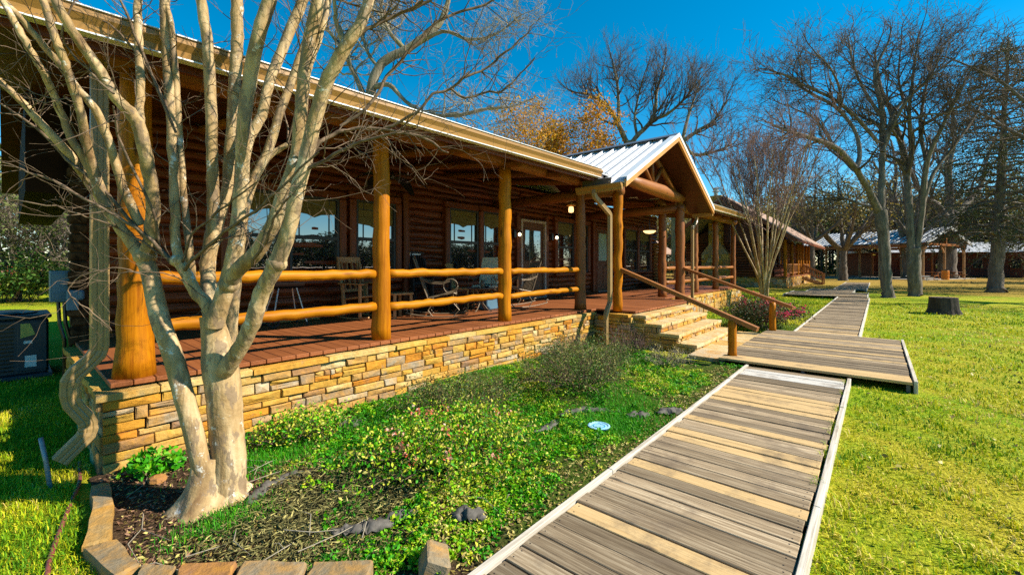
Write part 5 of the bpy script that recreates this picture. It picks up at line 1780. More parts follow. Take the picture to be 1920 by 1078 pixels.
sp = [(rngw.uniform(-26, 40), rngw.uniform(46, 66)) for _ in range(75)]
woods('far_woods', sp, 'mixed green woods beyond the lawn at the left edge behind the house', 302, M['woodgreen'], 9.5, lsize=.42)
sp = [(rngw.uniform(-20, 95), rngw.uniform(-72, -52)) for _ in range(150)]
woods('far_woods', sp, 'dark woods across the lawn, mirrored low in the porch window panes', 303, M['evergreen'], 5.6, lsize=.42, nleaf=420)

# ---------------------------------------------------------------- shrubs and bed plants
def shrub(name, x, y, rx, ry, h, seed, label, leafm, leafn, leafs, stems=40, stem_m='twig', flowerm=None, fl=0, fls=.05, clusters=0, cat='shrub', group=None, aspect=.55, srad=.006, shell=.45, bias=(0, 0)):
    rng = np.random.default_rng(seed)
    t = thing(name, (x, y, 0), label, cat, group)
    T, ends = [], []
    for i in range(stems):
        a = rng.uniform(0, 6.28); q = rng.uniform(.1, 1) ** .6
        tip = np.array([x + cos(a) * rx * q, y + sin(a) * ry * q, h * (1.05 - .55 * q * q) * rng.uniform(.7, 1.1)])
        p0 = np.array([x + cos(a) * rx * q * .3, y + sin(a) * ry * q * .3, 0.0])
        mid = (p0 * .45 + tip * .55) + np.array([0, 0, h * .12])
        A = spline([(*p0, srad), (*mid, srad * .8), (*tip, srad * .35)], 3)
        A[:, :3] += rng.normal(0, .012, (len(A), 3))
        T.append((A[:, :3], A[:, 3], 4))
        for k in range(5):
            j = rng.integers(2, len(A))
            grow(T, rng, A[j, :3], nrm(rng.normal(0, 1, 3) + [0, 0, .7]), h * rng.uniform(.15, .4), srad * .4, 1, [2], .25, .1, .6, .0016, ends)
        ends.append(A[-1, :3])
    tubes_mesh('stems', T, M[stem_m], t)
    E = np.array(ends)
    idx = rng.integers(0, len(E), leafn)
    P = E[idx] + rng.normal(0, 1, (leafn, 3)) * np.array([rx, ry, h]) * .12
    P[:, 2] = np.maximum(P[:, 2], .015)
    leaves('foliage', P, rng.uniform(.6, 1.25, leafn) * leafs, rng.random(leafn), leafm, rng, t, aspect)
    if flowerm:
        top = E[E[:, 2] > h * .35]
        sc = (top[:, 0] - x) * bias[0] + (top[:, 1] - y) * bias[1]
        top = top[sc >= np.quantile(sc, .35 if bias != (0, 0) else 0)]
        cc = top[rng.integers(0, len(top), max(1, clusters))]
        cc = cc + np.array([0, 0, .03])
        P = cc[rng.integers(0, len(cc), fl)] + rng.normal(0, fls * .7, (fl, 3))
        P[:, 2] = np.maximum(P[:, 2], .03)
        leaves('blossoms', P, rng.uniform(.6, 1.2, fl) * fls, rng.random(fl), flowerm, rng, t, .85)
    return t
shrub('azalea_bush', 12.3, 2.2, 1.15, .85, .62, 71, 'dark leaved round bush with pink blossoms beside the right handrail', M['azalea'], 9000, .05, 60, 'twig', M['pink'], 1500, .06, 110, bias=(1, -1))
shrub('rose_bush', 2.35, 2.62, .85, .72, .30, 72, 'low spreading bush with coral blossoms in the middle of the bed', M['cover'], 8500, .032, 60, 'twig', M['coral'], 230, .034, 22)
shrub('twiggy_shrub', 4.85, 2.95, .95, .80, .52, 73, 'rounded twiggy olive green shrub in the bed before the steps', M['shrubleaf'], 9000, .026, 110, 'twig', srad=.005)
shrub('low_shrub', 3.15, 3.45, .75, .6, .33, 74, 'low twiggy green shrub close to the stone wall, left of the large rounded one', M['shrubleaf'], 5500, .026, 70, 'twig', srad=.004)
shrub('low_shrub', 1.72, 3.95, .42, .34, .26, 75, 'small bright yellow-green shrub at the wall base right of the crape trunk', M['cover'], 2600, .032, 30)
shrub('dry_plant', 7.0, 3.35, .55, .45, .48, 76, 'dry reddish brown seed-head plant at the foot of the middle downspout', M['mulch'], 700, .02, 60, 'purpletwig', srad=.003)
shrub('dry_plant', 6.75, 2.55, .42, .42, .26, 77, 'dry straw coloured tuft beside the lowest stone step', M['litter'], 500, .03, 50, 'paletwig', srad=.003)
shrub('dry_plant', 6.2, 4.0, .55, .35, .40, 78, 'dry grey seed-head plant along the stone wall behind the twiggy shrub', M['litter'], 500, .02, 50, 'twig', srad=.003)
shrub('flowering_bush', -.2, 28.6, 2.5, 1.9, 1.75, 79, 'round green bush flecked with red flowers on the lawn at the left edge', M['bushgreen'], 8000, .15, 70, 'twig', M['coral'], 320, .11, 50, srad=.012)
shrub('leafy_weed', .72, 4.2, .22, .18, .13, 80, 'bright green leafy weeds at the wall base left of the crape trunk', M['greengrass'], 420, .06, 14, 'twig', cat='plant')

rng = np.random.default_rng(200)
def bed_pts(n, f):
    P = np.stack([rng.uniform(.42, 7.3, n), rng.uniform(1.56, 4.42, n)], 1)
    return P[f(P[:, 0], P[:, 1], rng.random(n))]
def blob(x, y, s, k):
    return np.sin(x * s + k) * np.cos(y * s * 1.3 - k * 1.7) + .6 * np.sin(x * s * 2.3 - y * s * 1.9 + k)
def zb(P):
    e = np.minimum(1, np.maximum(0, np.minimum((P[:, 0] - .35) / .3, (P[:, 1] - 1.5) / .15)))
    return .012 + e * (.02 + .018 * np.sin(P[:, 0] * 2.3 + P[:, 1]) + .015 * np.sin(P[:, 1] * 3.1 - P[:, 0] * 1.3))
dist0 = lambda x, y: np.hypot(x, y)
# leafy ground cover: many small plants, each with its own hue
cover_density = lambda x, y: (np.clip((x - (y - 2.6) * .15 - 1.0) * 1.0, 0, 1) * np.clip(.62 + .62 * blob(x, y, 2.4, .3), .06, 1) * np.where(x > 4, .75, 1)
                              * np.clip((np.hypot((x - 1.72) * 1.1, (y - 2.85) * 1.3) - .22) * 4, .03, 1) * np.where(y < 1.76 + .1 * np.sin(x * 3), .18, 1))
Pc = bed_pts(5200, lambda x, y, u: u < cover_density(x, y))
Qc = np.c_[rng.uniform(1.0, 2.5, 520), rng.uniform(1.72, 2.35, 520)]
Pc = np.vstack([Pc, Qc[(Qc[:, 0] + Qc[:, 1] > 3.2) & (rng.random(520) < .75)]])
nper = rng.integers(14, 48, len(Pc))
idx = np.repeat(np.arange(len(Pc)), nper)
rad = rng.uniform(.03, .10, len(Pc))[idx]
hgt = (rng.uniform(.015, .085, len(Pc)) * np.clip(.7 + .8 * blob(Pc[:, 0], Pc[:, 1], 3, 2), .3, 1.6))[idx]
hue = np.clip(.38 + .20 * blob(Pc[:, 0], Pc[:, 1], 1.7, 1.0) + rng.normal(0, .20, len(Pc)), 0, 1)[idx]
lsz = (rng.uniform(.012, .034, len(Pc)) ** 1.0)[idx]
a = rng.uniform(0, 6.28, len(idx)); q = np.sqrt(rng.random(len(idx)))
P = Pc[idx] + np.stack([np.cos(a), np.sin(a)], 1) * (rad * q)[:, None]
ok = (P[:, 1] > 1.55) & (P[:, 1] < 4.44) & (P[:, 0] > .45) & (P[:, 0] < 7.3)
cen = np.c_[P, zb(P) + hgt * (1.1 - .8 * q ** 2) * rng.uniform(.5, 1.1, len(P)) + .004]
o = leaves('ground_cover', cen[ok], (lsz * rng.uniform(.7, 1.3, len(P)))[ok], np.clip(hue + rng.normal(0, .10, len(P)), 0, 1)[ok], M['cover'], rng, None, .62, .35)
tag(o, 'low yellow-green leafy ground cover filling the planting bed', 'ground cover', kind='stuff')
# soft green grass patches
P = bed_pts(90000, lambda x, y, u: u < np.clip(blob(x, y, 1.6, 4.1) - .18, 0, .9) * np.clip((x - .7) * 1.2, 0, 1))
Q = np.c_[rng.normal(3.85, .35, 5200), rng.normal(2.1, .22, 5200)]
P = np.vstack([P, Q[(Q[:, 1] > 1.75) & (Q[:, 1] < 2.6)], np.c_[rng.normal(1.35, .22, 3500), rng.normal(3.75, .18, 3500)], np.c_[rng.normal(.85, .16, 1400), rng.normal(3.02, .10, 1400)]])
o = blades('grass', np.c_[P, zb(P) - .01], rng.uniform(.03, .08, len(P)), rng.uniform(.0025, .005, len(P)), np.clip(rng.normal(.42, .25, len(P)), 0, 1), M['greengrass'], rng, .8)
tag(o, 'fine bright green grass growing in patches across the planting bed', 'grass', kind='stuff')
# dry leaves and mulch
P = bed_pts(42000, lambda x, y, u: u < np.clip(1.5 - (x + (y - 2.2) * .6 - .7) * .75, .10, .85) * np.where((y > 3.1) & (x < 1.2), .25, 1) * np.clip((np.hypot((x - 1.72) * 1.1, (y - 2.85) * 1.3) - .25) * 4, .12, 1) + np.where(y < 1.80 + .12 * np.sin(x * 3), .7, 0))
cen = np.c_[P, zb(P) + rng.uniform(.002, .022, len(P))]
o = leaves('leaf_litter', cen, rng.uniform(.018, .042, len(P)), rng.random(len(P)), M['litter'], rng, None, .42, .6)
tag(o, 'curled dry yellow leaves scattered over the near end of the planting bed', 'leaf litter', kind='stuff')
P = bed_pts(30000, lambda x, y, u: u < np.where(x < 1.5, np.clip(1.5 - (x - .4) * 1.2, .1, 1), .08))
o = leaves('bark_mulch', np.c_[P, zb(P) + rng.uniform(0, .015, len(P))], rng.uniform(.015, .05, len(P)), rng.random(len(P)), M['mulch'], rng, None, .35, .6)
tag(o, 'brown bark mulch around the base of the crape tree', 'mulch', kind='stuff')
n = 7500
P = np.c_[rng.normal(1.30, .30, n), rng.normal(2.68, .27, n)]
P = P[(P[:, 1] > 2.0) & (P[:, 0] + P[:, 1] > 3.15) & (P[:, 0] > .6) & (np.hypot(P[:, 0] - .93, P[:, 1] - 3.36) > .28)]
o = leaves('dry_straw', np.c_[P, zb(P) + rng.uniform(.002, .03, len(P))], rng.uniform(.03, .085, len(P)), np.clip(rng.normal(.5, .3, len(P)), 0, 1), M['straw'], rng, None, .13, .75)
tag(o, 'mat of grey-green dry straw stems beside the crape trunk', 'straw', kind='stuff')
T = []
for _ in range(50):
    x, y = rng.uniform(.5, 3.0), rng.uniform(1.65, 4.2)
    a = rng.uniform(0, 6.28); l = rng.uniform(.1, .45)
    z = .05
    T.append((np.array([(x, y, z), (x + cos(a) * l * .5, y + sin(a) * l * .5, z + rng.uniform(0, .03)), (x + cos(a + .3) * l, y + sin(a + .3) * l, z - .01)]), np.array([.003, .003, .0015]), 4))
o = tubes_mesh('fallen_twigs', T, M['paletwig'])
tag(o, 'fallen straw coloured twigs lying on the mulch', 'twigs', kind='stuff')

# lawn blades, thinning with distance
def lawn(name, n, region, label, h=(.018, .05)):
    d = 1.15 + 23.0 * rng.random(n) ** 1.9
    a = rng.uniform(-1.25, 1.25, n)
    F, R = np.array([.7604, .6496]), np.array([.6496, -.7604])
    P = (np.cos(a) * d)[:, None] * F + (np.sin(a) * d)[:, None] * R
    P = P[region(P[:, 0], P[:, 1])]
    P = P[rng.random(len(P)) < np.clip(.85 + .6 * blob(P[:, 0], P[:, 1], 3.1, 7.0), .12, 1)]
    dd = np.hypot(P[:, 0], P[:, 1])
    bl = .36 + .24 * blob(P[:, 0], P[:, 1], .75, .6) + .16 * blob(P[:, 0], P[:, 1], 2.7, 2.2)
    tuft = np.clip(.85 + .55 * blob(P[:, 0], P[:, 1], 7.3, 1.2) + .3 * blob(P[:, 0], P[:, 1], 2.1, 5.0), .35, 1.9)
    o = blades(name, np.c_[P, np.zeros(len(P))], rng.uniform(*h, len(P)) * tuft * (1 + dd * .03), rng.uniform(.003, .0065, len(P)) * (1 + dd * .12), np.clip(bl + .16 + .20 * blob(P[:, 0], P[:, 1], 5.5, 3.0) * .5 + rng.normal(0, .24, len(P)), 0, 1), M['grass'], rng, .95)
    tag(o, label, 'grass', kind='stuff')
    return o
lawn('grass', 480000, lambda x, y: (y < .26) & ~((x > 7.25) & (x < 11.35) & (y > -.40)), 'short yellow-green lawn grass right of the boardwalk')
n = 120000
P = np.c_[rng.uniform(-1.6, .44, n), rng.uniform(2.2, 10.5, n)]
P = P[((P[:, 0] < .30) | (P[:, 1] > 4.5)) & (rng.random(len(P)) < np.clip(1.5 - .22 * (P[:, 1] - 2), .22, 1))]
P = P[(P[:, 1] < 4.4) | (P[:, 0] < .40)]
o = blades('grass', np.c_[P, np.zeros(len(P))], rng.uniform(.025, .07, len(P)), rng.uniform(.003, .006, len(P)), np.clip(.36 + .2 * blob(P[:, 0], P[:, 1], 2.3, 1) + rng.normal(0, .22, len(P)), 0, 1), M['grass'], rng, .95)
tag(o, 'green and straw coloured grass left of the edging stones', 'grass', kind='stuff')
P = np.c_[rng.uniform(11.4, 26, 26000), rng.uniform(1.5, 6.5, 26000)]
o = blades('grass', np.c_[P, np.zeros(len(P))], rng.uniform(.04, .09, len(P)), rng.uniform(.008, .014, len(P)), np.clip(.35 + .2 * blob(P[:, 0], P[:, 1], .9, 1) + rng.normal(0, .2, len(P)), 0, 1), M['grass'], rng, .95)
P2 = None
tag(o, 'lawn grass between the boardwalk and the right end of the porch', 'grass', kind='stuff')
# weeds growing through the walk edges
P = np.c_[rng.uniform(1.2, 7.2, 900), .325 + rng.normal(0, .012, 900)]
P = P[blob(P[:, 0], P[:, 0], 4, 1) > .2]
o = blades('grass', np.c_[P, np.full(len(P), .04)], rng.uniform(.03, .10, len(P)), rng.uniform(.003, .005, len(P)), rng.uniform(.1, .6, len(P)), M['grass'], rng, 1.0)
tag(o, 'tufts of grass pushing up along the right edge of the boardwalk', 'grass', kind='stuff')
n = 2000
P = np.c_[rng.uniform(1.5, 20, n), -rng.uniform(-.1, 10, n), rng.uniform(.02, .05, n)]
P = P[~((P[:, 0] > 7.2) & (P[:, 0] < 11.4) & (P[:, 1] > -.45))]
o = leaves('fallen_leaves', P, rng.uniform(.03, .06, len(P)), rng.random(len(P)), M['litter'], rng, None, .7, .6)
tag(o, 'brown fallen leaves scattered over the right lawn', 'leaves', kind='stuff')

# ---------------------------------------------------------------- things on the porch
DZ = .682
def grill(x, y):
    t = thing('charcoal_grill', (x, y, DZ), 'small black barrel charcoal grill on four splayed metal legs by the log wall', 'grill')
    mb = MB()
    prof = [(0, -.26), (.07, -.26), (.115, -.24), (.12, -.2), (.12, .2), (.115, .24), (.07, .26), (0, .26)]
    def half(z0, up):
        vs, fs = [], []
        n = 10
        for xx in (-.25, -.24, .24, .25):
            rr = .105 if abs(xx) > .245 else .12
            for k in range(n + 1):
                a = pi * k / n
                vs.append((x + xx, y + cos(a) * rr, z0 + (sin(a) * rr * .9 if up else -sin(a) * rr * .85)))
        m = n + 1
        for i in range(3):
            for k in range(n):
                fs.append((i * m + k, i * m + k + 1, (i + 1) * m + k + 1, (i + 1) * m + k))
        fs.append(tuple(range(m))); fs.append(tuple(3 * m + k for k in range(m)))
        fs.append((0, m - 1, 4 * m - 1, 3 * m)) if False else None
        return vs, fs
    zc = DZ + .66
    v, f = half(zc, False)
    mb.add(v, f)
    mb.build('bowl', M['black'], t, smooth=False)
    lb = MB()
    v, f = half(zc + .008, True)
    lb.add(v, f)
    lid = lb.build('lid', M['black'], t)
    hb = MB()
    hb.tube([(x - .09, y - .11, zc + .03), (x - .09, y - .17, zc + .03), (x + .09, y - .17, zc + .03), (x + .09, y - .11, zc + .03)], .008, 6)
    hb.build('handle', M['alu'], lid)
    for sx, sy, wheel in ((-1, -1, 1), (-1, 1, 1), (1, -1, 0), (1, 1, 0)):
        g = MB()
        g.tube([(x + sx * .13, y + sy * .08, zc - .09), (x + sx * .25, y + sy * .19, DZ + (.09 if wheel else .004))], .0105, 8)
        o = g.build('leg', M['alu'], t)
        if wheel:
            wb = MB()
            c = (x + sx * .25, y + sy * .215, DZ + .088)
            ring = []
            pts = [(c[0] + cos(a) * .072, c[1], c[2] + sin(a) * .072) for a in np.linspace(0, 2 * pi, 17)]
            wb.tube(pts, .015, 6, False)
            for a in np.linspace(0, 2 * pi, 7)[:-1]:
                wb.tube([c, (c[0] + cos(a) * .06, c[1], c[2] + sin(a) * .06)], .005, 4)
            wb.tube([(c[0], c[1] - .02, c[2]), (c[0], c[1] + .02, c[2])], .016, 8)
            wb.build('wheel', M['rubber'], t)
        else:
            fb2 = MB()
            fb2.tube([(x + sx * .238, y + sy * .179, DZ + .05), (x + sx * .25, y + sy * .19, DZ)], .014, 8)
            fb2.build('foot', M['rubber'], o)
    ax = MB()
    ax.tube([(x - .25, y - .23, DZ + .088), (x - .25, y + .23, DZ + .088)], .006, 6)
    ax.build('axle', M['alu'], t)
grill(2.72, 6.86)
lg = MB()
lg.cr = .6
lg.tube([(2.2, 7.12, DZ + .075), (2.7, 7.13, DZ + .08), (3.36, 7.14, DZ + .075)], [.07, .074, .07], 12, wob=.05, rng=rs)
o = lg.build('split_log', M['logend'], origin=(2.7, 7.13, DZ))
tag(o, 'pale log lying on the deck against the wall behind the grill', 'log')

def rocking_chair(x, y, rz, mat, label, slats=5, sc=1.0, plaque=False, group='wooden rocking chairs on the porch'):
    t = thing('rocking_chair', (0, 0, 0), label, 'rocking chair', group)
    t['_'] = 1
    del t['_']
    z0 = .02
    # seat faces -y
    s = MB()
    for i in range(6):
        yy = -.24 + i * .085
        s.bbox((-.25, yy, .40 - .012 * i), (.25, yy + .075, .42 - .012 * i), .004)
    s.build('seat', M[mat], t)
    b = MB()
    for sx in (-1, 1):
        b.beam((sx * .23, .22, .22), (sx * .23, .44, 1.08), .04, .04)
    b.beam((-.25, .435, 1.06), (.25, .435, 1.06), .035, .11)
    b.beam((-.23, .29, .50), (.23, .29, .50), .03, .05)
    for i in range(slats):
        xx = -.17 + .34 * i / (slats - 1)
        b.beam((xx, .29, .50), (xx, .43, 1.04), .045, .014, (1, 0, 0))
    bk = b.build('backrest', M[mat], t)
    if plaque:
        p = MB()
        p.lathe((-.13, 0, 0), [(.001, 0)] * 2, 4) if False else None
        p.prism([(-.15 + .022 * cos(a), .412, 1.06 + .022 * sin(a)) for a in np.linspace(.9, 5.4, 9)] + [(-.15 + .012 * cos(a) + .006, .412, 1.06 + .015 * sin(a)) for a in np.linspace(5.2, 1.1, 7)], (0, .004, 0))
        p.box((-.10, .412, 1.045), (.14, .416, 1.072))
        p.build('plaque', M['white'], bk)
    for sx in (-1, 1):
        g = MB()
        g.beam((sx * .26, -.22, .05), (sx * .26, -.22, .62), .04, .04)
        g.build('leg', M[mat], t)
        g = MB()
        g.beam((sx * .26, .22, .06), (sx * .26, .25, .62), .04, .04)
        g.build('leg', M[mat], t)
        a = MB()
        a.bbox((sx * .27 - .05, -.30, .62), (sx * .27 + .05, .32, .645), .008)
        a.build('armrest', M[mat], t)
        rk = MB()
        rk.tube([(sx * .26, yy, .018 + .22 * (yy * .9 - .05) ** 2) for yy in np.linspace(-.45, .62, 10)], .018, 6)
        rk.build('rocker', M[mat], t)
    st_ = MB()
    st_.beam((-.26, -.22, .22), (.26, -.22, .22), .025, .03)
    st_.beam((-.26, .22, .24), (.26, .22, .24), .025, .03)
    st_.build('stretcher', M[mat], t)
    t.location = (x, y, DZ)
    t.rotation_euler = (0, 0, rz)
    t.scale = (sc, sc, sc)
    return t
rc1 = rocking_chair(3.98, 6.78, .15, 'chairwood', 'worn brown wooden rocking chair behind the second porch post', 4, .95)
rocking_chair(5.62, 6.95, .2, 'blackwood', 'black slatted rocking chair with pale marking on its head rail, against the wall', 7, 1.08, True)
for x, y, rz, lab in ((16.9, 6.3, 1.9, 'brown rocking chair at the far end of the porch beyond the gable posts'), (19.1, 6.4, 2.2, 'brown rocking chair at the far porch end, seen between the last posts'),
                      (7.9, 7.0, -.1, 'brown slatted rocking chair in the dark beside the near door')):
    c = copy_tree(rc1)
    c.location = (x, y, DZ); c.rotation_euler = (0, 0, rz); c['label'] = lab

# small stool
t = thing('wooden_stool', (4.42, 6.42, DZ), 'small pale wooden stool just right of the second porch post', 'stool')
mb = MB()
mb.bbox((4.22, 6.22, DZ + .40), (4.62, 6.62, DZ + .44), .008)
mb.build('seat', M['chairwood'], t)
for a, b in ((-1, -1), (1, -1), (1, 1), (-1, 1)):
    mb = MB()
    mb.beam((4.42 + a * .165, 6.42 + b * .165, DZ + .40), (4.42 + a * .175, 6.42 + b * .175, DZ), .045, .045)
    mb.build('leg', M['chairwood'], t)
mb = MB()
for b in (-1, 1):
    mb.beam((4.25, 6.42 + b * .17, DZ + .17), (4.59, 6.42 + b * .17, DZ + .17), .025, .04)
mb.build('stretcher', M['chairwood'], t)

def iron_rocker(x, y, rz, label, cushion=False):
    """wrought iron spring rocker, faces +x before rotation"""
    t = thing('iron_rocking_chair', (0, 0, 0), label, 'rocking chair', 'iron rocking chairs around the bistro table')
    s = MB()
    for i in range(9):
        yy = -.22 + .055 * i
        s.beam((-.24, yy, .335), (.20, yy, .42), .042, .008)
    s.tube([(-.25, -.24, .335), (.2, -.24, .425), (.25, -.22, .41)], .012, 6)
    s.tube([(-.25, .24, .335), (.2, .24, .425), (.25, .22, .41)], .012, 6)
    s.tube([(.25, -.22, .41), (.25, .22, .41)], .02, 8)
    s.build('seat', M['iron'], t)
    b = MB()
    for i in range(8):
        yy = -.20 + .057 * i
        b.beam((-.255, yy, .36), (-.47, yy, .98), .04, .007, (1, 0, 0))
    for yy in (-.24, .24):
        b.tube([(-.25, yy, .335), (-.36, yy, .65), (-.49, yy, 1.03)], .012, 6)
    b.tube([(-.49, -.24, 1.03), (-.505, 0, 1.10), (-.49, .24, 1.03)], .012, 6)
    b.build('backrest', M['iron'], t)
    for sy in (-.27, .27):
        a = MB()
        a.tube([(-.36, sy, .66), (-.2, sy, .60), (.0, sy, .585), (.14, sy, .63)], .010, 6)
        a.tube([(-.36, sy, .68), (-.2, sy, .625), (.0, sy, .61), (.14, sy, .655)], .007, 6)
        a.tube([(.15 + .125 * cos(q), sy, .55 + .125 * sin(q)) for q in np.linspace(.9, 2 * pi + .9, 21)], .0085, 6)
        a.build('armrest', M['iron'], t)
        r_ = MB()
        pts = [(xx, sy, .012 + .17 * (xx - .05) ** 2) for xx in np.linspace(-.62, .42, 12)]
        c0 = pts[0]
        curl = [(c0[0] + .03 * sin(q) - .0, sy, c0[2] + .032 - .032 * cos(q)) for q in np.linspace(4.2, 0, 8)]
        r_.tube(curl + pts, .011, 6)
        r_.tube([(.42 + .035 * sin(q), sy, .035 + .04 - .04 * cos(q)) for q in np.linspace(0, 5, 10)], .009, 6)
        r_.build('rocker', M['iron'], t)
        for xx, bend in ((-.16, .08), (.20, -.10)):
            g = MB()
            g.tube([(xx, sy * .92, .37 if xx > 0 else .345), (xx + bend * .2, sy * .95, .27), (xx - bend, sy, .13), (xx, sy, .02)], .011, 6)
            g.build('leg', M['iron'], t)
    if cushion:
        c = MB()
        c.bbox((-.245, -.22, .41), (.22, .22, .48), .025)
        c.prism([(-.24, -.22, .50), (-.46, -.22, 1.06), (-.38, -.22, 1.09), (-.17, -.22, .50)], (0, .44, 0))
        c.build('cushion', M['cushion'], t)
    t.location = (x, y, DZ)
    t.rotation_euler = (0, 0, rz)
    return t
iron_rocker(5.08, 6.0, -.72, 'grey iron rocking chair facing the bistro table, its back toward the second post')
ir2 = iron_rocker(6.75, 6.55, 3.5, 'iron rocking chair with a cream cushion behind the third porch post', True)
iron_rocker(7.25, 6.05, 2.75, 'iron rocking chair half hidden behind the third post, right of the table')

M['tableglass'] = plain('frosted_glass', (0.16, 0.19, 0.19), 0.15, 0.6, 0, 0.04, 3, 0)
t = thing('bistro_table', (6.05, 5.98, DZ), 'round glass topped bistro table with curled iron legs between the rocking chairs', 'table')
mb = MB()
mb.lathe((6.05, 5.98, DZ + .455), [(.25, 0), (.262, .004), (.262, .012), (.25, .016)], 28)
mb.build('tabletop', M['tableglass'], t)
mb = MB()
mb.tube([(6.05 + .265 * cos(a), 5.98 + .265 * sin(a), DZ + .463) for a in np.linspace(0, 2 * pi, 29)], .010, 6, False)
mb.build('rim', M['iron'], t)
for a in (0.3, 1.87, 3.44, 5.01):
    mb = MB()
    d = Vector((cos(a), sin(a), 0))
    c = Vector((6.05, 5.98, DZ))
    mb.tube([tuple(c + d * r_ + Vector((0, 0, z_))) for r_, z_ in ((.22, .45), (.12, .40), (.04, .30), (.05, .16), (.14, .06), (.22, .012), (.25, .03))], .010, 6)
    mb.build('leg', M['iron'], t)
mb = MB()
mb.lathe((5.98, 5.86, DZ + .472), [(.032, 0), (.036, .005), (.038, .15), (.034, .152), (.03, .02)], 16)
o = mb.build('cup', M['iron'], origin=(5.98, 5.86, DZ + .472), smooth=True)
tag(o, 'tall grey tumbler standing on the bistro table', 'cup')
mb = MB()
mb.lathe((6.14, 5.92, DZ + .472), [(.03, 0), (.06, .005), (.07, .03), (.062, .03), (.05, .012), (.01, .01)], 14)
o = mb.build('ashtray', M['black'], origin=(6.14, 5.92, DZ + .472))
tag(o, 'small dark dish on the bistro table beside the grey tumbler', 'dish')

def woven_chair(x, y, rz):
    t = thing('woven_chair', (0, 0, 0), 'orange brown chair with a curved slat back behind the bistro table', 'chair')
    s = MB()
    s.bbox((-.22, -.22, .40), (.22, .22, .44), .012)
    s.build('seat', M['logend'], t)
    b = MB()
    for i in range(6):
        xx = -.17 + .068 * i
        b.tube([(xx, .20, .44), (xx * 1.1, .25, .62), (xx * 1.05, .23, .80), (xx, .29, .92)], .014, 6)
    b.tube([(-.21, .28, .92), (0, .31, .95), (.21, .28, .92)], .02, 8)
    b.build('backrest', M['logend'], t)
    for a, c in ((-1, -1), (1, -1), (1, 1), (-1, 1)):
        g = MB()
        g.tube([(a * .19, c * .19, .40), (a * .21, c * .21, 0)], .02, 8)
        g.build('leg', M['logend'], t)
    t.location = (x, y, DZ); t.rotation_euler = (0, 0, rz)
woven_chair(6.25, 6.75, .5)
t = thing('cooler_box', (6.45, 6.2, DZ), 'dark blue cooler box on the deck under the bistro table', 'cooler')
mb = MB()
mb.bbox((6.30, 6.05, DZ), (6.68, 6.32, DZ + .24), .015)
mb.build('body', M['teal'], t)
mb = MB()
mb.bbox((6.285, 6.035, DZ + .243), (6.695, 6.335, DZ + .29), .012)
mb.build('lid', M['black'], t)

# firewood by the far end of the wall
k = 0
FW = [(16.75 + i * .19, DZ + .075) for i in range(8)] + [(16.85 + i * .2, DZ + .21) for i in range(5)]
FN = ['leftmost on the deck', 'second from the left on the deck', 'third from the left on the deck', 'fourth from the left on the deck', 'fifth from the left on the deck', 'sixth from the left on the deck', 'seventh from the left on the deck', 'rightmost on the deck',
      'first of the upper row', 'second of the upper row', 'third of the upper row', 'fourth of the upper row', 'last of the upper row']
for (fx, fz), nm in zip(FW, FN):
    mb = MB()
    mb.cr = rs.random()
    r0 = rs.uniform(.06, .085)
    mb.tube([(fx, 6.88, fz), (fx + .01, 7.12, fz), (fx, 7.34, fz)], [r0, r0 * 1.05, r0], 9, False, .08, rs)
    t = thing('firewood_log', (fx, 7.1, DZ), 'firewood log stacked under the far windows, ' + nm, 'firewood', 'firewood stacked under the far porch windows')
    mb.build('bark', M['bark_end'], t)
    e = MB()
    e.cr = rs.random()
    for yy in (6.882, 7.338):
        e.add([(fx + cos(a) * r0 * .97, yy, fz + sin(a) * r0 * .97) for a in np.linspace(0, 2 * pi, 10)[:-1]], [tuple(range(9))])
    e.build('cut_end', M['logend'], t)

def fan(x, y, z):
    t = thing('ceiling_fan', (x, y, z), 'black ceiling fan with drooping curved blades under the porch roof behind the second post', 'fan')
    mb = MB()
    mb.tube([(x, y, z), (x, y, z + .55)], .015, 8)
    mb.build('rod', M['black'], t)
    mb = MB()
    mb.lathe((x, y, z - .12), [(.03, 0), (.09, .02), (.11, .07), (.09, .13), (.02, .15)], 16)
    mb.build('motor', M['black'], t)
    for i in range(5):
        a = 6.28 * i / 5 + .3
        d = Vector((cos(a), sin(a), 0)); u = Vector((-sin(a), cos(a), 0))
        mb = MB()
        pts = []
        n = 8
        vs, fs = [], []
        for k_ in range(n + 1):
            tt = k_ / n
            c = Vector((x, y, z - .05)) + d * (.1 + .56 * tt) + Vector((0, 0, .05 * sin(tt * 2.2) - .27 * tt * tt))
            wd = .045 + .07 * sin(pi * min(1, tt * 1.05)) ** .7
            for s_, zz in ((-1, 0), (1, .012), (1, .018), (-1, .006)):
                vs.append(tuple(c + u * wd * s_ + Vector((0, 0, zz))))
        for k_ in range(n):
            for q in range(4):
                fs.append((k_ * 4 + q, k_ * 4 + (q + 1) % 4, k_ * 4 + 4 + (q + 1) % 4, k_ * 4 + 4 + q))
        fs.append((0, 1, 2, 3)); fs.append(tuple(n * 4 + q for q in range(4)))
        mb.add(vs, fs)
        mb.build('blade', M['black'], t)
    mb = MB()
    mb.lathe((x, y, z - .20), [(.01, 0), (.045, .015), (.05, .05), (.03, .08)], 12)
    mb.build('lamp_shade', M['fascia'], t)
fan(4.05, 6.15, 3.12)
t = thing('hanging_lantern', (8.35, 5.35, 2.85), 'small lit brass lantern hanging inside the gable porch by the dark corner post', 'lantern')
mb = MB()
mb.tube([(8.35, 5.35, 3.0), (8.35, 5.35, 3.35)], .006, 6)
mb.build('chain', M['iron'], t)
mb = MB()
mb.lathe((8.35, 5.35, 2.93), [(.02, .1), (.10, .04), (.105, .03), (.02, .06)], 12)
mb.build('cap', M['fascia'], t)
mb = MB()
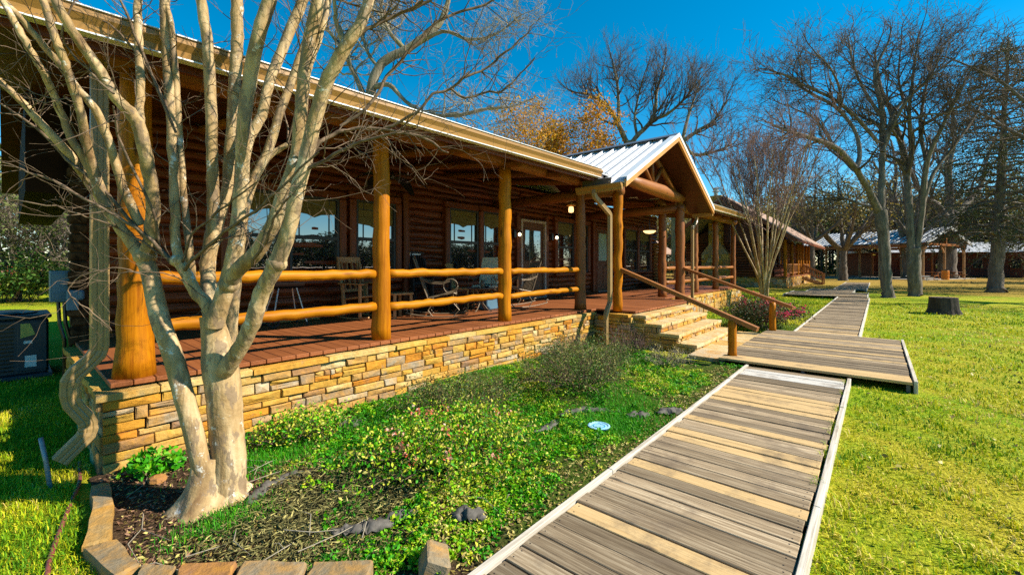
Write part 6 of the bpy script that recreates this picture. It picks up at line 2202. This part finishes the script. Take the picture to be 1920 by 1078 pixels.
mb.lathe((8.35, 5.35, 2.80), [(.02, 0), (.055, .01), (.06, .07), (.05, .13), (.02, .14)], 12)
mb.build('bulb', M['bulb_dim'], t)
t = thing('hanging_lantern', (14.1, 5.9, 2.72), 'shallow glowing bowl lamp hanging under the porch roof left of the far gable post', 'lantern')
mb = MB()
mb.lathe((14.1, 5.9, 2.66), [(.02, 0), (.13, .02), (.20, .07), (.21, .10), (.02, .10)], 14)
mb.build('lamp_bowl', M['bulb_dim'], t)
mb = MB()
mb.tube([(14.1, 5.9, 2.76), (14.1, 5.9, 3.9)], .01, 6)
mb.build('rod', M['black'], t)

# ---------------------------------------------------------------- left side of the house
t = thing('air_conditioner', (-.15, 9.5, 0), 'dark outdoor air conditioning unit with louvred sides beside the house at the left edge', 'air conditioner')
mb = MB()
mb.bbox((-.62, 9.10, .06), (.36, 9.95, .84), .03)
mb.bbox((-.65, 9.07, .84), (.39, 9.98, .90), .02)
mb.bbox((-.66, 9.06, 0), (.40, 9.99, .06), .01)
mb.build('cabinet', M['ac'], t)
mb = MB()
for i in range(13):
    mb.beam((-.58, 9.085, .14 + i * .053), (.02, 9.085, .14 + i * .053), .022, .014)
mb.build('louvres', M['black'], t)
mb = MB()
mb.bbox((.06, 9.078, .12), (.34, 9.098, .80), .008)
pn = mb.build('service_panel', M['ac'], t)
mb = MB()
mb.prism([(.09, 9.072, .58), (.09, 9.072, .78), (.18, 9.072, .78), (.23, 9.072, .62)], (0, .004, 0))
mb.build('sticker', M['yellowsticker'], pn)
for a, b, c, d in ((.12, .50, .20, .54), (.13, .17, .24, .33)):
    mb = MB()
    mb.box((a, 9.072, b), (c, 9.076, d))
    mb.build('sticker', M['white'], pn)
mb = MB()
mb.lathe((-.13, 9.52, .90), [(.38, 0), (.40, .01), (.40, .02), (.30, .04), (.05, .05)], 20)
mb.build('fan_guard', M['black'], t)

t = thing('electrical_box', (.42, 7.46, 1.1), 'blue-grey electrical box with conduits on the bark-edged corner of the house', 'utility box')
mb = MB()
mb.bbox((.30, 7.40, 1.16), (.485, 7.60, 1.53), .008)
mb.bbox((.32, 7.39, 1.19), (.465, 7.40, 1.50), .004)
mb.build('cabinet', M['teal'], t)
mb = MB()
mb.bbox((.43, 7.26, 1.06), (.53, 7.38, 1.30), .008)
mb.bbox((.50, 7.26, 1.18), (.58, 7.34, 1.30), .02)
mb.build('switch_box', M['teal'], t)
for a, b in ((.37, .0), (.42, .0), (.47, .0)):
    mb = MB()
    mb.tube([(a, 7.44, 1.16), (a + .01, 7.42, .9), (a + .05, 7.40, .7), (a + .05, 7.45, 0.02)], .018, 8)
    mb.build('conduit', M['black'], t)

mb = MB()
mb.tube([(.19, 4.48, -.05), (.165, 4.51, .2), (.14, 4.54, .37)], .014, 10)
o = mb.build('pipe_stake', M['galv'], origin=(.19, 4.48, 0), smooth=True)
tag(o, 'thin grey galvanised pipe stake standing in the grass left of the porch corner', 'pipe')
mb = MB()
A = spline([(.08, 2.5, .015, .012), (.125, 3.27, .02, .012), (.20, 3.75, .02, .012), (.29, 4.23, .018, .012), (.335, 4.5, .015, .012), (.36, 4.9, .012, .012)], 5)
mb.tube(A[:, :3].tolist(), .013, 8)
o = mb.build('garden_hose', M['red_hose'], origin=(.2, 3.7, 0), smooth=True)
tag(o, 'dull red garden hose lying in the grass at the lower left', 'hose')

# edging stones of the bed
def flag(poly, h, z0, label, seed, group='edging stones around the planting bed'):
    r = random.Random(seed)
    mb = MB()
    mb.cr = r.random()
    n = len(poly)
    P = []
    for i in range(n):
        a, b = Vector(poly[i]), Vector(poly[(i + 1) % n])
        P += [a, a.lerp(b, .33) + Vector((r.uniform(-.008, .008), r.uniform(-.008, .008))), a.lerp(b, .66) + Vector((r.uniform(-.008, .008), r.uniform(-.008, .008)))]
    c = sum(P, Vector((0, 0))) / len(P)
    m = len(P)
    vs = [(p.x, p.y, z0) for p in P] + [(p.x, p.y, z0 + h - .012 + r.uniform(-.004, .004)) for p in P]
    vs += [(c.x + (p.x - c.x) * .93, c.y + (p.y - c.y) * .93, z0 + h + r.uniform(-.004, .004)) for p in P] + [(c.x, c.y, z0 + h + r.uniform(-.003, .006))]
    fs = []
    for k in range(m):
        q = (k + 1) % m
        fs += [(k, q, m + q, m + k), (m + k, m + q, 2 * m + q, 2 * m + k), (2 * m + k, 2 * m + q, 3 * m)]
    mb.add(vs, fs)
    o = mb.build('edging_stone', M['flag'], origin=(c.x, c.y, 0))
    tag(o, label, 'edging stone', group)
flag([(.33, 3.72), (.43, 3.72), (.45, 4.10), (.36, 4.12)], .085, 0, 'shaded dark edging stone nearest the porch corner', 1)
flag([(.25, 3.28), (.36, 3.24), (.43, 3.70), (.33, 3.72)], .085, 0, 'long grey edging stone, second from the porch corner', 2)
flag([(.33, 2.83), (.43, 2.86), (.385, 3.22), (.255, 3.26)], .085, -.005, 'yellowish angled edging stone where the bed edge turns', 3)
flag([(.36, 2.66), (.49, 2.60), (.545, 2.70), (.44, 2.845)], .085, 0, 'rust orange edging stone right of the angled one', 4)
flag([(.50, 2.55), (.66, 2.36), (.75, 2.48), (.56, 2.68)], .095, 0, 'grey edging stone between the rust orange one and the long brown one', 5)
flag([(.67, 2.34), (.88, 2.10), (.98, 2.21), (.77, 2.46)], .095, 0, 'brown edging stone left of the square tan one at the bottom edge', 6)
flag([(.90, 2.08), (1.10, 1.86), (1.21, 1.97), (1.0, 2.19)], .095, 0, 'square tan edging stone at the bottom edge', 7)
mb = MB()
mb.cr = .75
r = random.Random(4)
mb.bbox((-.085, -.065, 0), (.085, .065, .12), .014)
R_ = Matrix.Rotation(.9, 3, 'Z') @ Matrix.Rotation(.38, 3, 'X')
mb.v = [tuple(R_ @ (Vector(v) + Vector((r.uniform(-.008, .008), r.uniform(-.008, .008), r.uniform(-.008, .008)))) + Vector((1.40, 1.75, .02))) for v in mb.v]
o = mb.build('edging_stone', M['flag'], origin=(1.40, 1.75, 0))
tag(o, 'tilted tan block of stone standing beside the boardwalk corner', 'edging stone', 'edging stones around the planting bed')
mb = MB()
mb.lathe((.70, 4.02, 0), [(.05, 0), (.06, .02), (.05, .05), (.02, .06)], 7)
o = mb.build('small_rock', M['flag'], origin=(.70, 4.02, 0))
tag(o, 'small rounded tan rock in the shade behind the crape trunk', 'rock')

# scraps of weed fabric
def scrap(pts, wid, label, seed, hgt=.05):
    hgt *= .6; wid *= 1.1
    r = np.random.default_rng(seed)
    A = spline([(*p, .02, .02) for p in pts], 8)
    n, m = len(A), 7
    vs = []
    for i in range(n):
        t = nrm(A[min(i + 1, n - 1), :3] - A[max(i - 1, 0), :3])
        s = np.array([-t[1], t[0], 0])
        tp = .35 + .65 * sin(pi * (i + .6) / (n + .2))
        for j in range(m):
            q = (j / (m - 1) - .5)
            zz = .035 + hgt * tp * (.5 + .5 * cos(q * 5.5 + sin(i * .9))) + r.normal(0, .007)
            vs.append(tuple(A[i, :3] * np.array([1, 1, 0]) + s * q * wid * tp + np.array([r.normal(0, .005), r.normal(0, .005), zz])))
    fs = [(i * m + j, (i + 1) * m + j, (i + 1) * m + j + 1, i * m + j + 1) for i in range(n - 1) for j in range(m - 1)]
    mb = MB()
    mb.add(vs, fs)
    o = mb.build('weed_fabric', M['fabric'], origin=(pts[0][0], pts[0][1], 0), smooth=True)
    s_ = o.modifiers.new('thickness', 'SOLIDIFY')
    s_.thickness = .003
    tag(o, label, 'weed fabric', 'scraps of grey weed fabric in the planting bed')
scrap([(1.00, 3.08), (1.10, 3.22), (1.25, 3.30), (1.50, 3.24), (1.62, 3.16)], .13, 'long grey weed fabric flap curling away from the crape trunk base', 1, .05)
scrap([(1.22, 2.45), (1.32, 2.36), (1.46, 2.28), (1.70, 2.24), (1.82, 2.24)], .11, 'grey weed fabric strip nearest the bottom edge of the bed', 2, .06)
scrap([(1.78, 2.02), (1.86, 1.94), (1.90, 1.84)], .12, 'crumpled dark weed fabric beside the boardwalk at the bottom', 3, .09)
scrap([(2.05, 3.98), (2.16, 3.92), (2.30, 3.86)], .17, 'crumpled grey weed fabric lump left of the coral bush near the wall', 4, .09)
scrap([(3.25, 4.12), (3.36, 4.05), (3.50, 4.0)], .14, 'dark weed fabric lump close to the stone wall', 5, .08)
scrap([(3.18, 2.45), (3.40, 2.42), (3.62, 2.46)], .09, 'flat grey weed fabric strip left of the blue disc', 6, .03)
scrap([(3.70, 2.52), (3.92, 2.48), (4.10, 2.30), (4.22, 2.10)], .12, 'grey weed fabric ridge arching behind the blue disc', 7, .05)
scrap([(4.14, 1.98), (4.25, 1.90), (4.36, 1.84)], .13, 'dark crumpled weed fabric right of the blue disc', 8, .07)
scrap([(4.42, 1.78), (4.55, 1.70), (4.68, 1.60)], .12, 'crumpled weed fabric pushed against the boardwalk edge', 9, .08)
t = thing('plastic_disc', (3.64, 2.02, .04), 'pale blue plastic disc lying in the bed beside the weed fabric', 'disc')
mb = MB()
mb.lathe((3.64, 2.02, .055), [(.075, 0), (.095, .004), (.105, .02), (.09, .024), (.078, .016)], 26)
mb.build('rim', M['bluerim'], t, smooth=False)
mb = MB()
mb.lathe((3.64, 2.02, .06), [(.079, 0), (.079, .009), (.05, .012), (.048, .009), (.02, .009)], 26)
mb.build('face', M['blue'], t)

# stump
def stump(x, y):
    t = thing('tree_stump', (x, y, 0), 'dark sawn tree stump on the sunny right lawn', 'tree stump')
    r = random.Random(6)
    mb = MB()
    n = 26
    vs, fs = [], []
    lv = [(-.03, 1.22), (.06, 1.10), (.16, 1.02), (.34, .96), (.54, .93)]
    ph = [r.uniform(-.07, .07) for _ in range(n)]
    for z, k in lv:
        for i in range(n):
            a = 2 * pi * i / n
            rr = .375 * k * (1 + ph[i] * (1.4 if z < .1 else .6) + .05 * sin(3 * a))
            vs.append((x + cos(a) * rr, y + sin(a) * rr, z + (r.uniform(-.015, .015) if z > .3 else 0)))
    for j in range(len(lv) - 1):
        for i in range(n):
            fs.append((j * n + i, j * n + (i + 1) % n, (j + 1) * n + (i + 1) % n, (j + 1) * n + i))
    mb.add(vs, fs)
    mb.build('bark', M['stump'], t)
    c = MB()
    top = vs[-n:]
    c.add([tuple(Vector((v[0], v[1], .542)) * 1) for v in top] + [(x, y, .55)], [(i, (i + 1) % n, n) for i in range(n)])
    c.build('sawn_top', M['stumptop'], t)
M['stumptop'] = plain('stump_top', (0.13, 0.10, 0.075), 0.9, 0.1, 0, 0.3, 12, 0.4)
stump(19.9, -1.62)

# ---------------------------------------------------------------- buildings beyond
def cabin():
    t = thing('cabin', (39, 8, 0), 'far brown log cabin with a steep brown shingle roof, porch and wooden steps', 'cabin')
    x0, x1, y0, y1 = 34.8, 48.4, 5.6, 11.6
    yr, zr, ye, ze = 7.9, 6.15, 3.75, 3.15
    mb, bk = MB(), MB()
    stone_wall(mb, bk, (x0, 4.8, 0), (0, 1, 0), (-1, 0, 0), 7.2, .72, 90, .12, .25, .25, .7)
    stone_wall(mb, bk, (x0, 4.8, 0), X_, nY, 13.6, .72, 91, .12, .25, .25, .7)
    s = mb.build('stone_foundation', M['stone'], t)
    bk.build('mortar_backing', M['mortar'], s)
    w_ = MB()
    log_rows(w_, (x0 + .1, y1, 0), nY, nX, y1 - y0, .7, 3.3, .2, 92, .9, .09)
    log_rows(w_, (x0 + .1, y0, 0), X_, nY, x1 - x0, .7, 3.3, .2, 93, .9, .09)
    w_.box((x0 + .12, y0 + .02, 0), (x1, y1, 3.2))
    w_.prism([(x0 + .12, y0, 3.2), (x0 + .12, y1, 3.2), (x0 + .12, yr, 5.7)], (13.4, 0, 0))
    w_.build('log_wall', M['log'], t)
    rf = MB()
    for ya, za in ((ye, ze), (12.05, ze)):
        rf.prism([(31.0, yr, zr), (31.0, ya, za), (49.0, ya, za), (49.0, yr, zr)], (0, 0, .12))
    rf.build('roof', M['shingle'], t)
    fc = MB()
    for ya, za in ((ye, ze), (12.05, ze)):
        fc.beam((30.97, yr, zr - .08), (30.97, ya, za - .08), .05, .22)
        fc.beam((49.03, yr, zr - .08), (49.03, ya, za - .08), .05, .22)
    fc.beam((31.0, ye - .02, ze - .03), (49.0, ye - .02, ze - .03), .05, .18)
    fc.build('rake_board', M['casing'], t)
    d = MB()
    d.bbox((x0 + .05, 4.75, .73), (48.4, 5.7, .80), .01)
    d.build('porch_deck', M['deck'], t)
    for xx in (35.0, 38.0, 41.0, 42.4, 44.0, 46.2, 48.2):
        p = MB()
        p.tube([(xx, 4.9, .8), (xx, 4.9, 3.35)], .11, 8)
        p.build('porch_post', M['post'], t)
    def rail(xa, xb, label=None):
        p = MB()
        for z in (1.02, 1.65):
            p.beam((xa, 4.9, z), (xb, 4.9, z), .08, .08)
        n = int((xb - xa) / .16)
        for i in range(n):
            q = xa + (xb - xa) * (i + .5) / n
            p.beam((q - .04 * (i % 3 - 1), 4.9, 1.02), (q + .05 * (i % 2), 4.9, 1.65), .04, .04)
        p.build('railing', M['handrail'], t)
    rail(35.1, 37.9); rail(38.1, 40.9); rail(41.1, 42.3); rail(44.1, 46.1); rail(46.3, 48.1)
    stp = MB()
    for i in range(5):
        stp.bbox((42.6, 4.62 - .28 * i, .66 - .16 * i - .05), (43.9, 4.90 - .28 * i, .66 - .16 * i), .006)
    for xx in (42.55, 43.9):
        stp.beam((xx, 4.8, .55), (xx, 3.4, -.02), .05, .24)
    o = stp.build('steps', M['chairwood'], t)
    for xx in (42.5, 43.98):
        p = MB()
        p.beam((xx, 4.85, 1.65), (xx, 3.35, .85), .08, .08)
        p.beam((xx, 4.85, 1.15), (xx, 3.35, .35), .06, .06)
        for yy, zz in ((4.85, 1.7), (3.4, .9)):
            p.beam((xx, yy, zz - 1.0 if zz > 1 else 0), (xx, yy, zz), .09, .09)
        for k_ in range(8):
            yy = 4.75 - .17 * k_
            p.beam((xx, yy, 1.10 - .533 * (4.85 - yy)), (xx, yy, 1.63 - .533 * (4.85 - yy)), .035, .035)
        p.build('handrail', M['handrail'], o)
    # chimney on the gable wall
    c = MB()
    bk2 = MB()
    stone_wall(c, bk2, (34.3, 8.35, 0), Y_, nX, 1.9, 2.4, 95, .12, .25, .2, .6)
    stone_wall(c, bk2, (34.3, 8.85, 2.4), Y_, nX, .9, 4.4, 96, .12, .25, .2, .5)
    stone_wall(c, bk2, (34.3, 8.35, 0), X_, nY, .6, 2.4, 97, .12, .25, .2, .6)
    stone_wall(c, bk2, (34.3, 8.85, 2.4), X_, nY, .6, 4.4, 98, .12, .25, .2, .5)
    c.cr = .5
    c.prism([(34.25, 8.35, 2.4), (34.25, 10.25, 2.4), (34.25, 9.75, 3.1), (34.25, 8.85, 3.1)], (.6, 0, 0))
    c.box((34.32, 8.87, 2.4), (34.85, 9.73, 6.75))
    ch = c.build('chimney', M['stone'], t)
    bk2.build('mortar_backing', M['mortar'], ch)
    p = MB()
    p.lathe((34.6, 9.3, 6.75), [(.16, 0), (.16, .35), (.26, .36), (.26, .42), (.17, .44), (.17, .6), (.27, .62), (.05, .72)], 12)
    p.build('chimney_cap', M['alu'], ch)
    for (a, b) in ((36.2, 37.2), (39, 40)):
        w2 = MB()
        w2.bbox((a - .12, 5.44, 1.5), (b + .12, 5.5, 2.75), .02)
        o = w2.build('window', M['casing'], t)
        g = MB()
        g.box((a, 5.425, 1.6), (b, 5.435, 2.65))
        g.build('pane', M['glass'], o)
    g = MB()
    g.bbox((34.66, 6.2, 1.5), (34.70, 7.1, 2.6), .01)
    o = g.build('window', M['casing'], t)
    g = MB()
    g.box((34.645, 6.3, 1.6), (34.655, 7.0, 2.5))
    g.build('pane', M['glass'], o)
cabin()

def small_cabin():
    t = thing('cabin', (34, 17, 0), 'low shingle roofed cabin glimpsed between the far gable posts', 'cabin')
    w_ = MB()
    log_rows(w_, (31, 14.5, 0), X_, nY, 7, .1, 2.6, .2, 94, .9, .09)
    w_.box((31, 14.55, 0), (38, 20, 2.6))
    w_.build('log_wall', M['log'], t)
    rf = MB()
    for ya in (13.6, 21.0):
        rf.prism([(30.4, 17.3, 4.9), (30.4, ya, 2.5), (38.6, ya, 2.5), (38.6, 17.3, 4.9)], (0, 0, .12))
    rf.build('roof', M['shingle'], t)
    d = MB()
    d.bbox((33.5, 14.36, .1), (34.4, 14.44, 2.2), .01)
    d.build('door', M['door'], t)
small_cabin()

def pavilion():
    t = thing('pavilion', (62.53, -3.92, 0), 'open timber pavilion with a striped pale metal gable roof behind the bare oaks', 'pavilion')
    Lx, Wy, ze, zr = 13.0, -11.3, 3.95, 5.75
    o3 = (0, 0, 0)
    WL[t.name] = Vector((0, 0, 0))
    rf = MB()
    ym = Wy / 2
    for yy in (0, Wy):
        rf.prism([(0, ym, zr), (0, yy, ze), (Lx, yy, ze), (Lx, ym, zr)], (0, 0, .06))
        rf.cm = 1
        x = .15
        while x < Lx:
            rf.prism([(x - .055, ym, zr + .062), (x + .055, ym, zr + .062), (x + .055, yy, ze + .062), (x - .055, yy, ze + .062)], (0, 0, .05))
            x += .5
        rf.cm = 0
    rf.build('roof', [M['darkroof'], M['metal_trim']], t)
    tr_ = MB()
    for yy in (0, Wy):
        tr_.beam((-.04, ym, zr - .02), (-.04, yy, ze - .02), .06, .30)
    tr_.build('rake_trim', M['metal_trim'], t)
    bm_ = MB()
    for yy in (-.5, Wy + .5):
        bm_.beam((.3, yy, ze - .25), (Lx - .3, yy, ze - .25), .2, .3)
    for xx in (.4, Lx * .33, Lx * .66, Lx - .4):
        bm_.beam((xx, -.4, ze - .1), (xx, Wy + .4, ze - .1), .2, .25)
        bm_.beam((xx, ym, ze), (xx, ym, zr - .1), .2, .2)
    bm_.build('timber_frame', M['beam'], t)
    for xx in (.5, Lx * .33, Lx * .66, Lx - .5):
        for yy in (-.5, Wy * .5, Wy + .5):
            p = MB()
            p.tube([(xx, yy, 0), (xx, yy, ze - .2)], .13, 8)
            p.beam((xx, yy, ze - 1.1), (xx, yy + (.8 if yy < -5 else -.8), ze - .25), .12, .12)
            p.build('post', M['chairwood'], t)
    sl_ = MB()
    sl_.box((-.3, .3, -.05), (Lx + .3, Wy - .3, .06))
    sl_.build('floor_slab', M['mortar2'], t)
    t.location = (62.53, -3.92, 0)
    t.rotation_euler = (0, 0, math.atan2(.92, .39))
    WL[t.name] = Vector(t.location)
M['mortar2'] = plain('pale_concrete', (0.36, 0.31, 0.25), 0.9, 0.1, 0, 0.15, 2, 0)
pavilion()

def lodge():
    t = thing('lodge', (80, -7, 0), 'long dark red log lodge with a low grey metal roof behind the pavilion', 'lodge')
    WL[t.name] = Vector((0, 0, 0))
    a = math.atan2(-12.19 + .77, 82.75 - 76.94)
    w_ = MB()
    w_.box((-8, 0, 0), (11, 7, 3.3))
    for i in range(16):
        w_.cr = rs.random()
        w_.tube([(-8, -.02, .1 + i * .21), (11, -.02, .1 + i * .21)], .11, 6)
    w_.build('log_wall', M['redlog'], t)
    r_ = MB()
    r_.prism([(-9, -1.6, 3.25), (-9, 3.5, 4.7), (-9, 8, 3.3)], (21, 0, 0))
    r_.build('roof', M['metal'], t)
    for i in range(7):
        p = MB()
        p.tube([(-8.6 + i * 3.3, -1.4, 0), (-8.6 + i * 3.3, -1.4, 3.25)], .12, 8)
        p.build('porch_post', M['reddish'], t)
    for xx in (-5, -1, 3, 7):
        p = MB()
        p.bbox((xx, -.2, 1.1), (xx + 1.2, -.12, 2.4), .02)
        o = p.build('window', M['casing'], t)
        g = MB()
        g.box((xx + .1, -.22, 1.2), (xx + 1.1, -.205, 2.3))
        g.build('pane', M['glass'], o)
    t.location = (79.8, -6.5, 0)
    t.rotation_euler = (0, 0, a + pi)
    t.rotation_euler = (0, 0, a)
    WL[t.name] = Vector(t.location)
lodge()

def picnic(x, y, rz, label, first=[]):
    if first:
        t = copy_tree(first[0])
        t['label'] = label
    else:
        t = thing('picnic_table', (0, 0, 0), label, 'picnic table', 'picnic tables under the pavilion')
        p = MB()
        for i in range(5):
            p.bbox((-.9, -.37 + i * .15, .72), (.9, -.23 + i * .15, .76), .005)
        p.build('tabletop', M['reddish'], t)
        for s_ in (-1, 1):
            p = MB()
            p.bbox((-.9, s_ * .72 - .13, .42), (.9, s_ * .72 + .13, .46), .005)
            p.build('bench_seat', M['reddish'], t)
            p = MB()
            p.beam((s_ * .65, -.7, .02), (s_ * .65, -.25, .72), .08, .05, (1, 0, 0))
            p.beam((s_ * .65, .7, .02), (s_ * .65, .25, .72), .08, .05, (1, 0, 0))
            p.beam((s_ * .65, -.8, .40), (s_ * .65, .8, .40), .05, .09)
            p.build('leg_frame', M['reddish'], t)
        first.append(t)
    t.location = (x, y, .06)
    t.rotation_euler = (0, 0, rz)
for x, y, rz, lab in ((65.0, -4.2, 1.2, 'dark picnic table at the near corner of the pavilion'), (66.5, -.2, 1.1, 'dark picnic table under the middle of the pavilion roof'),
                      (67.5, 4.4, 1.2, 'dark picnic table at the left end of the pavilion'), (70.5, -6.5, .6, 'dark picnic table near the right gable post of the pavilion')):
    picnic(x, y, rz, lab)
t = thing('fire_drum', (64.0, -5.4, 0), 'bright orange drum beside the pavilion gable', 'drum')
p = MB()
p.lathe((64.0, -5.4, .06), [(.30, 0), (.32, .02), (.30, .3), (.32, .32), (.30, .6), (.32, .62), (.30, .95), (.28, .97), (.05, .97)], 14)
p.build('body', M['orange'], t)
p = MB()
p.lathe((64.0, -5.4, 1.032), [(.29, 0), (.29, .03), (.06, .05), (.05, .10), (.01, .11)], 14)
p.build('lid', M['black'], t)
t = thing('white_bench', (60.6, -3.2, 0), 'low pale bench in front of the pavilion beside the twin-trunk oak', 'bench')
p = MB()
p.bbox((60.3, -4.0, .42), (60.8, -2.2, .48), .01)
p.build('seat', M['white'], t)
for yy in (-3.8, -2.4):
    p = MB()
    p.bbox((60.35, yy - .05, 0), (60.75, yy + .05, .42), .01)
    p.build('leg', M['white'], t)
